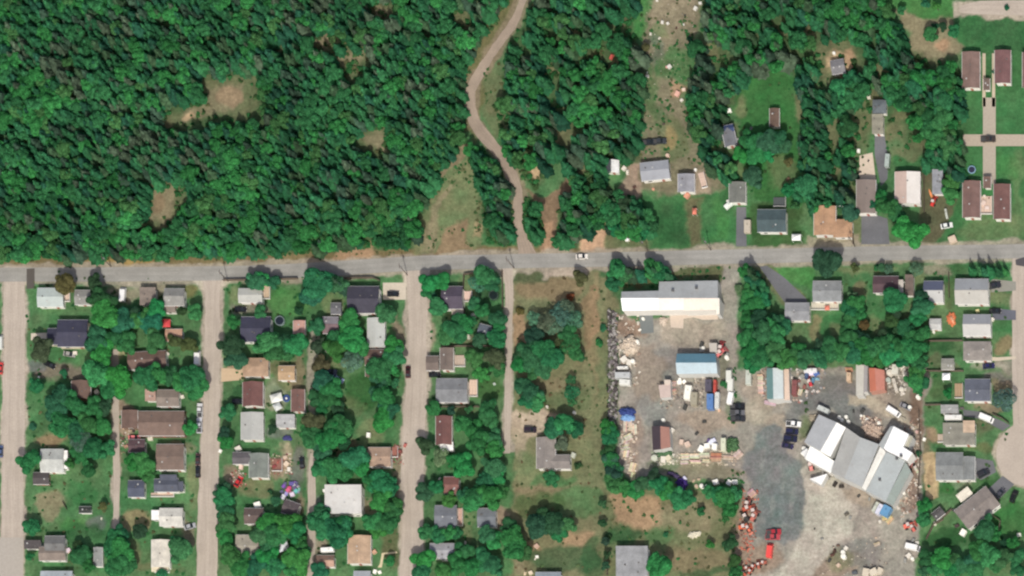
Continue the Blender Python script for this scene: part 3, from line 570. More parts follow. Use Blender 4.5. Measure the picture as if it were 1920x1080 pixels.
# first block, between the wide western street and the second street
H('house', 'the pale mint house', 'small house with pale mint grey roof beside the asphalt patch', *R(70, 540, 119, 575), roof=MINT, mat='metal', pitch=.2)
H('garage', 'the grey corner garage', 'small grey garage just east of the pale mint house', *R(140, 544, 169, 571), roof=GREY, h=2.6, pitch=.25)
H('garage', 'the grey-brown garage', 'grey-brown flat garage between the white camper van and a grey house', *R(262, 539, 292, 572), roof=GBRN, h=2.7, kind='flat', windows=False)
H('house', 'the grey gravel-side house', 'mid grey house near the second street beside the main road', *R(308, 541, 346, 573), roof=GREY, wings=((318, 578, 22, 16, 'x', 'flat', 2.6, GBRN),))
H('house', 'the stepped navy house', 'large navy roofed house with stepped west end facing the wide gravel street', *R(108, 600, 165, 650), roof=NAVY, kind='gable', axis='x', h=3.2, pitch=.25, wings=((101, 631, 24, 30, 'x', 'gable', 2.9, None),), wall=W_CREAM)
H('shed', 'the salmon shed', 'small salmon coloured shed with white east wall below the red parasol', *R(310, 617, 342, 640), roof=(.50, .30, .20), h=2.5, pitch=.2)
H('house', 'the long brown bungalow', 'long dark brown bungalow between two rows of round trees', 276, 675, 72, 32, rot=3, roof=BROWN, pitch=.3)
H('house', 'the brown house under the trees', 'dark brown house half hidden by trees south of the brown parking yard', *R(134, 714, 170, 748), roof=BROWN, axis='y', wall=W_BROWN)
H('house', 'the grey-brown bungalow', 'grey-brown bungalow with a pinkish shed touching its west end', *R(294, 731, 336, 762), roof=GBRN, pitch=.22)
H('shed', 'the pinkish shed', 'small pinkish lean-to shed at the west end of the grey-brown bungalow', *R(272, 730, 292, 752), roof=(.38, .25, .2), h=2.3, kind='flat', windows=False)
H('house', 'the long brown hall house', 'very long brown roofed house with a lower western wing', *R(260, 771, 346, 817), roof=(.17, .115, .09), h=3.2, pitch=.22, wings=((243, 786, 30, 34, 'y', 'gable', 2.8, BROWN),), wall=W_BROWN)
H('shed', 'the dark maroon shed', 'dark maroon shed below the red and white car', *R(241, 824, 272, 848), roof=(.095, .055, .06), h=2.6, pitch=.2)
H('house', 'the square brown house', 'square brown flat topped house beside two dark cars on the second street', *R(293, 833, 345, 881), roof=(.17, .12, .095), h=3.3, pitch=.12)
H('house', 'the pale house on the wide street', 'pale grey and white house with white south edge by the wide western street', *R(76, 842, 120, 885), roof=(.44, .45, .42), pitch=.3, wings=((120, 862, 14, 34, 'y', 'flat', 2.6, WHITE),))
H('shed', 'the dark plank shed', 'low dark shed between the pale house and the wide street', *R(62, 886, 92, 908), roof=DARK, h=2.4, pitch=.2, wall=W_BROWN)
H('garage', 'the slate blue garage', 'slate blue garage with white walls beside the narrow gravel lane', *R(240, 901, 271, 932), roof=(.075, .085, .12), h=2.7, pitch=.18)
H('house', 'the slate blue bungalow', 'slate blue bungalow with stepped front and pale deck behind it', *R(289, 898, 334, 922), roof=(.08, .088, .115), pitch=.25, wings=((316, 898, 32, 16, 'x', 'flat', 3.1, None), (337, 912, 14, 18, 'y', 'flat', 2.8, None)))
H('house', 'the white bungalow', 'white roofed bungalow with pale west porch near the second street', *R(299, 953, 343, 986), roof=PALEW, wings=((292, 966, 16, 18, 'x', 'flat', 2.4, WHITE),), pitch=.2)
H('house', 'the tall ivory house', 'ivory roofed house standing end-on beside a bright round tree at the bottom', *R(284, 1012, 318, 1064), roof=(.60, .56, .48), axis='y', pitch=.2, wings=((300, 1066, 32, 12, 'x', 'flat', 2.3, (.62, .55, .4)),))
H('shed', 'the small dark carport', 'small dark carport at the edge of the wide street near the asphalt', *R(45, 1013, 77, 1029), roof=DARK, h=2.6, kind='flat', windows=False)
H('house', 'the dark grey crossed house', 'dark grey house with two crossing roofs next to the small dark carport', *R(84, 1005, 122, 1036), roof=(.15, .15, .145), wings=((98, 1038, 50, 26, 'x', 'gable', 2.8, GBRN),), pitch=.25)
H('shed', 'the narrow white-ended shed', 'narrow grey shed with white end standing among bushes', *R(176, 1026, 192, 1062), roof=(.26, .27, .26), h=2.3, axis='y', pitch=.2, windows=False)
H('house', 'the pale blue roof on the bottom edge', 'pale blue-grey roof cut by the bottom edge of the view', *R(76, 1071, 136, 1100), roof=(.36, .40, .42), pitch=.18)
H('shed', 'the black garden shed', 'small black garden shed on the lawn behind the dark lawn patch', *R(148, 950, 171, 962), roof=(.03, .035, .03), h=2.1, pitch=.2, windows=False)
# second block
H('house', 'the long pale ridge house', 'long pale grey house with tan east deck below two rounded trees', *R(447, 541, 492, 567), roof=(.42, .42, .38), pitch=.22, mat='metal')
H('house', 'the dark navy house by the pool', 'dark navy roofed house beside the small round black pool', *R(452, 594, 508, 641), roof=NAVY, pitch=.25, h=3.1)
H('shed', 'the pink tin shed', 'small pink roofed shed by the grassy lane', *R(550, 601, 572, 626), roof=(.46, .27, .22), h=2.4, pitch=.2, axis='y')
H('shed', 'the grey box shed', 'small grey shed between the pink tin shed and the big dark house', *R(620, 568, 640, 589), roof=(.13, .13, .14), h=2.4, pitch=.2)
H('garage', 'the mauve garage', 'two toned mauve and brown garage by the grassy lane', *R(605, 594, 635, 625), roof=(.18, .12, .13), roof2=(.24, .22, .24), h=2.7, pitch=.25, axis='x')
H('house', 'the big midnight house', 'biggest midnight dark house with concrete forecourt at the third street', *R(652, 537, 711, 587), roof=(.045, .042, .06), h=3.6, pitch=.26)
H('house', 'the silver metal house', 'narrow silver metal roofed house south of the big midnight house', *R(689, 596, 721, 651), roof=(.45, .46, .43), axis='y', mat='metal', pitch=.18)
H('house', 'the brown cross house', 'dark brown house with cut corner overhung by trees at the third street', *R(684, 655, 722, 684), roof=BROWN, wings=((696, 689, 22, 34, 'y', 'gable', 2.8, None),), wall=W_BROWN)
H('house', 'the sandy tan house', 'sandy tan hip roofed house with tan driveway by the second street', *R(455, 671, 503, 706), roof=(.37, .25, .165), kind='hip', pitch=.2)
H('shed', 'the tan workshop', 'small tan workshop in the middle of a dry yard', *R(522, 686, 553, 713), roof=(.42, .29, .17), h=2.6, pitch=.16)
H('house', 'the maroon end-on house', 'maroon roofed house standing end-on above the light grey house', *R(455, 716, 493, 762), roof=MAROON, axis='y', h=3.2, pitch=.3)
H('shed', 'the maroon lane garage', 'brown maroon garage beside the trampoline and the grassy lane', *R(546, 730, 571, 772), roof=(.16, .085, .07), axis='y', h=2.7, pitch=.2)
H('house', 'the light grey end-on house', 'light grey house standing end-on below the maroon house', *R(452, 773, 493, 825), roof=(.40, .40, .37), axis='y', mat='metal', pitch=.15)
H('shed', 'the grey sloped shed', 'light grey shed below the maroon lane garage', *R(518, 777, 553, 802), roof=(.38, .38, .37), h=2.5, kind='flat')
H('house', 'the grey-green angled house', 'grey-green house with a dark hipped western part above the red car', *R(467, 850, 503, 896), roof=(.18, .20, .175), axis='y', wings=((453, 859, 34, 22, 'x', 'gable', 2.8, (.11, .10, .105)),), pitch=.22)
H('house', 'the tan house by the red yard', 'tan house with white south and east edges beside a red cluttered front yard', *R(690, 839, 733, 875), roof=(.36, .25, .18), pitch=.2)
H('hall', 'the large white hall', 'largest white flat roofed hall in the housing blocks', *R(609, 909, 678, 963), roof=(.58, .565, .53), kind='flat', h=4.2, ov=.3, vents=4, mat='metal', cat='hall')
H('house', 'the dark brown cottage', 'small dark brown cottage with white vent south of the dry lawn', *R(458, 953, 494, 982), roof=(.12, .085, .075), pitch=.3)
H('shed', 'the dark lane shed', 'dark brown irregular shed just below the coloured play heap', *R(530, 940, 560, 966), roof=(.10, .078, .08), h=2.6, pitch=.25, rot=-20)
H('house', 'the beige overgrown house', 'beige roofed house overgrown by trees near the second street', *R(442, 1003, 486, 1046), roof=(.33, .30, .24), pitch=.15)
H('house', 'the tan hip house', 'tan roofed house with curving yellow footpath at the third street', *R(652, 1004, 695, 1057), roof=(.43, .30, .20), axis='y', pitch=.15)
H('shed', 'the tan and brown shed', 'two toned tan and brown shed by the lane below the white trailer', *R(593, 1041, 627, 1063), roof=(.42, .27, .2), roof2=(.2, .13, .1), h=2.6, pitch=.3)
H('house', 'the grey roof at the bottom edge', 'grey roof with dark north edge cut by the bottom of the view', *R(663, 1071, 695, 1100), roof=(.36, .38, .40), pitch=.18)
# third block
H('house', 'the dark plum house', 'dark plum roofed house with pink deck boxed in by trees near the main road', *R(828, 537, 868, 579), roof=(.075, .06, .085), h=3.3, pitch=.3, wings=((858, 585, 22, 10, 'x', 'flat', 2.4, (.4, .35, .28)),))
H('house', 'the stepped brown house', 'brown house with stepped west wing and gravel back yard beside the third street', *R(825, 652, 850, 694), roof=(.16, .125, .105), axis='y', pitch=.2, wings=((811, 681, 24, 27, 'x', 'gable', 2.8, None),))
H('house', 'the slate house with the pink deck', 'slate grey house with a pink eastern deck south of the stepped brown house', *R(818, 710, 877, 754), roof=(.19, .195, .20), pitch=.2)
H('house', 'the tapering maroon house', 'maroon roofed house with a bright white porch roof at its south end', *R(817, 780, 847, 834), roof=MAROON, axis='y', kind='gable', pitch=.35, wings=((838, 837, 24, 16, 'x', 'flat', 2.6, WHITE),))
H('shed', 'the maroon cabin', 'small maroon cabin between crowns of trees near the third street', *R(832, 894, 861, 926), roof=(.2, .09, .075), h=2.7, pitch=.3)
H('house', 'the slate house by the third street', 'slate house with pinkish east deck below a row of large crowns', *R(815, 948, 857, 988), roof=(.155, .165, .185), pitch=.18)
H('garage', 'the slate lane garage', 'slate garage with white east edge beside the pinkish lane forecourt', *R(895, 953, 930, 988), roof=(.16, .175, .19), h=2.8, pitch=.15)
H('house', 'the grey twin-gabled house', 'light grey house with small gables near the third street at the bottom', *R(806, 1019, 852, 1046), roof=(.33, .33, .35), pitch=.25, wings=((830, 1036, 14, 26, 'y', 'gable', 2.8, None),))
H('shed', 'the blue-grey shed', 'small blue-grey shed under the trees beside the thin lane', *R(896, 609, 920, 633), roof=(.11, .13, .16), h=2.4, pitch=.2, rot=-15)
H('house', 'the white L-shaped house', 'grey roofed L-shaped house with white walls alone in the fallow field', *R(1006, 820, 1041, 879), roof=(.225, .20, .18), axis='y', h=3.2, pitch=.2, wings=((1047, 866, 44, 26, 'x', 'gable', 3.1, None),))
H('house', 'the blue-grey roof in the field corner', 'blue-grey roof cut by the bottom edge of the view south of the fallow field', *R(1004, 1073, 1052, 1100), roof=(.27, .31, .34), pitch=.2)
H('house', 'the grey block house', 'grey flat roofed house with vents beside a huge bright tree', *R(1155, 1024, 1215, 1100), roof=(.27, .275, .28), kind='flat', h=3.6, vents=4, wings=())
# north of the main road
H('house', 'the grey metal house', 'grey metal roofed house with white south wall beside the dump strip', 1228, 320, 54, 34, rot=6, roof=(.30, .31, .33), mat='metal', pitch=.2)
H('house', 'the small grey house', 'small grey house east of the grey metal house', *R(1271, 326, 1302, 360), roof=(.27, .27, .29), axis='y', pitch=.2)
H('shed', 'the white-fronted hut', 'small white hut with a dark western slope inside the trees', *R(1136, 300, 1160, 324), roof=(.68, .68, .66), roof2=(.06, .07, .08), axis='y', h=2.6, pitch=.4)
H('shed', 'the long brown tool shed', 'narrow brown tool shed standing on the open green lawn', *R(1443, 203, 1461, 238), roof=(.125, .08, .058), axis='y', h=2.4, pitch=.2, windows=False)
H('house', 'the navy-capped hut', 'small grey hut with navy northern end at the edge of the wood', *R(1356, 240, 1379, 274), roof=(.16, .165, .18), axis='y', h=2.7, pitch=.3, rot=12, wings=((1367, 241, 18, 14, 'x', 'gable', 2.9, (.03, .05, .12)),))
H('house', 'the olive grey garage house', 'olive grey house with white south and east edges at the head of a dark driveway', *R(1367, 341, 1398, 380), roof=(.155, .16, .14), axis='y', pitch=.15, h=3.2)
H('house', 'the dark teal house', 'dark teal grey house with dark deck behind it beside the dark driveway', *R(1420, 393, 1474, 435), roof=TEAL, pitch=.22, h=3.2)
H('house', 'the orange-tan L house', 'orange tan L-shaped house beside the main road', *R(1526, 386, 1567, 441), roof=(.40, .24, .14), axis='y', h=3.1, pitch=.15, wings=((1580, 428, 36, 34, 'x', 'hip', 3.0, None),))
H('barn', 'the mushroom-brown barn house', 'long mushroom brown building standing end-on above the dark driveway', *R(1606, 337, 1642, 400), roof=(.21, .17, .145), axis='y', h=3.4, pitch=.14, cat='building', mat='metal')
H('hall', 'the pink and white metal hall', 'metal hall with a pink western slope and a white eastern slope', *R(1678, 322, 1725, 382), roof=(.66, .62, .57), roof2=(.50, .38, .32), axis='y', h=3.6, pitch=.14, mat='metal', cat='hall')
H('shed', 'the cluttered grey lean-to', 'cluttered grey lean-to near the red kayak', *R(1748, 318, 1768, 364), roof=(.25, .26, .28), h=2.4, kind='flat', vents=4, windows=False)
H('house', 'the southwestern maroon row house', 'maroon row house beside the trampoline, west of the concrete path', *R(1805, 339, 1838, 408), roof=(.17, .10, .085), axis='y', h=3.2, pitch=.16)
H('house', 'the southeastern maroon row house', 'darker maroon row house on the east side of the concrete path', *R(1863, 345, 1894, 411), roof=(.15, .075, .065), axis='y', h=3.2, pitch=.16)
H('house', 'the northwestern brown row house', 'mushroom brown row house at the edge of the wood near the gravel road end', *R(1804, 97, 1837, 165), roof=(.185, .12, .10), axis='y', h=3.2, pitch=.16)
H('house', 'the northeastern maroon row house', 'maroon row house north of the driveway crossing, on its east side', *R(1865, 94, 1895, 156), roof=(.155, .078, .075), axis='y', h=3.2, pitch=.16)
H('house', 'the row house on the eastern edge', 'maroon row house cut by the eastern edge of the view', *R(1917, 98, 1950, 164), roof=(.16, .09, .08), axis='y', h=3.2, pitch=.16)
H('shed', 'the northern path shed', 'small brown shed on the path between the two northern row houses', *R(1844, 147, 1856, 169), roof=(.14, .1, .08), h=2.2, pitch=.15, windows=False, axis='y')
H('shed', 'the southern path shed', 'small brown shed on the path between the two southern row houses', *R(1844, 331, 1858, 353), roof=(.16, .1, .08), h=2.2, pitch=.15, windows=False, axis='y')
H('shed', 'the grey clearing hut', 'small grey hut in the sandy clearing inside the northeastern wood', *R(1558, 112, 1584, 138), roof=(.20, .195, .20), h=2.6, pitch=.25, rot=10)
H('garage', 'the slate hip garage', 'slate garage at the top of the dark driveway in the wood', *R(1636, 187, 1662, 213), roof=(.12, .14, .15), h=2.7, kind='hip', pitch=.25)
H('house', 'the olive flat annex', 'olive beige flat annex with white south edge below the slate garage', *R(1635, 214, 1656, 251), roof=(.25, .235, .18), kind='flat', h=3.0)
# east block
H('house', 'the grey house with the pale terrace', 'grey roofed house with a pale southern terrace holding a red table', *R(1524, 527, 1578, 565), roof=(.235, .245, .245), pitch=.2, h=3.2)
H('house', 'the grey flat house by the hedge', 'small grey house at the end of the slanting dark driveway', *R(1472, 568, 1518, 601), roof=(.26, .265, .27), pitch=.15)
H('house', 'the black-maroon house', 'black maroon roofed house with white east end south of the main road', *R(1637, 518, 1685, 549), roof=(.085, .048, .055), h=3.2, pitch=.25, wings=((1689, 537, 10, 24, 'x', 'flat', 2.6, (.5, .46, .4)),))
H('garage', 'the brown flat garage', 'narrow brown flat garage east of the black-maroon house', *R(1697, 515, 1713, 554), roof=(.145, .11, .09), h=2.7, kind='flat', windows=False)
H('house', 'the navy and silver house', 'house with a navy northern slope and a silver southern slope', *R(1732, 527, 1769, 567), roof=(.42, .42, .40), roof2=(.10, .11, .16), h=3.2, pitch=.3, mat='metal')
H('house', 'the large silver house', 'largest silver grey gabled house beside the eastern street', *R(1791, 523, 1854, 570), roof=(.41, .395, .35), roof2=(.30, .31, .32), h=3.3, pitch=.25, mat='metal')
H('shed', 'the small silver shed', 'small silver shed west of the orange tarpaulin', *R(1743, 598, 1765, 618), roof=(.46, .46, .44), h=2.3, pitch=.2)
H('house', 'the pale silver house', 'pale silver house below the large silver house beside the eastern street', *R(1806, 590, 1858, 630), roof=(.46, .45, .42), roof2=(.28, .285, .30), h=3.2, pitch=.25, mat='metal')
H('house', 'the taupe house', 'taupe grey house with curved footpath beside the eastern street', *R(1806, 640, 1858, 676), roof=(.25, .225, .20), h=3.2, pitch=.18, kind='hip')
H('shed', 'the small grey shed', 'small grey shed between the taupe house and the white party tent', *R(1765, 673, 1789, 693), roof=(.25, .245, .21), h=2.4, pitch=.15)
H('house', 'the dark slate square house', 'dark slate square house with tan deck near the turning circle', *R(1809, 711, 1857, 752), roof=(.105, .115, .145), h=3.3, pitch=.15)
H('shed', 'the grey row shed', 'low grey shed north of the white roofed trailer home', *R(1764, 759, 1797, 775), roof=(.28, .28, .27), h=2.4, kind='flat')
H('house', 'the olive-grey bungalow', 'olive grey bungalow with a tan square roof terrace near the turning circle', *R(1768, 793, 1828, 834), roof=(.22, .21, .17), h=3.1, pitch=.12, kind='flat', wings=((1817, 800, 22, 22, 'x', 'flat', 3.35, (.50, .37, .26)),))
H('house', 'the blue-grey wide house', 'wide blue-grey house facing the turning circle with a dark driveway', *R(1755, 849, 1806, 900), roof=(.20, .21, .205), h=3.3, pitch=.15, wings=((1815, 878, 26, 44, 'y', 'gable', 3.2, None),))
H('house', 'the diagonal taupe house', 'diagonally turned taupe house with a white garage roof southeast of the wide blue-grey house', 1832, 952, 76, 44, rot=38, roof=(.215, .185, .165), h=3.2, pitch=.14, wings=((1808, 927, 28, 16, 'x', 'flat', 2.8, (.66, .61, .50)),))
H('shed', 'the corner dark shed', 'small dark shed with pale south edge beside the diagonal taupe house', 1759, 963, 22, 16, rot=38, roof=(.08, .075, .075), h=2.3, pitch=.2, windows=False)

# ---- industrial halls
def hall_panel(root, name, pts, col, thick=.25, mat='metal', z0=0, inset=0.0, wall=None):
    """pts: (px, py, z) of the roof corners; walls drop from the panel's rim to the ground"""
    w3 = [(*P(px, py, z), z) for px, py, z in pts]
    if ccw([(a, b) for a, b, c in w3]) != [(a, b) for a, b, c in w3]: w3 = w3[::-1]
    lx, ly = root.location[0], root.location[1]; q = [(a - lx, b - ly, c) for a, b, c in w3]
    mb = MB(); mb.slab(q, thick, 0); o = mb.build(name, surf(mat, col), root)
    cx_ = sum(a for a, b, c in q) / len(q); cy_ = sum(b for a, b, c in q) / len(q); k = .985
    mb = MB(); mb.prism([((a - cx_) * k + cx_, (b - cy_) * k + cy_, c - thick - .01) for a, b, c in q], z0, 0); mb.build('wall', surf('wall', wall or (.5, .5, .47)), root)
    return o
def vents(o, root, pts, z, col=(.1, .1, .1)):
    for px, py in pts:
        x, y = P(px, py, z); v = MB(); v.box(x - root.location[0], y - root.location[1], z - .2, .9, .9, .9); v.build('roof_vent', surf('metal', col), o)
x, y = P(1255, 560); b1 = empty('warehouse', (x, y, 0), 0, 'long warehouse with bright white southern roof and grey northern roof beside the main road', 'warehouse')
zr, ze = 7.2, 5.6
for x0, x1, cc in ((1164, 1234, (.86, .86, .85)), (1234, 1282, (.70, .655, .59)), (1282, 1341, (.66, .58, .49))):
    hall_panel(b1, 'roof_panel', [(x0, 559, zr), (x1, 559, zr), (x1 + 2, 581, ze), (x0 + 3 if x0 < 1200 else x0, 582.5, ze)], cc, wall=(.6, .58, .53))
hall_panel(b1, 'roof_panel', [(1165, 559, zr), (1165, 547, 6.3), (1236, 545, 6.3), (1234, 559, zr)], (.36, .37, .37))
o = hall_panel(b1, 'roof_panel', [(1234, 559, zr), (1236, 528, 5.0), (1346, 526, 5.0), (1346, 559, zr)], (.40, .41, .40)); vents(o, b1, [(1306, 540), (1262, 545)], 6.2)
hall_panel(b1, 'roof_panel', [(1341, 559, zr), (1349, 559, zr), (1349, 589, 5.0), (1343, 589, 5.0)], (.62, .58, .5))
LAND.append(('the long white warehouse', 1255, 555, 90))
x, y = P(1305, 681); b2 = empty('workshop', (x, y, 0), 0, 'blue gabled workshop with steel blue north slope and pale blue south slope in the yard', 'workshop')
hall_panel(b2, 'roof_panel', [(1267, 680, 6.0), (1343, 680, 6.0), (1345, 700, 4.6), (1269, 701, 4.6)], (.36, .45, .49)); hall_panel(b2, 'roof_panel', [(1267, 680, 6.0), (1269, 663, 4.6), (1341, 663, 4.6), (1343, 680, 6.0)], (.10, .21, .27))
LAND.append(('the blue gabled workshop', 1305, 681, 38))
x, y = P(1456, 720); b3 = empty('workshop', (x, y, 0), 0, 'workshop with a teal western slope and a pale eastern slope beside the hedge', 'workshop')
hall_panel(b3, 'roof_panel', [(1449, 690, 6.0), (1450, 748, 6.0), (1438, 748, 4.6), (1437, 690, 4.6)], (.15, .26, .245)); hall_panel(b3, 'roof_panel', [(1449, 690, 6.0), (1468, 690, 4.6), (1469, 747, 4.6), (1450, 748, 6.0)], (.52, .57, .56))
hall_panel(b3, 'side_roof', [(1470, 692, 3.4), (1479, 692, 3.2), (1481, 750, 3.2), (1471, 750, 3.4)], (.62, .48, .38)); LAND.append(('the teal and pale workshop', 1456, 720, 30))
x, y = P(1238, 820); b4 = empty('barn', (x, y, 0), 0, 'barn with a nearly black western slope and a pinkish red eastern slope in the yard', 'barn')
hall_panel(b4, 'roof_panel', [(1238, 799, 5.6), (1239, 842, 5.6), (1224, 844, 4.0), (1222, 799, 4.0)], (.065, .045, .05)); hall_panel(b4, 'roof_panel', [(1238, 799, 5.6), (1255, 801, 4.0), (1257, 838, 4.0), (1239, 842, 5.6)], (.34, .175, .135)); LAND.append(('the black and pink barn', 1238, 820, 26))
x, y = P(1614, 712); b5 = empty('storage_shed', (x, y, 0), 0, 'long narrow pale grey storage shed beside the red roofed store', 'shed')
hall_panel(b5, 'roof_panel', [(1605, 684, 4.2), (1620, 684, 4.0), (1619, 741, 4.0), (1605, 741, 4.2)], (.47, .45, .39)); hall_panel(b5, 'roof_panel', [(1620, 684, 3.8), (1627, 685, 3.6), (1626, 734, 3.6), (1619, 736, 3.8)], (.30, .28, .27))
LAND.append(('the narrow pale storage shed', 1614, 712, 28))
x, y = P(1644, 712); b6 = empty('storage_shed', (x, y, 0), 0, 'store with coral red roof beside the narrow pale shed', 'shed')
hall_panel(b6, 'roof_panel', [(1629, 690, 4.0), (1640, 690, 4.2), (1643, 732, 4.2), (1631, 734, 4.0)], (.45, .15, .09), wall=(.4, .2, .15)); hall_panel(b6, 'roof_panel', [(1640, 690, 4.2), (1658, 694, 3.6), (1659, 730, 3.6), (1643, 732, 4.2)], (.46, .19, .14), wall=(.4, .2, .15)); LAND.append(('the coral red store', 1644, 712, 26))
x, y = P(1233, 731, 0); b7 = empty('shed', (x, y, 0), 0, 'pale pink shed with a small annex south-west of the blue gabled workshop', 'shed')
hall_panel(b7, 'roof_panel', [(1235, 722, 3.2), (1257, 720, 3.2), (1258, 744, 3.0), (1238, 746, 3.0)], (.50, .40, .35)); hall_panel(b7, 'roof_panel', [(1245, 712, 3.6), (1257, 712, 3.6), (1257, 720, 3.4), (1246, 721, 3.4)], (.56, .48, .4)); LAND.append(('the pale pink shed', 1245, 730, 16))
x, y = P(1335, 652); b8 = empty('shed', (x, y, 0), 0, 'small pale flat shed touching the north side of the blue gabled workshop', 'shed'); hall_panel(b8, 'roof', [(1329, 643, 3.2), (1344, 643, 3.2), (1344, 661, 3.2), (1331, 661, 3.2)], (.47, .43, .37))
# the great angular factory
x, y = P(1610, 860); b9 = empty('factory', (x, y, 0), 0, 'great angular factory of joined grey and white roofs turned diagonally in the yard', 'factory')
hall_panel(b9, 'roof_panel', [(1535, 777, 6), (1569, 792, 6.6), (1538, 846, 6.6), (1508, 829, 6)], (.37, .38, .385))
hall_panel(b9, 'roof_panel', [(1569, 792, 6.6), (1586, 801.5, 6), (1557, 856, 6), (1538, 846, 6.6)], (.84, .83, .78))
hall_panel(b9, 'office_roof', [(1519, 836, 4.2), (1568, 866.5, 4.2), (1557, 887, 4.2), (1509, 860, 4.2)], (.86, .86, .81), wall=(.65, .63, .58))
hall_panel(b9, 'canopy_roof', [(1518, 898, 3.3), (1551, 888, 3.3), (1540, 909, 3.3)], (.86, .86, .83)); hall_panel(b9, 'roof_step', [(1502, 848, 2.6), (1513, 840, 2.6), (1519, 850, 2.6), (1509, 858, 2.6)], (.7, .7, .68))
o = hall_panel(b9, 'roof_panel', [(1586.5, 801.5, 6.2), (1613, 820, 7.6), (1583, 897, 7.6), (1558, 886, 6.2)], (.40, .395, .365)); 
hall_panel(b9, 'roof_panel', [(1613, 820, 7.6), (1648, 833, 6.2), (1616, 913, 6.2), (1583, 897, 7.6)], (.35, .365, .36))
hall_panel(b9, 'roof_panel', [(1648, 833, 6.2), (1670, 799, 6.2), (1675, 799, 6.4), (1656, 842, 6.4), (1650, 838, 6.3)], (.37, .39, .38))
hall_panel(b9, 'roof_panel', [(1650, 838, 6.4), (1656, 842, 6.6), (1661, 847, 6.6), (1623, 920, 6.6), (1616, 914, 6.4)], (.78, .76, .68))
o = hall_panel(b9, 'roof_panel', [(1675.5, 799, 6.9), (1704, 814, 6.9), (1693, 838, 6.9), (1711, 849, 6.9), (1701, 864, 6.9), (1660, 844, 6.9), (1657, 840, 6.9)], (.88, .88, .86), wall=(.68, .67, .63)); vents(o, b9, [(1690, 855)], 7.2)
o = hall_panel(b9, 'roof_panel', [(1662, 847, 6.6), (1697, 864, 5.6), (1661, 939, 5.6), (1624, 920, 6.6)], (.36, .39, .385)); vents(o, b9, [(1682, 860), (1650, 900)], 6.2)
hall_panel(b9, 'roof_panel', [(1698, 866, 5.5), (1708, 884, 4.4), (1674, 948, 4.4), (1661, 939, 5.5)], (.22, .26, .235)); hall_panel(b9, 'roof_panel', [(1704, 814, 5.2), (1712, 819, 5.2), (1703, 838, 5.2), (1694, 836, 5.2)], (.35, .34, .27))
openings(b9, 10, 4, 3.2, 99, True, -8, -6)
LAND.append(('the great angular factory', 1610, 860, 95))

# ---- decks, canopies, pools, trampolines and other fixtures of the gardens
def deck(label, cx, cy, w, h, col, rot=0, name='wooden_deck', z=.5, cat='deck'):
    x, y = P(cx, cy, z); r = empty(name, (x, y, 0), math.radians(rot), label, cat); W, D = w * S, h * S
    n = max(3, int(W / .9)); bm = MB(); bm.box(0, 0, 0, W / n - .05, D, .06); me = bm.mesh('board', surf('wood', col))
    for i in range(n): put('board', me, r, ((i + .5) * W / n - W / 2, 0, z - .06))
    f = MB()
    for sx in (-1, 1):
        for sy in (-1, 1): f.box(sx * (W / 2 - .15), sy * (D / 2 - .15), 0, .15, .15, z - .07)
    f.box(0, 0, .05, W - .1, D - .1, z - .13); f.build('frame', surf('wood', tuple(c * .6 for c in col)), r)
    rl = MB(); rl.box(W / 2 - .05, 0, z, .07, D, .9); rl.box(0, -D / 2 + .05, z, W - .2, .07, .9); rl.build('railing', M_TRIM, r)
    return r
deck('pale pinkish deck at the east end of the pale mint house', 125, 556, 14, 20, (.58, .45, .37)); deck('tan deck at the east end of the long pale ridge house', 500, 547, 14, 28, (.5, .38, .27))
deck('pinkish white deck on the east side of the dark plum house', 878, 556, 15, 20, (.66, .48, .40)); deck('bright pinkish deck on the east side of the slate house', 888, 728, 16, 32, (.62, .46, .36))
deck('narrow pink deck east of the slate house by the third street', 863, 970, 11, 34, (.50, .33, .27)); deck('gravelly pale deck behind the stepped brown house', 862, 677, 22, 22, (.45, .36, .29))
deck('pale southern terrace of the grey house with the red table', 1547, 574, 52, 15, (.50, .46, .37)); deck('tan deck on the west side of the dark slate square house', 1798, 733, 16, 28, (.36, .25, .15))
deck('pale deck west of the olive-grey bungalow', 1768, 822, 20, 16, (.45, .36, .28)); deck('dark deck behind the dark teal house', 1462, 379, 24, 18, (.07, .08, .08))
deck('yellowish side deck of the tan hip house', 690, 1040, 8, 30, (.5, .4, .2)); deck('pale strip deck below the slate blue bungalow', 305, 928, 44, 8, (.5, .38, .3)); deck('white rubble deck south of the grey block house', 1190, 1065, 14, 22, (.55, .45, .38))
deck('small square pale platform north of the blue gabled workshop', 1316, 655, 9, 9, (.3, .3, .28)); deck('pinkish patio between the two southern row houses', 1850, 385, 22, 34, (.55, .42, .34)); deck('pale patio north-east of the small grey house', 1318, 338, 12, 30, (.56, .42, .34), rot=15)
deck('pale crate terrace of the tan house with white edges', 741, 848, 12, 20, (.3, .12, .09)); deck('brown cluttered terrace east of the grey-green angled house', 520, 872, 20, 24, (.25, .12, .09)); deck('tan deck above the orange-tan L house', 1575, 382, 16, 12, (.4, .3, .22))
def ring(mb, r, z0, z1, n=24, mi=0, x=0, y=0):
    mb.prism([(x + r * math.cos(2 * math.pi * i / n), y + r * math.sin(2 * math.pi * i / n)) for i in range(n)], z0, z1, mi)
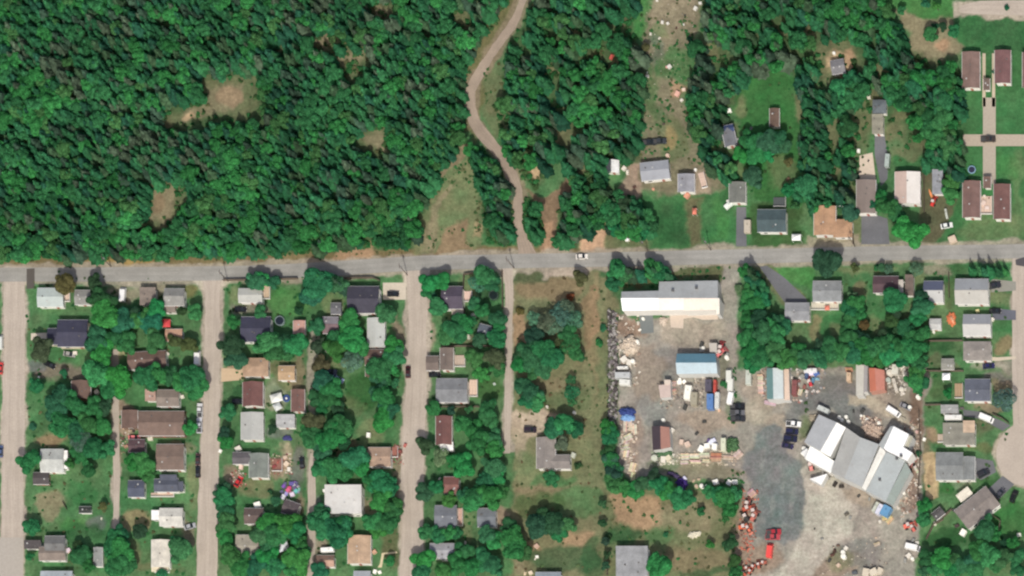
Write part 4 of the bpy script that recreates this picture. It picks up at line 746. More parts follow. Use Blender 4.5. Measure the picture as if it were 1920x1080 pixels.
def trampoline(label, px, py, r, rim, mat_, ctr=None):
    x, y = P(px, py, .9); e = empty('trampoline', (x, y, 0), 0, label, 'trampoline'); R_ = r * S
    m = MB(); ring(m, R_, .82, .9); m.build('safety_pad', surf('cloth', rim), e); m = MB(); ring(m, R_ * .78, .9, .93); m.build('jumping_mat', surf('cloth', mat_), e)
    if ctr: m = MB(); ring(m, R_ * .3, .93, .95); m.build('mat_centre', surf('cloth', ctr), e)
    g = MB(); g.tube((0, 0, 0), (0, 0, .1), .05)
    for i in range(6):
        a = i * math.pi / 3; l = MB(); l.tube((R_ * .9 * math.cos(a), R_ * .9 * math.sin(a), 0), (R_ * .9 * math.cos(a), R_ * .9 * math.sin(a), .82), .05, n=6); l.build('leg', surf('metal', (.3, .3, .32)), e)
trampoline('round trampoline with blue rim and pale centre beside the maroon lane garage', 537, 747, 6.5, (.03, .08, .3), (.03, .05, .14), (.7, .7, .7))
trampoline('round trampoline with pale blue rim on the lawn above the southwestern row house', 1822, 318, 7.5, (.22, .36, .48), (.02, .02, .05))
def pool(label, px, py, r, water, rim):
    x, y = P(px, py, 1.1); e = empty('garden_pool', (x, y, 0), 0, label, 'pool'); R_ = r * S
    m = MB(); n = 28
    for i in range(n):
        a, b = 2 * math.pi * i / n, 2 * math.pi * (i + 1) / n
        for r0, r1, z0, z1 in ((R_, R_, 0, 1.1), (R_, R_ - .25, 1.1, 1.1), (R_ - .25, R_ - .25, 1.1, .3)):
            m.face([(r0 * math.cos(a), r0 * math.sin(a), z0), (r0 * math.cos(b), r0 * math.sin(b), z0), (r1 * math.cos(b), r1 * math.sin(b), z1), (r1 * math.cos(a), r1 * math.sin(a), z1)])
    m.build('pool_wall', surf('paint', rim), e); m = MB(); ring(m, R_ - .26, .3, .95); m.build('pool_water', surf('paint', water), e)
pool('round black covered pool between the trees beside the thin lane', 925, 553, 9, (.012, .02, .02), (.05, .08, .06)); pool('small round black pool beside the dark navy house', 524, 601, 9, (.015, .02, .03), (.2, .25, .25))
def tent(label, px, py, w, h, col, z=2.6, rot=0, name='party_tent', cat='tent'):
    x, y = P(px, py, z); e = empty(name, (x, y, 0), math.radians(rot), label, cat); W, D = w * S / 2, h * S / 2; m = MB(); top = (0, 0, z + .9)
    c4 = [(-W, -D, z), (W, -D, z), (W, D, z), (-W, D, z)]
    for i in range(4): m.face([c4[i], c4[(i + 1) % 4], top])
    m.face(c4[::-1]); m.build('roof_cloth', surf('cloth', col), e)
    for a, b, _ in c4: l = MB(); l.tube((a * .95, b * .95, 0), (a * .95, b * .95, z), .05, n=6); l.build('leg', M_TRIM, e)
    return e
tent('bright white square party tent west of the dark slate square house', 1774, 706, 15, 13, (.86, .86, .84)); LAND.append(('the white party tent', 1774, 706, 9))
tent('white garden tent at the east corner of the dark teal house', 1493, 445, 17, 12, (.8, .8, .76)); tent('red parasol beside the salmon shed', 312, 606, 15, 15, (.5, .05, .055), 2.2, name='garden_parasol', cat='parasol')
tent('red and orange table cover on the pale terrace', 1551, 577, 9, 9, (.65, .2, .14), 1.6, name='garden_parasol', cat='parasol'); tent('rumpled white awning between the maroon end-on house and the trampoline', 518, 746, 22, 16, (.66, .66, .6), 2.4, 15, 'awning', 'awning')
tent('low white awning under the white awning beside the blue trampoline', 520, 762, 14, 14, (.5, .52, .5), 2.0, 30, 'awning', 'awning'); tent('pale blue and white awning among trees near the lane', 530, 1023, 20, 20, (.6, .62, .66), 2.4, 20, 'awning', 'awning')
tent('red topped swing set on the lawn west of the dark driveway', 1302, 396, 8, 12, (.6, .18, .12), 2.0, 0, 'swing_set', 'playhouse'); tent('small white canopy on the verge beside the crowns west of the warehouse road', 1175, 446, 8, 10, (.72, .74, .76), 2.2, 40, 'awning', 'awning')
# tarpaulin heaps: a rumpled cloth laid over something
def heap(name, label, px, py, w, h, col, z=1.6, rot=0, seed=1, cat='heap', mat='cloth', ragged=.3, group=None):
    x, y = P(px, py, z * .5); r = random.Random(seed); n, k = 22, 8; m = MB(); W, D = w * S / 2, h * S / 2; rings = []
    jit = [r.uniform(1 - ragged, 1 + ragged) for _ in range(n)]
    for j in range(k + 1):
        f = 1 - j / k; rr = math.sin(f * math.pi / 2) ** .8; zz = z * (1 - f ** 2.2) if f < 1 else 0
        rings.append([(W * rr * (jit[i] * f + 1 - f) * math.cos(2 * math.pi * i / n), D * rr * (jit[i] * f + 1 - f) * math.sin(2 * math.pi * i / n), max(0, zz + (r.uniform(-.2, .2) * z if 0 < j < k else 0))) for i in range(n)])
    for j in range(k):
        for i in range(n): m.face([rings[j][i], rings[j][(i + 1) % n], rings[j + 1][(i + 1) % n], rings[j + 1][i]])
    o = m.build(name, surf(mat, col), None, (x, y, -.02), math.radians(rot)); return tag(o, label, cat, group)
heap('tarpaulin', 'crumpled orange tarpaulin on the lawn west of the pale silver house', 1784, 597, 17, 26, (.56, .17, .07), 1.0, 0, 3, 'tarpaulin')
heap('tarpaulin', 'pale orange patch of folded sheet on the orange tarpaulin', 1785, 598, 7, 15, (.72, .42, .26), 1.5, 20, 4, 'tarpaulin')
heap('tarpaulin', 'dark blue northern half of the tarpaulin beside the rocky bank', 1175, 773, 30, 17, (.03, .055, .2), 2.2, 0, 5, 'tarpaulin'); heap('tarpaulin', 'light blue tarpaulin folded south of the dark blue one by the bank', 1176, 783, 24, 14, (.2, .36, .6), 1.8, 0, 6, 'tarpaulin')
heap('tarpaulin', 'dark violet tarpaulin at the trees along the yard edge', 1278, 906, 24, 22, (.045, .02, .16), 2.0, -40, 7, 'tarpaulin'); heap('tarpaulin', 'dusky violet sheet north-west of the dark violet tarpaulin', 1262, 890, 26, 9, (.07, .05, .12), 1.4, -20, 8, 'tarpaulin')
heap('tarpaulin', 'small navy sheet on the grey yard between two sheds by the lane', 538, 821, 18, 10, (.05, .05, .17), 1.0, 0, 9, 'tarpaulin')
heap('sand_heap', 'large pale sand heap south of the slate pad', 1180, 646, 30, 36, (.50, .42, .33), 2.4, 0, 10, 'heap', 'rubble'); heap('sand_heap', 'small pale heap beside the eastern edge of the slate pad', 1243, 601, 16, 14, (.52, .44, .36), 1.4, 0, 11, 'heap', 'rubble')
heap('gravel_heap', 'white gravel mound on the fallow lawn above the huge bright tree', 1302, 1002, 26, 13, (.58, .54, .42), 1.0, 15, 12, 'heap', 'rubble'); heap('grass_mound', 'green overgrown mound at the eastern end of the timber stacks', 1372, 833, 24, 30, (.05, .12, .045), 2.2, 0, 13, 'mound', 'rubble')
heap('grass_mound', 'grassy mound south of the black and pink barn', 1245, 850, 32, 14, (.06, .13, .06), 1.6, 0, 14, 'mound', 'rubble'); heap('rubble_heap', 'tall pinkish rubble heap against the north side of the factory', 1635, 806, 34, 40, (.42, .32, .25), 2.6, 20, 15, 'heap', 'rubble')
heap('clay_heap', 'grey gravel bed on the concrete beside the barn lane', 1690, 785, 20, 12, (.4, .36, .28), 1.0, -20, 16, 'heap', 'rubble'); heap('gravel_heap', 'low tan heap north-west of the factory on the grass', 1528, 783, 24, 14, (.33, .28, .2), .8, -15, 17, 'heap', 'rubble')
# slate pad, low flat-roofed store
x, y = P(1211, 607, 1); r = tag(sheet('concrete_pad', [(1198, 588), (1224, 588), (1226, 624), (1202, 626)], .03, surf('wall', (.145, .16, .155), .9)), kind='structure')
# ------------------------------------------------------------------ labels that place a thing by its neighbours
LAND += [('the large sandy clearing', 430, 185, 45), ('the western end of the large clearing', 335, 215, 20), ('the clearing near the forest middle', 305, 380, 30), ('the northern brown gap', 605, 72, 24), ('the hooked brown gap', 655, 115, 24), ('the gap below the top edge', 718, 20, 24), ('the gap beside the upper track', 700, 262, 24), ('the bend of the dirt track', 882, 190, 16), ('the upper end of the track', 975, 20, 12), ('the overgrown path field', 845, 395, 50), ('the field gap in the middle wood', 1055, 260, 26), ('the hut clearing', 1572, 118, 40), ('the northern lawn', 1440, 190, 40), ('the turning circle', 1925, 852, 60), ('the round pool by the thin lane', 925, 553, 9), ('the fork of the dirt track', 975, 370, 14), ('the sandy spot by the track', 1000, 322, 10), ('the clay pull-in', 1113, 450, 20),
         ('the slate pad', 1212, 606, 14), ('the timber stacks', 1320, 858, 55), ('the dark slab yard', 1455, 920, 50), ('the huge bright tree', 1237, 1061, 26), ('the white party tent', 1774, 706, 9), ('the orange tarpaulin', 1784, 597, 14)]
USED = {}
DIRS = ['east', 'north-east', 'north', 'north-west', 'west', 'south-west', 'south', 'south-east']
def describe(desc, px, py, maxd=400, start=0):
    """desc + compass direction + neighbour; the first neighbour that makes the wording unique"""
    c = sorted(LAND, key=lambda l: math.hypot(l[1] - px, l[2] - py) - l[3] * .6)[:14]
    for near in ('', 'farther '):
        for s, lx, ly, lr in c[start:]:
            if math.hypot(lx - px, ly - py) > maxd: continue
            a = math.degrees(math.atan2(ly - py, px - lx)) % 360; d = DIRS[int((a + 22.5) // 45) % 8]
            dist = math.hypot(lx - px, ly - py)
            word = 'over the middle' if dist < lr * .35 else (f'on the {d} edge' if dist < lr * 1.15 else f'{d}')
            if near: word = near + word if dist >= lr * 1.15 else word
            t_ = f'{desc} {word} of {s}'
            if len(t_.split()) > 16: continue
            if t_ not in USED: USED[t_] = 1; return t_
    return f'{desc} near {c[0][0]}' if maxd > 300 else None
# ------------------------------------------------------------------ vehicles
VM = {}
def vmesh(kind, col):
    key = (kind, col)
    if key in VM: return VM[key]
    L_, Wd, zb, zt, prof, cab = {
        'car': (4.5, 1.8, .25, 1.45, [(-2.25, .3), (2.2, .3), (2.25, .62), (2.1, .82), (1.1, .92), (-1.6, .95), (-2.2, .9), (-2.25, .6)], (-1.75, -1.05, .35, 1.2, .93, 1.45)),
        'suv': (4.8, 1.95, .3, 1.8, [(-2.4, .38), (2.35, .38), (2.4, .8), (2.2, 1.0), (1.2, 1.1), (-2.3, 1.12), (-2.4, .8)], (-2.3, -2.0, .5, 1.25, 1.1, 1.8)),
        'pickup': (5.6, 2.0, .4, 1.85, [(-2.8, .45), (2.75, .45), (2.8, .85), (2.6, 1.08), (1.4, 1.15), (-2.75, 1.1), (-2.8, .8)], (-.7, -.5, .75, 1.45, 1.13, 1.85)),
        'van': (5.4, 2.05, .35, 2.3, [(-2.7, .4), (2.65, .4), (2.7, .95), (2.3, 1.3), (1.9, 1.75), (1.6, 2.25), (-2.6, 2.3), (-2.7, 2.0)], None)}[kind]
    pm = surf('paint', col, .32); parts = []
    b = MB()
    # hull with tumblehome: two widths
    n = len(prof); hw = Wd / 2
    for s in (-1, 1):
        pts = [(x, s * (hw if z < .9 else hw * .94), z) for x, z in prof]; b.face(pts if s < 0 else pts[::-1])
    for i in range(n):
        (x0, z0), (x1, z1) = prof[i], prof[(i + 1) % n]; a0 = hw if z0 < .9 else hw * .94; a1 = hw if z1 < .9 else hw * .94
        b.face([(x0, a0, z0), (x0, -a0, z0), (x1, -a1, z1), (x1, a1, z1)][::-1])
    if cab:
        xb, xbt, xft, xf, z0, z1 = cab; yb, yt = hw * .88, hw * .72
        b.prism([(xbt, -yt), (xft, -yt), (xft, yt), (xbt, yt)], z1 - .05, z1 + .02)
        g = MB()
        lo = [(xb, -yb, z0), (xf, -yb, z0), (xf, yb, z0), (xb, yb, z0)]; hi = [(xbt, -yt, z1 - .06), (xft, -yt, z1 - .06), (xft, yt, z1 - .06), (xbt, yt, z1 - .06)]
        names = ('side_window', 'windscreen', 'side_window', 'rear_window')
        for i in range(4):
            j = (i + 1) % 4; g = MB(); g.face([lo[i], lo[j], hi[j], hi[i]]); ins = [tuple(v * .9 for v in q[:2]) + (q[2],) for q in (lo[j], lo[i], hi[i], hi[j])]
            g.face(ins); parts.append((names[i], g.mesh(names[i], M_GLASS)))
        if kind == 'pickup':
            q = MB(); q.box(-1.75, 0, 1.105, 1.75, 1.6, .02); parts.append(('load_bed', q.mesh('load_bed', surf('plain', (.05, .05, .05)))))
    else:
        g = MB(); g.slab([(1.93, -hw * .8, 1.76), (2.32, -hw * .8, 1.33), (2.32, hw * .8, 1.33), (1.93, hw * .8, 1.76)], -.03); parts.append(('windscreen', g.mesh('windscreen', M_GLASS)))
    parts.insert(0, ('body', b.mesh('body', pm)))
    for sx in (-.62, .62):
        for sy in (-1, 1):
            g = MB(); g.tube((sx * L_ / 2, sy * (hw - .2), .34), (sx * L_ / 2, sy * (hw + .01), .34), .34, n=14); parts.append(('wheel', g.mesh('wheel', M_TYRE)))
    for sy in (-1, 1):
        g = MB(); g.box(L_ / 2 - .03, sy * hw * .68, .62, .08, .34, .16); parts.append(('headlight', g.mesh('headlight', surf('paint', (.8, .8, .75)))))
        g = MB(); g.box(-L_ / 2 + .03, sy * hw * .75, .7, .08, .25, .16); parts.append(('tail_light', g.mesh('tail_light', surf('paint', (.35, .01, .01)))))
    VM[key] = parts; return parts
def vehicle(kind, px, py, rot, col, label, group=None, sc=1.0):
    x, y = P(px, py, .7); nm = {'car': 'parked_car', 'suv': 'parked_car', 'pickup': 'pickup_truck', 'van': 'van'}[kind]
    e = empty(nm, (x, y, 0), math.radians(rot), label, nm.replace('_', ' ').replace('parked ', ''), group)
    for n_, me in vmesh(kind, col): put(n_, me, e, scale=(sc, sc, sc))
    return e
BLK = (.015, .015, .018); WHT = (.80, .79, .76); DNV = (.02, .022, .06); RED = (.5, .03, .03); SIL = (.35, .36, .37)
V = vehicle
V('car', 1091, 481, 2, (.70, .66, .6), 'cream white car driving on the main asphalt road'); V('car', 737, 551, 0, BLK, 'black car on the concrete forecourt of the big midnight house')
V('car', 765, 697, 90, (.05, .015, .02), 'dark maroon car parked on the west side of the third street'); V('suv', 994, 806, 0, (.03, .02, .03), 'dark car north-west of the white L-shaped house')
V('car', 815, 702, 3, BLK, 'black car between the stepped brown house and the slate house'); V('car', 451, 580, 3, BLK, 'black car west of the dark navy house by the second street'); V('suv', 447, 753, 0, BLK, 'black car west of the maroon end-on house')
V('car', 93, 684, -25, BLK, 'black car on the dark drive of the brown parking yard'); V('car', 130, 664, -10, (.3, .29, .27), 'grey car just south of the stepped navy house')
V('van', 371, 672, 90, WHT, 'white van parked at the second street east of the long brown bungalow'); V('van', 231, 553, 85, WHT, 'white camper van between the trees and the grey-brown garage')
V('pickup', 375, 770, 90, (.6, .6, .6), 'white pickup at the second street, northern one of the pair'); V('pickup', 374, 798, 90, (.55, .56, .6), 'silver white pickup at the second street, southern one of the pair')
V('car', 371, 861, 88, (.06, .03, .03), 'dark maroon car east of the square brown house'); V('car', 371, 884, 90, BLK, 'black car just south of the dark maroon car on the second street')
V('car', 447, 903, 60, RED, 'red car parked below the grey-green angled house'); V('car', 566, 867, 95, BLK, 'black car standing in the grassy lane yard'); V('car', 252, 821, 0, (.75, .2, .2), 'red and white car above the dark maroon shed')
V('car', 356, 987, 15, SIL, 'grey car east of the white bungalow'); V('pickup', 618, 697, -8, (.05, .06, .1), 'dark blue pickup beside the grassy lane under trees'); V('car', 634, 710, -30, (.2, .25, .4), 'blue and white car south-east of the dark blue pickup')
V('pickup', 1383, 762, 0, BLK, 'black pickup, northernmost of the three dark trucks by the yard lane'); V('pickup', 1383, 774, 0, (.12, .12, .13), 'charcoal pickup, middle one of the three dark trucks by the yard lane'); V('pickup', 1384, 785, 0, (.03, .03, .035), 'black pickup, southernmost of the three dark trucks by the yard lane')
V('pickup', 1488, 795, -4, WHT, 'white pickup at the north end of the factory parking row'); V('suv', 1485, 809, -4, DNV, 'navy car next to the white pickup in the factory parking row'); V('suv', 1482, 823, -4, (.018, .02, .05), 'navy car between two others in the factory parking row', None, 1.08); V('car', 1477, 836, -12, (.03, .025, .07), 'slanted navy car at the south end of the factory parking row')
V('van', 1368, 705, 90, (.62, .63, .56), 'pale van at the north end of the row east of the blue workshop'); V('van', 1371, 721, 88, (.66, .66, .6), 'ivory van second from the north in the row east of the blue workshop'); V('van', 1371, 746, 80, WHT, 'white van in the row just north of the three dark trucks')
V('van', 1676, 773, -32, WHT, 'white van north of the eastern factory roof'); V('car', 1698, 762, -25, (.25, .25, .26), 'grey car with white load north-east of the white van'); V('pickup', 1863, 536, 12, (.03, .03, .04), 'dark pickup on the drive of the large silver house')
V('car', 1866, 583, 0, BLK, 'black car on the dark blue drive above the pale silver house'); V('car', 1854, 686, 5, (.02, .02, .08), 'navy car south of the taupe house'); V('van', 1850, 785, -22, WHT, 'white van on the dark drive north-west of the turning circle')
V('suv', 1844, 888, 28, (.03, .03, .035), 'dark car on the drive of the blue-grey wide house'); V('suv', 1901, 931, 68, (.012, .012, .012), 'black car parked on the verge south of the turning circle'); V('car', 1876, 925, 50, (.06, .06, .075), 'dark grey car on the drive of the diagonal taupe house')
V('pickup', 1853, 261, 2, (.045, .035, .03), 'dark open pickup at the driveway crossing between the row houses'); V('pickup', 1451, 998, 5, (.35, .03, .04), 'dark red pickup on the slab yard, northern of two'); V('pickup', 1449, 1007, 0, (.42, .06, .07), 'red pickup with pale load, southern of two on the slab yard')
V('van', 1444, 1033, 84, (.75, .08, .07), 'bright red van south of the two red pickups'); V('van', 1712, 1027, -12, WHT, 'white van among the trees at the south-eastern yard corner'); V('car', 1, 690, 85, (.55, .06, .05), 'red car at the western edge of the wide gravel street'); V('car', 1, 846, 88, (.07, .10, .2), 'dull blue car at the western edge of the wide gravel street'); V('van', 1, 642, 90, (.6, .62, .58), 'pale van at the western edge of the wide gravel street')
V('car', 1775, 423, 10, (.70, .72, .68), 'pale car with dark roof on the plot below the red kayak'); V('pickup', 1217, 267, 2, (.02, .025, .03), 'black pickup, western of the pair above the grey metal house'); V('pickup', 1236, 265, 3, (.04, .045, .05), 'black pickup, eastern of the pair above the grey metal house')
# ------------------------------------------------------------------ trailers, containers, machines
def box_trailer(label, px, py, lpx, wpx, rot, col, h=2.5, cat='trailer', name='camper_trailer', wheels=True):
    x, y = P(px, py, h); e = empty(name, (x, y, 0), math.radians(rot), label, cat); W, D = lpx * S, wpx * S; z0 = .5 if wheels else 0.05
    m = MB(); m.box(0, 0, z0, W, D, h - z0); m.box(0, 0, h, W * .94, D * .9, .1); b = m.build('body', surf('metal', col), e)
    k = MB(); k.box(W * .15, 0, h + .1, .7, .6, .15); k.build('roof_hatch', surf('plain', tuple(c * .7 for c in col)), b)
    if wheels:
        for s in (-1, 1): g = MB(); g.tube((0, s * (D / 2 - .25), .36), (0, s * (D / 2 + .02), .36), .36, n=12); g.build('wheel', M_TYRE, e)
        g = MB(); g.box(W / 2 + .5, 0, .45, 1.0, .12, .1); g.build('drawbar', surf('plain', (.1, .1, .1)), e)
    else:
        for s in (-1, 1): g = MB(); g.box(W / 2 + .03, s * D / 4, .1, .05, D / 2 - .08, h - .25); g.build('door', surf('metal', tuple(c * .85 for c in col)), e)
        n = max(3, int(W / .6)); g = MB()
        for i in range(n): g.box(-W / 2 + (i + .5) * W / n, 0, .1, .12, D + .08, h - .2)
        g.build('corrugation', surf('metal', col), b)
    return e
T = box_trailer
T('pale grey trailer home with a flat roof beside the bank, widest of three', 1167, 703, 28, 11, 0, (.46, .47, .46), 2.8); T('thin white boat trailer north of the wide pale grey trailer', 1167, 689, 20, 5, 2, (.7, .69, .64), 1.6); T('white rounded trailer south of the wide pale grey trailer', 1171, 716, 20, 10, -4, (.68, .68, .62), 2.5)
T('long pale trailer north-west of the factory', 1543, 767, 22, 9, -25, (.52, .54, .50), 2.8); T('white box truck body tilted between two piles in the yard', 1289, 735, 26, 12, 82, (.84, .82, .72), 2.8, name='cargo_box', cat='cargo box')
T('beige container right beside the white cargo box', 1301, 747, 24, 12, 85, (.33, .30, .22), 2.5, name='shipping_container', cat='container', wheels=False)
T('dark purple container north of the blue one', 1328, 722, 22, 12, 90, (.085, .075, .10), 2.5, name='shipping_container', cat='container', wheels=False); T('blue container with a rounded lower end', 1331, 752, 28, 12, 90, (.10, .20, .42), 2.6, name='shipping_container', cat='container', wheels=False)
T('narrow red container between the purple one and the green strip', 1340, 724, 24, 5, 88, (.45, .07, .05), 2.4, name='shipping_container', cat='container', wheels=False); T('narrow white trailer east of the blue container', 1344, 750, 30, 8, 88, (.58, .58, .54), 2.4)
T('pale green-grey box trailer under the corner of the hedge', 1403, 706, 28, 10, 88, (.50, .53, .46), 2.6); T('cream cargo box at the western foot of the green mound', 1356, 833, 24, 9, 90, (.60, .62, .46), 2.6, name='cargo_box', cat='cargo box')
T('white roofed trailer home south of the grey row shed', 1787, 782, 32, 9, 0, (.72, .71, .66), 2.8, name='trailer_home', cat='trailer home'); T('white trailer with bright roof above the tan and brown shed', 613, 1030, 24, 8, 4, (.85, .85, .82), 2.4)
T('blue container at the south end of the factory', 1660, 957, 20, 15, 62, (.12, .28, .46), 2.8, name='shipping_container', cat='container', wheels=False); T('white and violet container next to the blue one at the factory', 1648, 954, 20, 8, 62, (.60, .60, .68), 2.8, name='shipping_container', cat='container', wheels=False); T('pale green container, outermost of the row at the factory', 1641, 950, 20, 6, 62, (.48, .50, .42), 2.7, name='shipping_container', cat='container', wheels=False)
T('cream boat-like trailer beside the olive grey garage house', 1365, 384, 16, 8, 40, (.75, .78, .72), 1.8); T('cream slab-like trailer beside the dark straight driveway', 1401, 424, 24, 12, 90, (.48, .42, .33), 2.0); T('long pale box trailer by the slate driveway in the wood', 1663, 300, 24, 8, 85, (.36, .42, .38), 2.4)
T('tan flat container west of the narrow pale storage shed', 1591, 706, 16, 8, 88, (.58, .42, .28), 2.4, name='shipping_container', cat='container', wheels=False); T('white long box between the blue junk and the hedge', 1519, 694, 24, 7, 2, (.72, .72, .72), 2.4, name='cargo_box', cat='cargo box')
T('maroon long container east of the teal and pale workshop', 1489, 726, 28, 9, 88, (.22, .08, .075), 2.5, name='shipping_container', cat='container', wheels=False); T('white trailer under the trees on the eastern yard side', 1678, 692, 18, 12, 85, (.60, .58, .50), 2.5)
T('pale crooked trailer at the east yard fence', 1678, 722, 26, 6, 105, (.55, .5, .42), 2.0); T('grey bench-like trailer by the north-eastern wood lane', 1628, 175, 18, 6, 95, (.66, .64, .52), 1.8); T('white trailer on the plot beside the lean shed', 1774, 400, 18, 4, 100, (.5, .52, .45), 1.4)
def loader(label, px, py, rot, col, sc=1.0, arm=True):
    x, y = P(px, py, 1.0); e = empty('wheel_loader', (x, y, 0), math.radians(rot), label, 'loader'); pm = surf('paint', col)
    def pt(nm, mb, mm=pm, par=None): o = mb.build(nm, mm, par or e); o.scale = (sc,) * 3 if par is None else (1, 1, 1); return o
    m = MB(); m.box(-.9, 0, .7, 2.6, 1.5, 1.0, taper=.9); m.box(.9, 0, .6, 1.4, 1.2, .6); pt('body', m)
    m = MB(); m.box(-.1, 0, 1.5, 1.2, 1.3, 1.1, taper=.85); c = pt('cab', m, M_GLASS); m = MB(); m.box(-.1, 0, 2.6, 1.25, 1.35, .1); pt('cab_roof', m, surf('paint', (.6, .5, .45)), c)
    for sx in (-1.3, 1.2):
        for sy in (-.95, .95): m = MB(); m.tube((sx, sy - .2, .6), (sx, sy + .2, .6), .6, n=14); pt('wheel', m, M_TYRE)
    if arm:
        for sy in (-.45, .45): m = MB(); m.tube((.6, sy, 1.5), (2.5, sy, .6), .12, n=6); pt('lift_arm', m)
        m = MB(); m.slab([(2.4, -1.2, .9), (3.1, -1.2, .25), (3.1, 1.2, .25), (2.4, 1.2, .9)], .5); pt('bucket', m, surf('paint', tuple(c * .6 for c in col)))
    return e
ORG = (.62, .13, .06); DRD = (.46, .10, .06)
for px, py, rot, col, d in ((1352, 652, 80, (.55, .05, .06), 'red loader touching the pale flat shed'), (1351, 661, 40, (.7, .2, .2), 'pinkish red loader just south of the red one'), (1395, 988, 10, ORG, 'orange loader with long drawbar by the slab yard'), (1402, 990, -60, (.7, .2, .12), 'orange-red tractor east of the orange loader'),
        (1402, 944, 70, (.42, .13, .1), 'rusty red loader at the head of the machine row'), (1413, 958, 100, (.6, .22, .16), 'salmon red loader at the slab yard edge'), (1402, 953, 20, DRD, 'dark red loader in the machine row'), (1414, 968, 60, (.5, .16, .12), 'red loader with pale cab in the machine row'), (1397, 968, 120, (.05, .05, .045), 'black machine amid the red loaders'),
        (1704, 985, 20, (.75, .16, .11), 'bright red loader at the trees of the eastern yard corner'), (1710, 988, 120, (.6, .15, .12), 'coral tractor beside the bright red loader'), (1706, 873, 60, (.5, .15, .13), 'reddish loader by the factory east corner'), (1520, 872, 100, (.65, .25, .22), 'salmon loader west of the white office roof'),
        (1518, 715, 110, (.55, .05, .06), 'crimson tractor among the junk east of the workshop'), (1750, 378, 70, (.6, .05, .04), 'crimson tractor at the south end of the grey lean-to')):
    loader(d, px, py, rot, col, .8 if 'tractor' in d else .95)
for i, (px, py) in enumerate(((1400, 1065), (1412, 1062), (1422, 1058), (1392, 1074), (1430, 1055), (1406, 1071))):
    loader(describe(['rusty red farm machine', 'brown red farm machine', 'dusty red farm machine'][i % 3], 1400 + i * 3, 1065), px, py, i * 47, DRD if i % 2 else (.4, .12, .08), .7, i % 2 == 0)
# kayak
x, y = P(1746, 366, .3); m = MB()
st = [(-2.6, .02), (-2, .25), (-1, .38), (0, .42), (1, .38), (2, .25), (2.6, .02)]
for i in range(6):
    (a, ra), (b, rb) = st[i], st[i + 1]
    for (y0, z0), (y1, z1) in (((-1, .25), (-.6, 0)), ((-.6, 0), (.6, 0)), ((.6, 0), (1, .25)), ((1, .25), (0, .42)), ((0, .42), (-1, .25))):
        m.face([(a, y0 * ra, z0), (b, y0 * rb, z0), (b, y1 * rb, z1), (a, y1 * ra, z1)])
tag(m.build('kayak', surf('paint', (.8, .3, .12)), None, (x, y, 0), math.radians(110)), 'orange red kayak lying north of the crimson tractor', 'kayak')
# stacks of timber: every board its own part
BOARDS = {}
def timber_stack(label, px, py, lpx, wpx, rot, col, layers_=2, group=None):
    x, y = P(px, py, .6); e = empty('timber_stack', (x, y, 0), math.radians(rot), label, 'timber stack', group); W, D = lpx * S, wpx * S; n = max(3, int(D / .42)); r = random.Random(px * 3 + py)
    for j in range(layers_):
        for i in range(n if j == layers_ - 1 else 0):
            cc = tuple(c * r.choice((.85, 1.0, 1.12)) for c in col); key = (round(W, 1), cc)
            if key not in BOARDS: b = MB(); b.box(0, 0, 0, W, .36, .12); BOARDS[key] = b.mesh('plank', surf('wood', cc))
            put('plank', BOARDS[key], e, (r.uniform(-.25, .25), (i + .5) * D / n - D / 2, j * .5 + .14), r.uniform(-.03, .03))
        b = MB(); b.box(0, 0, j * .5, W * .9, D * .95, .13 + (.38 if j < layers_ - 1 else 0)); b.build('bearer' if j == layers_ - 1 else 'board_pack', surf('wood', tuple(c * .7 for c in col)), e)
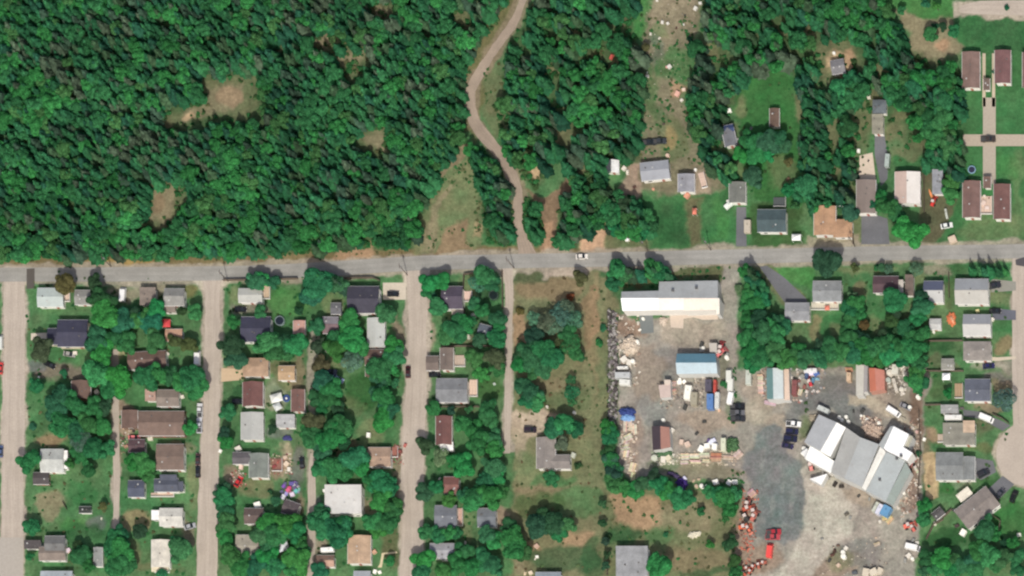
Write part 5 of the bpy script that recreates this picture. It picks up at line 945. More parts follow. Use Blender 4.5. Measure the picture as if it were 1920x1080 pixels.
for px, py, l, w_, rot, col, d in ((1285, 856, 16, 12, 2, (.60, .50, .40), 'pale timber stack'), (1302, 855, 18, 9, 0, (.62, .54, .43), 'cream timber stack'), (1321, 853, 20, 8, 2, (.58, .50, .38), 'long cream timber stack'), (1343, 853, 20, 7, -2, (.40, .18, .13), 'red brown timber stack'), (1341, 861, 22, 7, 2, (.50, .30, .22), 'pinkish timber stack'),
        (1284, 867, 14, 6, 4, (.52, .44, .35), 'short tan timber stack'), (1304, 866, 20, 6, -2, (.60, .50, .38), 'low cream timber stack'), (1325, 864, 16, 6, 0, (.54, .46, .36), 'low tan timber stack'), (1365, 858, 20, 8, -4, (.50, .42, .30), 'tan timber stack'), (1384, 852, 16, 14, 40, (.52, .42, .34), 'crosswise tan timber stack'),
        (1182, 798, 8, 20, 5, (.56, .48, .40), 'narrow pale timber stack'), (1191, 805, 18, 7, 92, (.62, .50, .38), 'upright cream timber stack'), (1172, 800, 20, 7, 88, (.60, .5, .42), 'pinkish upright timber stack'), (1172, 838, 16, 16, 10, (.48, .42, .35), 'square grey timber stack'), (1178, 820, 15, 12, 30, (.55, .48, .4), 'tilted pale timber stack'),
        (1174, 850, 14, 10, 80, (.66, .56, .44), 'bright cream timber stack'), (1168, 832, 16, 7, 70, (.55, .42, .34), 'pink timber stack'), (1186, 876, 18, 12, 75, (.62, .54, .38), 'cream timber stack'), (1187, 893, 16, 8, 80, (.60, .58, .4), 'yellowish timber stack'), (1263, 719, 9, 9, 0, (.45, .3, .24), 'small brick pallet'), (1262, 735, 12, 10, 12, (.42, .28, .23), 'reddish pallet stack'),
        (1630, 675, 12, 20, 10, (.5, .4, .3), 'hidden tan stack'), (1659, 968, 10, 14, 10, (.6, .44, .2), 'yellow timber stack'), (1668, 975, 16, 8, 50, (.58, .44, .24), 'golden timber stack'), (1500, 735, 12, 8, 70, (.6, .48, .4), 'pinkish plank stack'), (1445, 756, 22, 8, -10, (.48, .42, .36), 'flat grey pallet stack'), (1426, 720, 10, 36, 2, (.62, .48, .36), 'long peach timber stack'),
        (1645, 1020, 12, 6, 20, (.4, .33, .28), 'small grey stack'), (1410, 925, 14, 14, 40, (.5, .32, .26), 'salmon pallet stack'), (1592, 693, 14, 8, 0, (.45, .25, .15), 'rust board stack'), (1348, 765, 14, 5, 100, (.55, .38, .3), 'peach board stack'), (1718, 880, 5, 14, 30, (.55, .5, .42), 'narrow grey board stack')):
    if d.startswith('hidden'): continue
    timber_stack(describe(d, px, py), px, py, l, w_, rot, col, 2)
# small goods: crates, white tanks, drums, pallets
SM = {}
def small(kind, px, py, s, col, rot=0):
    key = (kind, round(s, 1), col)
    if key not in SM:
        m = MB(); q = MB()
        if kind == 'crate':
            m.box(0, 0, 0, s, s * .8, s * .6); q.box(0, 0, s * .6, s * 1.04, s * .84, .08); parts = (('box', m), ('lid', q))
        elif kind == 'tank':
            ring(m, s * .5, 0, s * .8, 16); ring(q, s * .16, s * .8, s * .95, 12); parts = (('tank_body', m), ('cap', q))
        else:
            m.box(0, 0, 0, s, s * .55, s * .35, taper=.9); q.box(s * .1, 0, s * .35, s * .5, s * .4, s * .2, taper=.8); parts = (('base', m), ('cover', q))
        SM[key] = [(n_, mb.mesh(n_, surf('wall' if kind != 'scrap' else 'rubble', col if i == 0 else tuple(min(.9, c * 1.1) for c in col)))) for i, (n_, mb) in enumerate(parts)]
    nm = {'crate': 'crate', 'tank': 'water_tank', 'scrap': 'scrap_machine'}[kind]
    x, y = P(px, py, s * .4); cname = 'white' if min(col) > .55 else 'red' if col[0] > 2.2 * col[1] else 'tan' if col[0] > .38 and col[2] < .36 else 'dark' if max(col) < .12 else 'blue' if col[2] > col[0] * 1.4 else 'pale' if min(col) > .38 else 'grey'
    e = empty(nm, (x, y, 0), math.radians(rot), describe(f'{"small " if s < 1.5 else ""}{cname} {nm.replace("_", " ")}', px, py), nm.replace('_', ' '), f'{cname} {nm.replace("_", " ")} scattered over the yards')
    for n_, me in SM[key]: put(n_, me, e)
W1 = (.78, .76, .68); W2 = (.6, .56, .48); K1 = (.05, .05, .045); T1 = (.5, .38, .28); R1 = (.45, .09, .07); B1 = (.08, .14, .35); G1 = (.25, .25, .23)
small_list = [('tank', 1195, 642, 1.8, W1), ('crate', 1170, 674, 2.6, W2), ('crate', 1180, 680, 2.2, W2), ('tank', 1187, 678, 1.8, W1), ('scrap', 1174, 666, 1.8, T1), ('crate', 1274, 717, 1.8, W1), ('crate', 1283, 716, 1.6, W1), ('scrap', 1278, 725, 1.6, G1), ('tank', 1275, 712, 1.4, W1),
  ('scrap', 1315, 645, 2.4, K1), ('tank', 1319, 653, 1.4, W1), ('scrap', 1363, 664, 2.0, G1), ('tank', 1363, 671, 1.8, W1), ('tank', 1318, 706, 1.4, W2), ('scrap', 1284, 762, 2.6, K1), ('scrap', 1306, 741, 1.4, G1), ('tank', 1206, 598, 1.2, W1), ('scrap', 1196, 606, 1.3, W2), ('scrap', 1199, 618, 1.3, W1), ('tank', 1207, 585, 1.2, W1),
  ('tank', 1244, 788, 1.5, W1), ('crate', 1260, 807, 1.8, W2), ('scrap', 1320, 790, 1.8, K1), ('scrap', 1306, 812, 1.7, K1), ('crate', 1278, 829, 1.9, (.55, .42, .33)), ('crate', 1289, 833, 2.2, (.55, .42, .33)), ('crate', 1315, 842, 2.6, W1), ('crate', 1326, 836, 2.2, W1), ('crate', 1334, 829, 2.0, (.6, .62, .68)), ('crate', 1340, 838, 2.4, W1), ('crate', 1338, 826, 1.8, (.55, .55, .65)), ('scrap', 1328, 825, 1.8, (.12, .08, .2)), ('scrap', 1342, 832, 1.8, (.2, .22, .28)),
  ('tank', 1228, 860, 2.6, (.5, .52, .42)), ('crate', 1244, 862, 2.4, W2), ('crate', 1253, 859, 2.2, (.55, .5, .38)), ('scrap', 1262, 853, 1.6, W2), ('crate', 1342, 904, 2.2, W1), ('crate', 1367, 905, 2.0, W1), ('crate', 1378, 904, 2.0, W1), ('tank', 1316, 912, 1.8, W1), ('tank', 1306, 912, 1.5, T1), ('tank', 1325, 911, 1.0, W1), ('scrap', 1300, 901, 1.4, T1), ('scrap', 1310, 898, 1.4, T1), ('crate', 1283, 898, 1.8, (.6, .58, .7)),
  ('tank', 1574, 783, 1.5, W1), ('tank', 1579, 788, 1.5, W1), ('tank', 1587, 782, 1.6, W1), ('tank', 1591, 791, 1.6, W1), ('scrap', 1617, 769, 2.2, K1), ('scrap', 1600, 770, 1.5, K1), ('tank', 1615, 780, 1.1, W1), ('tank', 1648, 794, 1.6, W1), ('tank', 1626, 787, 1.3, W1), ('crate', 1623, 795, 1.8, W2), ('crate', 1636, 800, 2.0, (.55, .45, .35)), ('crate', 1640, 812, 1.8, T1), ('scrap', 1646, 804, 1.6, T1), ('crate', 1632, 815, 1.6, R1),
  ('scrap', 1565, 907, 2.4, (.03, .025, .02)), ('scrap', 1577, 911, 2.2, (.03, .025, .02)), ('scrap', 1610, 929, 1.6, K1), ('scrap', 1630, 935, 1.5, G1), ('scrap', 1587, 963, 2.0, (.1, .09, .07)), ('scrap', 1594, 970, 1.5, G1), ('tank', 1508, 842, 1.8, W1), ('crate', 1506, 850, 1.6, W1), ('scrap', 1515, 831, 1.8, K1), ('scrap', 1642, 1008, 1.0, T1), ('scrap', 1527, 991, .9, K1), ('scrap', 1541, 1010, 1.4, G1),
  ('crate', 1586, 1028, 1.6, W2), ('tank', 1581, 1036, 1.8, W1), ('tank', 1582, 1044, 2.2, W1), ('scrap', 1564, 1033, 2.0, (.06, .03, .02)), ('scrap', 1560, 1040, 1.8, (.09, .04, .03)), ('scrap', 1555, 1050, 1.8, K1), ('scrap', 1571, 1022, 1.4, (.12, .07, .05)), ('crate', 1572, 1060, 1.6, T1), ('crate', 1624, 1074, 3.2, (.5, .44, .34)), ('crate', 1638, 1073, 3.2, (.52, .46, .36)), ('crate', 1650, 1071, 2.6, (.5, .44, .34)), ('scrap', 1602, 1073, 2.4, (.08, .09, .1)),
  ('scrap', 1400, 1028, 1.3, K1), ('scrap', 1512, 703, 3.0, (.05, .08, .16)), ('scrap', 1530, 700, 2.6, B1), ('scrap', 1524, 712, 2.4, (.09, .2, .3)), ('crate', 1521, 701, 1.6, (.6, .5, .6)), ('tank', 1517, 716, 1.3, W1), ('scrap', 1532, 710, 1.8, (.2, .35, .42)), ('crate', 1504, 706, 1.8, G1), ('scrap', 1508, 724, 2.0, (.25, .1, .08)), ('scrap', 1496, 714, 2.0, (.2, .09, .08)),
  ('tank', 1669, 700, 2.6, W2), ('tank', 1666, 713, 2.0, (.38, .42, .38)), ('crate', 1692, 688, 1.8, W2), ('crate', 1697, 702, 1.8, W2), ('tank', 1691, 731, 2.0, W2), ('scrap', 1700, 712, 2.0, K1), ('tank', 1722, 745, 1.9, W1), ('tank', 1706, 764, 1.5, W1), ('scrap', 1696, 757, 1.7, K1), ('tank', 1719, 810, 1.2, (.6, .4, .35)), ('crate', 1733, 824, 1.3, W1), ('scrap', 1725, 912, 1.6, W2), ('tank', 1695, 925, 1.2, W1), ('scrap', 1688, 937, 1.3, T1), ('scrap', 1716, 905, 1.2, W2), ('crate', 1700, 935, 1.0, T1),
  ('tank', 1650, 978, 1.2, W2), ('scrap', 1712, 1012, 1.8, G1), ('crate', 1720, 1018, 1.4, W2), ('crate', 1704, 1042, 2.0, W2), ('scrap', 1697, 1050, 2.0, G1), ('tank', 1711, 1048, 1.6, W1),
  # dump strip
  ('crate', 1304, 16, 2.4, W1), ('crate', 1313, 6, 1.8, W1), ('scrap', 1284, 28, 1.4, K1), ('crate', 1242, 42, 1.8, W1), ('crate', 1252, 44, 1.6, W1), ('scrap', 1268, 52, 1.6, (.08, .04, .03)), ('tank', 1282, 46, 1.1, W1), ('scrap', 1236, 71, 1.8, W2), ('crate', 1220, 64, 1.4, W2), ('crate', 1255, 125, 2.4, W1), ('tank', 1250, 126, 1.3, (.6, .3, .26)), ('crate', 1205, 124, 2.0, W1), ('scrap', 1213, 136, 1.5, (.4, .45, .4)), ('crate', 1214, 143, 1.8, W1), ('crate', 1211, 152, 1.4, W1),
  ('crate', 1208, 178, 2.0, W1), ('crate', 1216, 183, 1.6, W1), ('crate', 1270, 176, 3.0, (.62, .36, .28)), ('crate', 1282, 168, 2.0, (.65, .5, .4)), ('crate', 1278, 188, 1.8, W2), ('scrap', 1188, 178, 1.4, T1), ('crate', 1166, 100, 1.8, T1), ('scrap', 1146, 106, 2.4, R1), ('crate', 1232, 1, 1.4, W1), ('crate', 1170, 316, 1.8, W2), ('scrap', 1176, 322, 2.0, W2), ('tank', 1252, 292, 1.6, (.6, .44, .34)), ('scrap', 1187, 293, 1.6, (.06, .04, .03)), ('scrap', 1189, 350, 1.6, (.1, .05, .04)), ('crate', 1288, 367, 2.2, (.5, .24, .16)), ('tank', 1225, 355, 1.0, (.6, .3, .2)),
  ('scrap', 1244, 232, 1.8, (.07, .05, .04)), ('crate', 1304, 319, 1.2, W1), ('crate', 1367, 208, 1.8, W1), ('tank', 1365, 378, 1.2, W1), ('crate', 1176, 449, 1.6, W1), ('scrap', 1477, 335, 2.0, (.11, .07, .04)), ('crate', 1383, 262, 1.0, W1), ('tank', 1564, 100, 1.3, W1), ('scrap', 1408, 240, 1.4, G1),
  ('scrap', 1612, 322, 1.3, K1), ('scrap', 1628, 301, 1.0, K1), ('crate', 1610, 283, 1.4, W1), ('scrap', 1575, 375, 1.8, (.1, .06, .05)), ('crate', 1762, 344, 1.8, (.4, .42, .48)), ('crate', 1755, 330, 1.6, (.4, .4, .45)), ('crate', 1844, 381, 2.0, (.6, .48, .42)), ('crate', 1851, 390, 1.6, (.6, .5, .46)), ('tank', 1846, 368, 1.1, W2), ('scrap', 1854, 372, 1.4, (.2, .1, .08)), ('crate', 1786, 449, 3.0, (.5, .4, .3)), ('scrap', 1770, 424, 1.6, K1),
  # gardens
  ('scrap', 442, 905, 1.4, R1), ('crate', 450, 896, 1.4, (.6, .3, .26)), ('crate', 452, 876, 1.8, (.6, .45, .38)), ('crate', 447, 842, 2.4, W2), ('crate', 413, 846, 1.3, W1), ('crate', 535, 858, 1.6, T1), ('crate', 537, 870, 2.0, (.6, .48, .36)), ('crate', 542, 880, 1.6, W2), ('scrap', 514, 874, 2.2, (.22, .05, .05)), ('scrap', 521, 866, 1.8, (.3, .09, .07)), ('crate', 483, 947, 2.6, W1),
  ('crate', 532, 912, 1.5, (.16, .07, .3)), ('crate', 543, 915, 1.4, (.5, .06, .14)), ('crate', 555, 921, 1.6, (.12, .4, .36)), ('crate', 537, 926, 1.5, (.3, .26, .5)), ('crate', 548, 927, 1.8, (.6, .5, .6)), ('crate', 531, 932, 1.9, (.55, .54, .58)), ('crate', 547, 907, 1.8, (.1, .08, .25)), ('crate', 540, 919, 1.6, (.55, .1, .2)), ('scrap', 560, 917, 1.6, (.2, .45, .35)), ('scrap', 552, 904, 1.4, (.25, .14, .4)),
  ('scrap', 759, 834, 1.8, (.4, .12, .1)), ('scrap', 748, 846, 2.4, (.2, .06, .05)), ('scrap', 744, 855, 2.0, (.16, .06, .05)), ('crate', 691, 816, 1.8, W1), ('tank', 612, 658, 1.0, W1), ('tank', 421, 1032, 1.1, W1), ('crate', 609, 920, 1.4, W1), ('crate', 673, 953, 1.3, T1), ('scrap', 680, 958, 1.2, (.4, .25, .18)), ('crate', 702, 1035, 1.7, (.5, .3, .2)), ('crate', 703, 1072, 1.6, W1), ('crate', 712, 1073, 1.3, W1),
  ('scrap', 1003, 1048, .9, W2), ('crate', 1007, 1044, 1.2, W1), ('crate', 1006, 1024, 1.8, (.5, .34, .26)), ('scrap', 984, 1075, 1.6, (.6, .5, .34)), ('crate', 995, 1074, 1.6, (.62, .52, .38)), ('tank', 888, 592, 1.8, (.55, .55, .45)), ('tank', 878, 632, 1.8, (.5, .5, .4)), ('tank', 1026, 763, 1.1, W2), ('tank', 1077, 774, 1.3, W1), ('crate', 927, 720, 1.0, (.4, .46, .4)), ('crate', 1075, 854, 2.0, (.42, .44, .36)), ('crate', 824, 740, 1.0, W2), ('scrap', 824, 897, 1.3, W2), ('scrap', 872, 1017, 1.3, W2),
  ('crate', 181, 735, 1.8, W2), ('scrap', 175, 746, 1.6, W2), ('crate', 342, 744, 1.4, W2), ('crate', 249, 1, 0.1, W2), ('crate', 282, 822, 2.0, (.55, .52, .42)), ('crate', 258, 781, 1.4, T1), ('scrap', 250, 806, 1.8, (.05, .03, .03)), ('crate', 128, 1032, 1.8, (.6, .5, .55)), ('crate', 133, 1036, 1.6, (.65, .45, .35)), ('crate', 141, 662, 1.6, W2), ('tank', 73, 707, .8, W1), ('scrap', 232, 787, 1.8, (.3, .14, .11)), ('scrap', 236, 836, 2.0, (.35, .2, .14)), ('scrap', 231, 822, 1.6, (.12, .06, .05)),
  ('crate', 300, 661, 1.2, W1), ('crate', 313, 664, 1.6, W2), ('scrap', 190, 972, 1.0, W2), ('tank', 1751, 623, 1.0, W1), ('crate', 1744, 606, 1.2, (.3, .26, .34)), ('crate', 1833, 583, 1.4, (.55, .5, .25)), ('crate', 1861, 599, 1.4, W2), ('scrap', 1803, 765, 1.8, (.12, .1, .1)), ('crate', 1789, 957, 1.4, K1), ('crate', 1753, 982, 1.4, W2), ('scrap', 1794, 985, 2.0, (.06, .04, .04)), ('crate', 1806, 999, 2.6, W1), ('crate', 1911, 1003, 1.6, (.6, .6, .5)), ('tank', 1847, 541, 1.2, W2)]
for i, (k, px, py, s, c) in enumerate(small_list):
    if 1180 < px < 1340 and py < 240 and min(c) > .5: c = (.56, .54, .48)
    if s > .5: small(k, px, py, s * (.62 if 1160 < px < 1340 and py < 240 else .9), c, (i * 37) % 90)
PLAYC = [(.11, .08, .18), (.28, .09, .12), (.13, .26, .23), (.22, .2, .3), (.38, .35, .38), (.4, .4, .42), (.09, .09, .16)]
rp = random.Random(9)
for i in range(18):
    small(rp.choice(('crate', 'scrap')), rp.uniform(527, 560), rp.uniform(904, 936), rp.choice((.8, 1.0, 1.2)), rp.choice(PLAYC), rp.uniform(0, 90))
# ------------------------------------------------------------------ utility poles, fences, rocks
def pole(px, py, label, h=10.5):
    x, y = P(px, py, 0); e = empty('utility_pole', (x, y, 0), math.radians(5), label, 'utility pole', 'wooden utility poles along the main road')
    m = MB(); m.tube((0, 0, 0), (0, 0, h), .17, .11, 8); m.build('pole_shaft', surf('wood', (.11, .085, .065)), e)
    c = MB(); c.box(0, 0, h - .9, .12, 2.4, .14); ca_ = c.build('crossarm', surf('wood', (.12, .09, .07)), e)
    for s in (-1, 0, 1): q = MB(); q.tube((0, s * 1.05, h - .76), (0, s * 1.05, h - .5), .06, .05, 6); q.build('insulator', surf('plain', (.3, .3, .32)), ca_)
    t_ = MB(); t_.tube((.3, 0, h - 2.4), (.3, 0, h - 1.5), .26, n=10); t_.build('transformer', surf('metal', (.2, .2, .2)), e)
for px, py, l in ((764, 516, 'pole at the north-west corner of the third street mouth'), (428, 528, 'pole at the eastern corner of the second street mouth'), (964, 503, 'pole at the east side of the thin lane mouth'), (1603, 462, 'pole at the main road edge beside the orange-tan L house'), (1215, 470, 'pole on the northern verge opposite the warehouse'), (1333, 469, 'pole on the northern verge below the green lawn'), (208, 500, 'pole on the northern verge at the forest corner')):
    pole(px, py, 'thin wooden utility ' + l)
PFM = {}
def fence(label, pts, h=1.7, col=(.13, .10, .075)):
    x0, y0 = P(*pts[0]); e = empty('wooden_fence', (x0, y0, 0), 0, label, 'fence')
    W3 = [P(*p) for p in pts]
    for a, b in zip(W3, W3[1:]):
        Ls = math.hypot(b[0] - a[0], b[1] - a[1]); n = max(1, round(Ls / 2.4)); ang = math.atan2(b[1] - a[1], b[0] - a[0]); u = Ls / n; key = (round(u, 2), h, col)
        if key not in PFM:
            m = MB(); m.box(0, 0, .08, u - .12, .05, h - .1); m.box(0, 0, h - .02, u - .12, .1, .05); q = MB(); q.box(0, 0, 0, .12, .12, h + .1)
            PFM[key] = (m.mesh('fence_panel', surf('wood', col)), q.mesh('post', surf('wood', tuple(c * .8 for c in col))))
        for i in range(n):
            s = (i + .5) / n; put('fence_panel', PFM[key][0], e, (a[0] + (b[0] - a[0]) * s - x0, a[1] + (b[1] - a[1]) * s - y0, 0), ang)
            s = i / n; put('post', PFM[key][1], e, (a[0] + (b[0] - a[0]) * s - x0, a[1] + (b[1] - a[1]) * s - y0, 0), ang)
for l, p in (('straight fence between the pale silver house plot and the taupe house plot', [(1742, 641), (1806, 640)]), ('fence running west from the dark drive above the dark slate square house', [(1738, 697), (1808, 697)]), ('fence north of the grey row shed reaching the hedge', [(1736, 761), (1766, 760)]),
             ('fence along the north side of the two brown garden plots by the third street', [(830, 651), (942, 650)]), ('fence with corner framing the dark plum house garden to the east', [(871, 517), (870, 560), (874, 604)]), ('tall fence along the west side of the thin lane near the main road', [(943, 508), (944, 580)]), ('fence on the north side of the garden with the round pool', [(872, 516), (895, 513)]),
             ('curved fence west of the diagonal taupe house', [(1738, 1012), (1752, 985), (1770, 975)]), ('fence from the corner dark shed up to the diagonal taupe house', [(1768, 972), (1786, 956)]), ('fence south of the diagonal taupe house on the lawn', [(1862, 968), (1877, 978), (1872, 1006)]), ('fence east of the white van on the dark drive', [(1862, 778), (1880, 786), (1893, 796)]),
             ('long fence on the east side of the parking yard of the dark hill house', [(164, 680), (165, 706)]), ('fence at the edge of the lawn west of the trees by the narrow lane', [(119, 942), (127, 957)]), ('low fence beside the lawn below the main road in the second block', [(420, 527), (560, 524)]), ('fence at the concrete forecourt of the big midnight house', [(648, 523), (700, 522), (714, 528)]),
             ('eastern boundary fence of the orange-tan L house plot', [(1600, 430), (1601, 460)]), ('fence between the metal hall and the cluttered plot', [(1733, 330), (1734, 400)]), ('boundary fence between the grey block house and the hedge', [(1140, 1040), (1140, 1080)]), ('fence behind the slate house with the pink deck', [(828, 764), (900, 764)]), ('dark fence at the north side of the black-maroon house yard', [(1780, 512), (1781, 560)]),
             ('fence south of the jumble yard in the first block', [(232, 769), (258, 770)]), ('eastern yard fence beside the factory', [(1724, 770), (1727, 850), (1722, 930)])):
    fence(l, p)
# rocks and brush along the bank: nobody could count them
def rocks(name, poly, n, smin, smax, cols, z=0, seed=3):
    r = random.Random(seed); xs_ = [p[0] for p in poly]; ys_ = [p[1] for p in poly]; m = MB(); i = 0
    while i < n:
        a, b = r.uniform(min(xs_), max(xs_)), r.uniform(min(ys_), max(ys_))
        if not inside(poly, a, b): i += .2; continue
        i += 1; x, y = P(a, b); s = r.uniform(smin, smax); m.box(x, y, -.05, s, s * r.uniform(.5, 1), s * r.uniform(.3, .8), r.uniform(0, 3.1), r.randrange(len(cols)), r.uniform(.4, .8))
    return tag(m.build(name, [surf('rubble', c) for c in cols]), kind='stuff')
rocks('rubble', [(1141, 580), (1156, 585), (1157, 800), (1143, 800)], 700, .4, 1.5, [(.16, .14, .14), (.06, .05, .05), (.3, .28, .26), (.09, .10, .06)])
rocks('rubble', [(1163, 790), (1198, 790), (1192, 880), (1180, 900), (1165, 850)], 160, .3, 1.1, [(.55, .46, .36), (.3, .22, .17), (.65, .58, .5)], seed=4)
rocks('rubble', [(1220, 845), (1272, 848), (1270, 872), (1222, 872)], 110, .3, 1.2, [(.5, .48, .38), (.6, .56, .46), (.3, .34, .24)], seed=5)
rocks('rubble', [(1612, 778), (1652, 785), (1655, 815), (1640, 828), (1618, 800)], 200, .3, 1.3, [(.55, .44, .34), (.66, .58, .46), (.32, .2, .16)], seed=6)
rocks('rubble', [(1272, 846), (1392, 842), (1390, 872), (1275, 874)], 200, .25, .8, [(.5, .42, .32), (.35, .27, .2), (.62, .54, .42)], seed=7)
rocks('rubble', [(1390, 915), (1425, 920), (1420, 990), (1405, 1075), (1385, 1075)], 220, .25, .9, [(.40, .12, .08), (.22, .11, .08), (.5, .16, .1)], seed=8)
rocks('rubble', [(1425, 690), (1550, 690), (1545, 730), (1500, 755), (1430, 750)], 230, .3, 1.2, [(.45, .35, .28), (.25, .12, .1), (.3, .3, .3), (.6, .55, .5)], seed=9)
rocks('rubble', [(1660, 685), (1705, 685), (1700, 740), (1665, 740)], 140, .3, 1.2, [(.5, .46, .4), (.2, .17, .14), (.6, .56, .5)], seed=10)
rocks('rubble', [(1688, 800), (1726, 780), (1726, 940), (1690, 975), (1680, 950), (1712, 880)], 240, .25, 1.0, [(.42, .33, .26), (.25, .16, .12), (.55, .5, .44)], seed=11)
rocks('rubble', [(1150, 590), (1198, 590), (1200, 720), (1160, 730)], 180, .25, 1.0, [(.5, .44, .36), (.28, .2, .15), (.6, .56, .48)], seed=12)
rocks('rubble', [(1195, 0), (1320, 0), (1300, 130), (1290, 200), (1230, 230), (1200, 200), (1195, 120)], 170, .15, .5, [(.38, .35, .29), (.26, .21, .16), (.16, .14, .1)], seed=13)
rocks('rubble', [(1230, 710), (1320, 706), (1320, 765), (1240, 765)], 150, .25, .9, [(.55, .48, .4), (.3, .24, .18), (.15, .13, .12)], seed=14)
rocks('rubble', [(1530, 1020), (1660, 1000), (1670, 1080), (1540, 1080)], 70, .2, .7, [(.4, .33, .26), (.1, .08, .07), (.5, .45, .36)], seed=15)
rocks('rubble', [(428, 885), (460, 880), (462, 912), (430, 915)], 60, .2, .8, [(.5, .35, .28), (.3, .08, .07), (.6, .55, .5)], seed=16)
rocks('rubble', [(500, 850), (545, 850), (548, 890), (505, 890)], 90, .2, .8, [(.5, .4, .3), (.25, .08, .07), (.55, .5, .42)], seed=17)
rocks('rubble', [(225, 770), (250, 790), (245, 850), (226, 850)], 80, .2, .8, [(.45, .3, .22), (.2, .1, .08), (.5, .45, .4)], seed=18)
rocks('rubble', [(735, 832), (762, 832), (760, 870), (735, 872)], 60, .2, .8, [(.35, .12, .1), (.15, .05, .05), (.5, .42, .36)], seed=19)
# ------------------------------------------------------------------ trees
def leaf_mesh(name, V_, F_, mats, mi=None):
    me = bpy.data.meshes.new(name); V_ = np.asarray(V_, np.float32).reshape(-1, 3); F_ = np.asarray(F_, np.int32)
    me.vertices.add(len(V_)); me.vertices.foreach_set('co', V_.ravel()); me.loops.add(F_.size); me.loops.foreach_set('vertex_index', F_.ravel())
    me.polygons.add(len(F_)); k = F_.shape[1]; me.polygons.foreach_set('loop_start', (np.arange(len(F_)) * k).astype(np.int32)); me.polygons.foreach_set('loop_total', np.full(len(F_), k, np.int32))
    for m_ in mats: me.materials.append(m_)
    if mi is not None: me.polygons.foreach_set('material_index', np.asarray(mi, np.int32))
    me.update(calc_edges=True); return me
def cards(C_, Nn, size, rng):
    """one leaf-clump quad per centre, roughly facing Nn"""
    n = len(C_); Nn = Nn + rng.normal(0, .45, (n, 3)); Nn /= np.linalg.norm(Nn, axis=1, keepdims=True) + 1e-9
    a = np.cross(Nn, rng.normal(0, 1, (n, 3))); a /= np.linalg.norm(a, axis=1, keepdims=True) + 1e-9; b = np.cross(Nn, a)
    s = size * rng.uniform(.6, 1.3, (n, 1)); q = s * rng.uniform(.5, .9, (n, 1))
    V_ = np.stack([C_ - a * s, C_ - b * q, C_ + a * s * .9, C_ + b * q * 1.1], 1)
    return V_.reshape(-1, 3)
def broad_crown(seed, nleaf, size, flat=.8, nl=13, core=True):
    """unit crown: radius 1, centred at z=0; uneven lobes filled with leaf clumps"""
    rng = np.random.default_rng(seed); L_ = []
    for i in range(nl):
        th = rng.uniform(0, 6.283); rr = math.sqrt(rng.uniform(0, 1)) * .74; zc = rng.uniform(-.35, .45) * flat * (1 - rr * .5) + .1
        L_.append((rr * math.cos(th), rr * math.sin(th), zc, rng.uniform(.22, .44)))
    L_.append((0, 0, .1, .55)); L_ = np.array(L_)
    w_ = L_[:, 3] ** 2; pick = rng.choice(len(L_), nleaf * 2, p=w_ / w_.sum())
    d = rng.normal(0, 1, (nleaf * 2, 3)); d[:, 2] = d[:, 2] * .8 + .25; d /= np.linalg.norm(d, axis=1, keepdims=True)
    C_ = L_[pick, :3] + d * L_[pick, 3:4] * rng.uniform(.86, 1.06, (nleaf * 2, 1)) * np.array([1, 1, flat])
    depth = np.min(np.linalg.norm((C_[:, None] - L_[None, :, :3]) / np.array([1, 1, flat]), axis=2) / L_[None, :, 3], axis=1)
    keep = depth > .80; C_, d = C_[keep][:nleaf], d[keep][:nleaf]
    V_ = cards(C_, d + np.array([0, 0, .5]), size, rng)
    if not core: return V_
    Q = []
    for x, y, z, r in L_:
        r *= .86; A, B = 9, 6
        g = [[(x + r * math.sin(math.pi * j / B) * math.cos(2 * math.pi * i / A), y + r * math.sin(math.pi * j / B) * math.sin(2 * math.pi * i / A), z + flat * r * math.cos(math.pi * j / B)) for i in range(A)] for j in range(B + 1)]
        for j in range(B):
            for i in range(A): Q += [g[j][i], g[j + 1][i], g[j + 1][(i + 1) % A], g[j][(i + 1) % A]]
    return np.concatenate([V_, np.array(Q)])
def conif_crown(seed, levels, per, w0=.2, spread=.30):
    """unit spruce: height 1, radius `spread`"""
    rng = np.random.default_rng(seed); V_ = []
    for i in range(levels):
        f = (i + .5) / levels; z = .08 + .92 * f; r = spread * (1 - f) ** .85 + .015
        k = max(4, int(per * (1 - f * .55)))
        for j in range(k):
            th = 6.283 * j / k + rng.uniform(-.3, .3) + i; rr = r * rng.uniform(.7, 1.15); c, s = math.cos(th), math.sin(th); wd = rr * rng.uniform(.28, .42); dz = rr * rng.uniform(.3, .6)
            V_ += [(0.0, 0.0, z + .02), (c * rr * .6 + s * wd, s * rr * .6 - c * wd, z - dz * .5), (c * rr, s * rr, z - dz), (c * rr * .6 - s * wd, s * rr * .6 + c * wd, z - dz * .5)]
    return np.array(V_)
def quads(n): return np.arange(n).reshape(-1, 4)
def trunk_np(h, r, limbs=True, seed=0):
    m = MB(); m.tube((0, 0, 0), (0, 0, h), r, r * .45, 7)
    if limbs:
        rr = random.Random(seed)
        for i in range(4): a = i * 1.57 + rr.uniform(-.4, .4); m.tube((0, 0, h * rr.uniform(.5, .7)), (math.cos(a) * h * .4, math.sin(a) * h * .4, h * rr.uniform(.9, 1.1)), r * .4, r * .15, 5)
    return m
BC = []
for i in range(7):
    v_ = broad_crown(100 + i, 3400, .062, .82, 11 + i); BC.append(leaf_mesh('crown', v_, quads(len(v_)), [M_FOL_OBJ]))
BCS = []   # a looser crown for sparse, pale trees
for i in range(3):
    v_ = broad_crown(140 + i, 2300, .055, .8, 16, False); BCS.append(leaf_mesh('crown', v_, quads(len(v_)), [M_FOL_OBJ]))
CC = []
for i in range(5):
    v_ = conif_crown(200 + i, 17, 11, spread=(.2, .24, .19, .22, .27)[i]); CC.append(leaf_mesh('crown', v_, quads(len(v_)), [M_FOL_OBJ]))
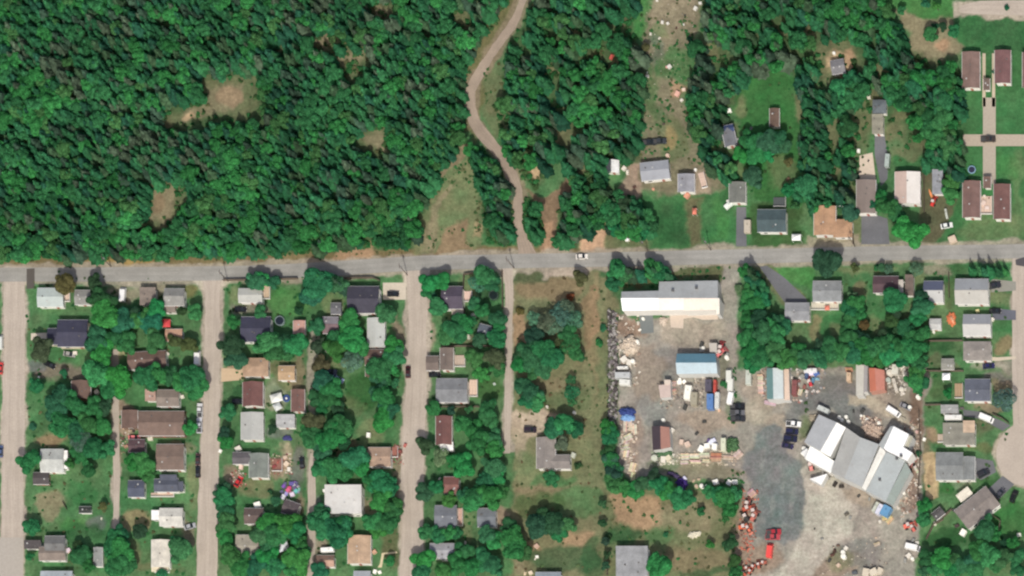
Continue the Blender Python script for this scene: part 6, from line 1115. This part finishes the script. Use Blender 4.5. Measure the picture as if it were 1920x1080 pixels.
TR_B = trunk_np(1, .055, True, 5).mesh('trunk', M_BARK); TR_C = trunk_np(1, .022, False).mesh('trunk', M_BARK)
TONE = {'b': ((.034, .178, .056), 'bright green'), 'm': ((.027, .132, .051), 'mid green'), 'd': ((.025, .078, .036), 'dark green'), 'o': ((.075, .085, .036), 'olive brown'), 'p': ((.12, .21, .12), 'pale silvery'), 't': ((.070, .150, .095), 'blue green'), 'r': ((.11, .06, .035), 'brownish')}
SMALL = []
def tree(px, py, rpx, tone, kind='b', hk=1.0, label=None, group=None):
    r = rpx * S; rr = random.Random(int(px * 7 + py * 13)); col, word = TONE[tone]
    col = tuple(c * rr.uniform(.8, 1.22) * k for c, k in zip(col, (rr.uniform(.8, 1.35), 1, rr.uniform(.85, 1.15))))
    if kind in 'bs':
        h = (r * 1.55 + 2.2) * hk; zc = h - r * .8; x, y = P(px, py, zc)
        size = 'large' if rpx >= 22 else 'medium' if rpx >= 16 else 'small' if rpx >= 11.5 else 'tiny'
        if 11 < rpx < CUT and tone in 'bm' and kind == 'b':
            SMALL.append((x, y, zc, rr.uniform(0, 6.28), r, r * .9, rr.randrange(3), col)); return
        nm, nw = ('broadleaf_tree', 'broadleaf tree') if rpx > 11 else ('bush', 'bush')
        if kind == 's' or tone in 'tp': nm, nw = 'leafy_tree', 'leafy tree'  # pale and sparse broadleaf trees, species unknown
        e = empty(nm, (x, y, 0), rr.uniform(0, 6.28), label or describe(f'{size} {word} {nw}', px, py), nw.split()[-1], group)
        if rpx <= 8: zc = r * .6
        c = put('crown', (BC if kind == 'b' else BCS)[rr.randrange(7 if kind == 'b' else 3)], e, (0, 0, zc), scale=(r * rr.uniform(.92, 1.16), r * rr.uniform(.86, 1.1), r * rr.uniform(.8, 1.05)))
        put('trunk', TR_B, e, (0, 0, -.1), scale=(zc * .9, zc * .9, zc))
    else:
        h = rpx * S * 5.2 * hk; x, y = P(px, py, h * .45)
        e = empty('spruce_tree', (x, y, 0), rr.uniform(0, 6.28), label or describe(f'{"tall" if h > 11 else "short"} {word} spruce', px, py), 'tree', group)
        c = put('crown', CC[rr.randrange(5)], e, (0, 0, .2), scale=(h * rr.uniform(.95, 1.25), h * rr.uniform(.95, 1.25), h)); put('trunk', TR_C, e, (0, 0, -.1), scale=(h, h, h * .9))
    c['tint'] = [float(v) for v in col]
    return e
CUT = 19.2          # smaller green crowns beyond the 300 largest are set out together further down
GARDEN = '''
119 533 18 o|178 530 14 d|192 562 20 d|200 590 24 b|230 600 22 m|250 590 14 d|268 598 18 b|295 580 17 b|283 606 18 m|368 587 14 b|340 583 10 d|183 640 22 m|195 660 20 b|216 635 18 m|240 644 18 b|295 638 17 b|328 641 12 o|355 647 14 o
79 655 20 o|67 722 12 m|185 705 24 b|225 712 24 b|212 730 20 b|278 708 20 m|299 702 19 b|316 702 17 m|364 710 24 b|369 732 18 b|343 716 16 b|119 747 22 m|139 758 20 m|105 768 20 m|178 763 18 m|196 762 15 d|100 750 12 o
119 794 22 m|147 808 20 m|167 797 20 m|192 797 16 b|155 827 18 t s|180 844 20 m|200 841 16 b|153 855 15 m|55 866 19 b|57 797 8 m|272 872 19 b|252 869 15 m|278 888 12 b|358 805 13 b|60 988 13 b|192 950 9 o
230 1000 14 m|222 1016 20 b|225 1038 21 b|217 1060 22 b|239 1058 15 m|205 1030 14 m|264 997 13 d|337 1033 20 b|336 1016 13 m|155 1042 16 m|164 1062 12 m|56 1044 10 m|305 1076 11 m|146 1020 10 d|130 870 10 m|165 880 12 m|120 700 9 m
479 526 15 b|493 528 12 b|514 528 12 m|467 531 9 d|592 536 25 m|611 527 19 m|633 532 17 m|586 556 20 m|487 584 12 b|561 583 11 d|592 613 13 m|436 605 12 m|655 602 18 b|664 636 22 b|672 654 15 b|655 626 15 m|725 591 17 b|739 650 15 b|741 671 17 b
433 652 21 d|441 672 19 m|503 647 21 b|519 658 19 m|536 647 16 m|558 647 19 b|491 644 13 m|597 647 13 d|630 653 17 m|628 636 13 m|664 677 17 p s|717 695 21 m|728 683 17 b|708 706 13 m|722 747 21 m|714 733 17 m|730 766 17 m|600 680 14 o|611 716 18 m|622 730 19 b|619 746 17 m|594 747 13 m|605 762 12 m|633 769 12 d|426 774 13 m
421 814 12 d|422 828 12 m|592 794 19 o|639 805 23 m|622 822 25 m|644 826 19 d|589 822 19 b|578 810 13 m|606 844 17 m|511 805 10 d|722 785 19 b|628 880 21 b|605 880 17 b|644 883 17 m|669 863 21 b|677 879 17 b|714 911 21 b|700 902 17 m|714 936 19 b|733 913 14 m|739 952 15 m
419 935 18 b|422 958 16 m|425 985 17 b|425 1008 15 b|417 922 14 m|517 941 11 m|503 918 6 d|539 980 21 b|505 985 19 b|522 1002 21 m|489 1002 17 b|555 999 19 m|561 1016 14 m|505 1024 15 b|503 1047 19 b|519 1060 19 b|561 1052 21 b|553 1070 17 b|567 1035 15 m|433 1047 19 m|455 1060 19 m|478 1063 19 m|469 1075 15 d
603 960 14 m|605 988 21 b|628 997 23 m|642 980 17 m|592 977 15 b|646 1002 15 m|700 980 19 b|722 980 19 m|711 994 15 b|735 965 15 m|600 1074 14 m|730 1052 11 m|745 700 10 m|740 720 11 m
807 533 18 b|827 527 16 b|802 546 13 b|820 577 17 b|811 558 10 m|910 522 18 b|924 531 15 m|893 530 13 t s|888 569 13 m|904 585 14 b|932 597 16 m|932 633 16 b|934 612 12 m|852 619 21 m|838 628 16 b|872 611 17 m|886 602 11 m|899 638 12 m|893 674 18 b|904 703 13 b|929 672 19 o|932 692 13 m|813 766 12 m|915 769 17 m|846 770 10 d|880 768 9 m
799 833 14 d|918 788 16 b|871 797 19 b|885 808 19 m|899 830 21 m|924 822 17 m|927 845 17 b|824 860 15 p s|871 874 21 b|851 868 12 m|924 877 19 b|932 897 16 b|912 900 15 m|796 924 14 m|818 916 14 m|843 936 13 b|893 927 19 m|922 927 23 b|940 919 14 b|886 944 19 b|872 930 14 m
802 997 14 b|821 1002 14 m|843 1002 14 b|857 1002 12 m|915 1002 17 b|927 1016 17 b|966 1008 23 b|966 1031 21 b|954 991 15 m|979 1036 15 m|1013 985 21 d|1035 985 21 d|1063 985 16 b|1049 999 14 m|1018 970 15 d|796 1052 19 b|793 1070 17 m|871 1036 16 m|860 1058 19 m|888 1062 19 m|832 1070 17 b|910 1047 19 b|927 1063 19 m
1060 794 20 b|1040 802 17 m|1079 805 14 m|1056 833 13 t|1035 899 13 m|1002 599 13 p s|1027 602 17 t s|1054 590 19 t s|1040 612 16 t s|1066 579 17 t s|1074 602 17 t s|1066 626 16 m|1074 647 17 m s|1082 668 12 m|1004 633 17 d|977 660 16 d|996 669 23 m|1021 663 23 m|1038 674 21 m|1021 684 21 m|977 685 17 m|999 691 18 m|1050 645 12 o s
982 724 17 m|999 738 18 m|1007 757 16 b|988 750 16 m|1071 735 12 m s|1088 671 11 m s|1072 750 10 m s|1071 712 10 m s|1140 802 13 m|1143 824 12 m|1143 846 12 d|1146 865 14 m|1149 887 15 d|1129 980 9 d|1135 1016 9 d|1131 945 9 m|1137 1040 9 d|1136 1062 9 d|1150 900 14 m|1128 610 8 m|1120 640 8 m|1066 552 8 r|972 580 8 o|1080 870 8 d|1090 520 12 o
1156 507 17 b|1170 513 14 m|1148 536 14 m|1223 505 17 b|1239 510 14 m|1250 514 11 m|1163 530 10 b|1398 510 13 m|1412 524 16 m|1426 545 15 m|1403 552 16 b|1414 568 17 m|1428 566 15 m|1401 597 16 m|1426 599 18 d|1453 602 15 m|1403 630 19 b|1431 627 21 m|1456 633 20 b|1470 613 13 m|1412 658 20 m|1431 672 21 m|1453 660 20 b|1476 674 18 b|1412 684 14 m|1500 652 13 m|1489 672 16 b|1509 674 18 b|1398 575 12 m
1381 535 8 t|1356 716 8 m|1370 735 7 m|1225 893 15 d|1156 913 16 b|1176 919 14 b|1206 908 16 m|1237 910 18 b|1256 922 18 b|1270 936 19 b|1290 934 14 m|1192 920 14 b|1148 816 13 m|1145 860 13 m|1156 884 13 m|1342 927 14 b|1362 933 16 b|1370 952 14 m|1378 927 12 b|1331 924 12 b|1314 960 10 m|1314 951 6 d|1370 1019 14 d|1378 1052 12 d|1381 1073 12 m|1331 1022 9 m|1245 999 6 m|1137 1004 8 d|1360 970 10 m|1348 943 11 m
1551 491 25 d|1539 488 15 d|1603 502 9 o|1651 502 9 m|1667 505 9 t s|1640 498 7 m|1720 505 12 t s|1598 555 11 t|1609 569 16 m|1595 580 15 m|1612 591 13 m|1592 608 14 m|1620 608 11 o|1600 625 11 m|1676 566 21 m|1680 587 15 d|1726 558 13 d|1726 575 19 b|1723 593 15 m|1676 602 15 d|1698 616 14 m|1682 618 10 d
1537 669 18 b|1556 658 19 m|1576 658 18 b|1589 632 17 m|1601 663 18 m|1620 648 16 b|1626 669 18 m|1642 655 19 b|1659 644 18 m|1670 666 19 b|1687 652 18 m|1703 663 19 b|1720 652 19 m|1726 630 17 m|1712 636 14 m|1613 636 13 d|1536 650 12 d|1645 675 14 m|1690 675 14 m|1655 630 12 d|1720 697 15 b|1714 716 16 b|1728 718 12 m|1722 733 10 m|1737 560 9 d|1881 750 19 t s|1776 738 10 m|1727 680 14 m
1734 950 14 m|1731 972 13 b|1848 990 20 m|1865 1001 12 m|1770 1047 19 b|1738 1047 14 m|1787 1050 16 m|1839 1033 19 m|1855 1040 21 b|1826 1046 16 m|1881 1047 19 m|1909 1046 16 m|1884 1018 10 d|1720 847 7 d|1805 1058 14 m|1755 1068 14 b|1870 1062 14 m|1830 1068 14 b|1900 1020 12 m|1785 1070 14 m|1910 1068 14 m|1735 1070 12 m
1148 402 18 m|1172 382 15 d|1190 384 14 m|1196 402 16 d|1212 410 15 m|1221 424 12 d|1176 412 14 m|1180 432 13 d|1200 436 14 m|1155 430 13 m|1140 384 13 d|1414 334 17 m|1401 266 17 m|1420 272 19 m|1442 266 21 m|1459 260 17 m|1392 291 15 b|1414 289 17 b|1467 272 14 m|1438 290 14 b|1514 352 20 m|1709 436 29 b|1664 388 19 m|1651 370 14 m|1681 401 14 m|1784 364 16 b|1784 341 14 b|1595 400 14 m|1589 236 18 d|1640 385 10 m|1490 385 9 m|1478 305 10 o
1790 60 12 b|1768 50 9 d|1745 65 12 m|1750 45 8 d|1690 20 10 m|1735 8 9 m|1755 12 10 b|1580 165 20 b|1593 150 14 m|1210 88 9 o|1192 88 9 o|1197 150 11 m|1290 70 7 d|1862 130 5 t|1410 110 12 m|1480 355 12 m|1885 10 6 m|1735 150 20 m|1775 145 16 b|1770 190 22 m|1765 225 20 b|1750 255 19 m|1785 240 14 m|1780 280 19 b|1755 290 16 m|1715 170 18 m
'''
for line in GARDEN.strip().splitlines():
    for it in line.split('|'):
        q = it.split(); r0 = float(q[2]); tree(float(q[0]), float(q[1]), r0 * ((1.27 if float(q[0]) < 800 else 1.2) if r0 > 11 else 1), q[3], q[4] if len(q) > 4 else 'b')
tree(1237, 1061, 29, 'b', 'b', 1.0, 'huge round bright green tree east of the grey block house')
# spruces standing apart
for px, py, h, tn in ((590, 528, 11, 'd'), (604, 526, 12, 'm'), (617, 531, 10, 'd'), (634, 533, 11, 'd'), (642, 538, 9, 'd'), (1160, 508, 11, 'm'), (1181, 512, 11, 'd'), (1199, 514, 9, 'm'), (1221, 512, 12, 'm'), (1230, 512, 11, 'd'), (1254, 520, 9, 'm'), (1411, 516, 13, 'd'), (1418, 526, 11, 'd'), (1822, 508, 8, 'm'), (1838, 506, 10, 'm'), (1847, 510, 8, 'm'), (1857, 508, 10, 'm'), (1872, 509, 8, 'd'), (1884, 508, 7, 'm'), (1426, 556, 12, 'm'), (1450, 608, 13, 'm'), (1458, 600, 11, 'd')):
    tree(px, py, h / 5.2 / S, tn, 'c')
# ------------------------------------------------------------------ the forest
def shade_noise(px, py, cell, seed): return float(fbm(np.array([[px]]), np.array([[py]]), cell, seed, 3)[0, 0])
FP = []; rr = random.Random(21)
gardens = []
def in_forest(px, py):
    for f in FORESTS:
        if inside(f, px, py): break
    else: return False
    for c in CLEAR + MIDDRY:
        if inside(c, px, py): return False
    return True
LEAN_X, LEAN_Y = 7, 10          # the outlines were read at crown height, so the feet stand a little south-east
step = 12.5
yy = -50
while yy < 500:
    xx = -50 + (step / 2 if int(yy / step) % 2 else 0)
    while xx < 1810:
        a, b = xx + rr.uniform(-.42, .42) * step, yy + rr.uniform(-.42, .42) * step
        FP.append((a, b)); xx += step
    yy += step
FA = np.array(FP); wx_ = (fbm(FA[:, 0][None], FA[:, 1][None], 34, 5, 3)[0] - .5) * 34; wy_ = (fbm(FA[:, 0][None], FA[:, 1][None], 34, 50, 3)[0] - .5) * np.where(FA[:, 1] < 420, 34, 8)
FP = [p_ for p_, u_, v_ in zip(FP, wx_, wy_) if in_forest(p_[0] + u_ - LEAN_X, p_[1] + v_ - (LEAN_Y if p_[1] < 455 else 3)) and not any(inside(q_, p_[0] + u_ * .4 - LEAN_X, p_[1] + v_ * .4 - LEAN_Y) for q_ in VERGE)]
FPA = np.array(FP)
# keep the wide track and its verge open
def track_d(px, py): return float(sdist(ribbon_poly(TRACK, 13), np.array([[px]]), np.array([[py]]))[0, 0])
n1 = fbm(FPA[:, 0][None], FPA[:, 1][None], 90, 700)[0]; n2 = fbm(FPA[:, 0][None], FPA[:, 1][None], 60, 800)[0]; n3 = fbm(FPA[:, 0][None], FPA[:, 1][None], 45, 900)[0]; n4 = fbm(FPA[:, 0][None], FPA[:, 1][None], 18, 950)[0]
td = np.minimum(sdist(ribbon_poly(TRACK, 13), FPA[:, 0] - 5, FPA[:, 1] - 8), sdist(ribbon_poly(TRACK, 11), FPA[:, 0], FPA[:, 1]))
BRIGHT = [(10, 40, 50), (90, 210, 50), (190, 10, 26), (100, 60, 30), (500, 75, 30), (510, 210, 50), (470, 290, 60), (540, 20, 26), (710, 80, 22), (30, 120, 16), (340, 430, 60), (220, 440, 50), (60, 470, 60), (430, 400, 60), (620, 460, 60), (1090, 90, 40), (1120, 170, 40), (1170, 60, 40), (1040, 110, 26), (1520, 80, 30), (1620, 50, 60), (1700, 200, 70), (1780, 260, 50), (1760, 160, 40), (730, 440, 60), (1100, 230, 26), (1480, 20, 20)]
def tint_of(kind, a, b, c, d, r_):
    if kind == 'b':
        base = [(.034, .145, .036), (.030, .110, .036), (.052, .122, .036)][r_.choice((0, 0, 1, 1, 2))]; k = .55 + .85 * c
    else:
        base = [(.022, .088, .034), (.018, .066, .034), (.046, .078, .034), (.028, .102, .036), (.040, .066, .038)][r_.choice((0, 0, 0, 1, 2, 3, 3, 3, 4)) ]; k = .55 + .85 * c
    if d > .62 and kind == 'c' and r_.random() < .4: base = (.066, .082, .046)
    q_ = 1.17 * k * r_.uniform(.8, 1.25); return [base[0] * q_ * .8, base[1] * q_, base[2] * q_ * 1.1]
items = []
for i, (a, b) in enumerate(FP):
    if td[i] < 0: continue
    br = any(math.hypot(a - x_, b - y_) < q_ * (.7 + .6 * n2[i]) for x_, y_, q_ in BRIGHT)
    pb = .62 if br else (.12 if n1[i] < .5 else .32)
    if a > 1300 and a < 1500 and b < 300: pb = .12
    kind = 'b' if rr.random() < pb else 'c'
    if n4[i] > (.72 if a < 960 else .60): continue                       # small gaps
    items.append([a, b, kind, tint_of(kind, a, b, n3[i], n2[i], rr), rr.uniform(6.5, 12.0) * (.8 + .4 * n2[i]), rr.choice((rr.uniform(1.5, 2.6), rr.uniform(2.4, 3.9)))])
# the ones at the open edges are objects of their own
def edge_dist(a, b):
    dmin = 1e9
    for f in FORESTS:
        dmin = min(dmin, abs(float(sdist(f, np.array([[a]]), np.array([[b]]))[0, 0])))
    return dmin
AR = np.array([[it[0], it[1]] for it in items]); ed = np.full(len(items), 1e9)
for f in FORESTS + CLEAR: ed = np.minimum(ed, np.abs(sdist(f, AR[:, 0], AR[:, 1])))
view = (AR[:, 0] > 5) & (AR[:, 0] < 1915) & (AR[:, 1] > 5) & (AR[:, 1] < 500)
ed[~view] = 1e9
order = np.argsort(ed - np.array([6 * it[5] if it[2] == 'b' else it[4] for it in items]))
solo_c, solo_b = set(), set()
for i in order:
    if ed[i] > 1e8: break
    if items[i][2] == 'c' and len(solo_c) < 270: solo_c.add(int(i))
    if items[i][2] == 'b' and len(solo_b) < 0: solo_b.add(int(i))
FL = [('the west forest', F_WEST), ('the middle wood', F_MID), ('the wood strip by the overgrown path', F_PATH), ('the wooded isle in the track fork', F_ISLE), ('the east wood', F_EAST)]
def zone(a, b):
    for nm, f in FL:
        if inside(f, a, b): break
    side = ''
    if nm == FL[0][0]:
        side = 'roadside edge' if b > 400 else 'northern part' if b < 90 else 'middle'
        if a > 740: side = 'trackside edge'
        elif b > 400: side = ['western', 'central', 'eastern'][min(2, int(a / 270))] + ' roadside edge'
    elif nm == FL[1][0]: side = 'northern half' if b < 220 else 'southern half'
    elif nm == FL[4][0]: side = ('north-western' if a < 1500 else 'north-eastern') + ' part' if b < 180 else ('south-western' if a < 1500 else 'south-eastern') + ' part'
    else: side = 'edge'
    return nm, side
def fword(t_):
    return 'olive' if t_[0] > .42 * t_[1] else 'dark green' if t_[1] < .06 else 'fresh green' if t_[1] > .115 else 'deep green'
for i in sorted(solo_c | solo_b):
    a, b, kind, tn, h, r_ = items[i]; nm, side = zone(a, b); size = 'tall' if h > 10.8 else 'low'
    if kind == 'c':
        lab = describe(f'{size} {fword(tn)} spruce', a, b, 95) or f'{size} {fword(tn)} spruce in the {side} of {nm}'
        x, y = P(a, b, 0); e = empty('spruce_tree', (x, y, 0), a % 6.28, lab, 'tree', f'{fword(tn)} spruces in the {side} of {nm}')
        c = put('crown', CC[i % 5], e, (0, 0, .2), scale=(h * 1.15, h * 1.15, h)); put('trunk', TR_C, e, (0, 0, -.1), scale=(h, h, h * .9))
    else:
        hb = r_ * 1.5 + 3.2; lab = f'{"broad" if r_ > 2.5 else "slim"} {fword(tn)} broadleaf tree in the {side} of {nm}'
        x, y = P(a, b, 0); e = empty('broadleaf_tree', (x, y, 0), a % 6.28, lab, 'tree', f'{fword(tn)} broadleaf trees in the {side} of {nm}')
        c = put('crown', BC[i % 7], e, (0, 0, hb - r_ * .8), scale=(r_, r_, r_)); put('trunk', TR_B, e, (0, 0, -.1), scale=(hb * .8, hb * .8, hb * .8))
    c['tint'] = [float(v) for v in tn]
rest = [it for i, it in enumerate(items) if i not in solo_c and i not in solo_b]
print('forest', len(items), 'rest', len(rest), 'solo', len(solo_c), len(solo_b))
# the mass of the forest: one object, its trees set out by geometry nodes
PROTO = bpy.data.collections.new('forest_models')
def proto(name, V_, trunk=None):
    Fq = quads(len(V_)); o = bpy.data.objects.new(name, leaf_mesh(name, V_, Fq, [M_FOL_INS])); PROTO.objects.link(o)
for i in range(5): proto(f'a_{i}', conif_crown(300 + i, 15, 10, spread=(.22, .30, .20, .25, .32)[i]))
for i in range(3): v_ = broad_crown(320 + i, 1300, .105, .85, 9); proto(f'b_{i}', v_)
def scatter(name, pts, coll):
    """pts: x, y, z, rot, sxy, sz, index, tint"""
    me = bpy.data.meshes.new(name); me.from_pydata([p[:3] for p in pts], [], [])
    for an, ty, dv in (('rot', 'FLOAT', [p[3] for p in pts]), ('idx', 'INT', [p[6] for p in pts])):
        at = me.attributes.new(an, ty, 'POINT'); at.data.foreach_set('value', dv)
    at = me.attributes.new('scl', 'FLOAT_VECTOR', 'POINT'); at.data.foreach_set('vector', [v for p in pts for v in (p[4], p[4], p[5])])
    at = me.attributes.new('tint', 'FLOAT_COLOR', 'POINT'); at.data.foreach_set('color', [v for p in pts for v in (*p[7], 1.0)])
    o = put(name, me); o['kind'] = 'stuff'
    g = bpy.data.node_groups.new(name + '_nodes', 'GeometryNodeTree'); g.interface.new_socket('Geometry', in_out='INPUT', socket_type='NodeSocketGeometry'); g.interface.new_socket('Geometry', in_out='OUTPUT', socket_type='NodeSocketGeometry')
    gi = g.nodes.new('NodeGroupInput'); go = g.nodes.new('NodeGroupOutput'); ip = g.nodes.new('GeometryNodeInstanceOnPoints'); ci = g.nodes.new('GeometryNodeCollectionInfo')
    ci.inputs['Collection'].default_value = coll; ci.inputs['Separate Children'].default_value = True; ci.inputs['Reset Children'].default_value = True
    ip.inputs['Pick Instance'].default_value = True
    def att(nm, ty): n = g.nodes.new('GeometryNodeInputNamedAttribute'); n.data_type = ty; n.inputs['Name'].default_value = nm; return n.outputs[0]
    cx = g.nodes.new('ShaderNodeCombineXYZ'); e2r = g.nodes.new('FunctionNodeEulerToRotation')
    g.links.new(att('rot', 'FLOAT'), cx.inputs[2]); g.links.new(cx.outputs[0], e2r.inputs[0]); g.links.new(e2r.outputs[0], ip.inputs['Rotation'])
    g.links.new(att('scl', 'FLOAT_VECTOR'), ip.inputs['Scale']); g.links.new(att('idx', 'INT'), ip.inputs['Instance Index'])
    g.links.new(gi.outputs[0], ip.inputs['Points']); g.links.new(ci.outputs[0], ip.inputs['Instance']); g.links.new(ip.outputs[0], go.inputs[0])
    md = o.modifiers.new('scatter', 'NODES'); md.node_group = g; return o
pts = []
for k, (a, b, kind, tn, h, r_) in enumerate(rest):
    x, y = P(a, b, 0)
    if kind == 'c': pts.append((x, y, 0, (a * 7) % 6.28, h * 1.15, h, k % 5, tn))
    else: hb = r_ * 1.5 + 3.2; pts.append((x, y, hb - r_ * .8, (a * 5) % 6.28, r_, r_, 5 + k % 3, tn))
scatter('forest', pts, PROTO)
# the smaller garden crowns past the 300 largest, one object
SMC = bpy.data.collections.new('small_tree_models')
for i in range(3): v_ = broad_crown(340 + i, 2600, .072, .82, 12); SMC.objects.link(bpy.data.objects.new(f'd_{i}', leaf_mesh('small_crown', v_, quads(len(v_)), [M_FOL_INS])))
scatter('grove', SMALL, SMC); print('small', len(SMALL))
# undergrowth and brush
UND = bpy.data.collections.new('brush_models')
for i in range(3): v_ = broad_crown(400 + i, 220, .2, .7, 6); o_ = bpy.data.objects.new(f'c_{i}', leaf_mesh('brush', v_, quads(len(v_)), [M_FOL_INS])); UND.objects.link(o_)
pts = []; rr = random.Random(5)
def brush(poly, n, cols, s0, s1, tall=True):
    xs_ = [p[0] for p in poly]; ys_ = [p[1] for p in poly]; k = 0
    while k < n:
        a, b = rr.uniform(min(xs_), max(xs_)), rr.uniform(min(ys_), max(ys_)); k += 1
        if not inside(poly, a, b) or float(vnoise(np.array([a]), np.array([b]), 16, 77)[0]) < .35: continue
        s = rr.uniform(s0, s1); x, y = P(a, b); c = rr.choice(cols); q = rr.uniform(.7, 1.3); pts.append((x, y, s * (.35 if tall else .12), rr.uniform(0, 6.28), s, s * (.8 if tall else .35), rr.randrange(3), [v * q for v in c]))
GN1, GN2, GN3, GN4 = (.028, .115, .036), (.05, .10, .036), (.10, .11, .05), (.13, .10, .055)
for f in FORESTS: brush(f, 4600 if f is F_WEST else 1500, [GN1, GN2, GN1], .5, 1.4)
for c in CLEAR[:16]: brush(ell(sum(p[0] for p in c) / len(c), sum(p[1] for p in c) / len(c), 1.3 * max(abs(p[0] - c[0][0]) for p in c) * .6 + 6, 1.3 * max(abs(p[1] - c[0][1]) for p in c) * .6 + 6), 60, [(.05, .12, .04), (.07, .13, .05), GN3], .35, 1.1)
for poly, n, cols in (([(800, 340), (880, 300), (905, 360), (905, 460), (800, 465)], 260, [GN2, GN3, GN1]), ([(870, 60), (950, 0), (900, 110), (870, 150)], 60, [GN2, GN3]), ([(905, 130), (945, 110), (955, 230), (915, 230)], 60, [GN2, GN3, GN1]),
        ([(970, 510), (1140, 520), (1140, 1070), (965, 1070)], 300, [(.06, .10, .04), (.10, .11, .05), GN4, (.08, .12, .05)]), ([(1135, 500), (1370, 498), (1360, 524), (1150, 545)], 120, [GN1, GN2, GN3]), ([(1130, 930), (1380, 930), (1385, 1075), (1130, 1075)], 170, [GN2, GN3, GN1]),
        ([(1140, 590), (1158, 590), (1158, 800), (1140, 800)], 260, [GN1, GN2, (.03, .03, .02)]), ([(0, 480), (780, 465), (780, 478), (0, 498)], 300, [GN1, GN2, GN3]), ([(1190, 60), (1200, -20), (1335, -20), (1335, 300), (1195, 340)], 420, [GN1, GN2, GN3, (.04, .13, .04)]), ([(1600, 190), (1740, 290), (1610, 400)], 120, [GN1, GN2]),
        ([(50, 500), (365, 530), (365, 1080), (45, 1080)], 520, [GN1, GN2, GN1, GN3]), ([(418, 520), (750, 520), (745, 1080), (412, 1080)], 560, [GN1, GN2, GN1]), ([(800, 510), (945, 510), (945, 1080), (796, 1080)], 300, [GN1, GN2, GN1]), ([(1520, 500), (1890, 490), (1890, 1050), (1740, 1050), (1740, 650), (1520, 640)], 320, [GN1, GN2]),
        ([(1380, 130), (1500, 140), (1500, 380), (1380, 380)], 60, [GN1, GN2]), ([(1500, 700), (1520, 790), (1505, 830), (1500, 800)], 30, [GN2]), ([(1370, 690), (1380, 690), (1382, 800), (1366, 790)], 60, [GN1]), ([(1225, 885), (1395, 880), (1395, 915), (1240, 915)], 90, [GN1, GN2, GN3])):
    brush(poly, n, cols, .25, .85, False)
# nothing grows on the roads, drives or roofs
def blocked(px, py):
    for q in NOPE:
        if q[0] < px < q[2] and q[1] < py < q[3]: return True
    return False
NOPE = [(lx - lr * .9, ly - lr * .7, lx + lr * .9, ly + lr * .7) for s_, lx, ly, lr in LAND if lr < 60 and ly > 180] + [(375, 500, 418, 1100), (762, 500, 800, 600), (755, 600, 802, 1100), (944, 500, 964, 850), (0, 500, 50, 1100), (209, 660, 226, 1010), (576, 850, 594, 1100), (715, 528, 762, 564)]
pts = [p for p in pts if not blocked(p[0] / S + 960, 540 - p[1] / S)]
scatter('undergrowth', pts, UND)
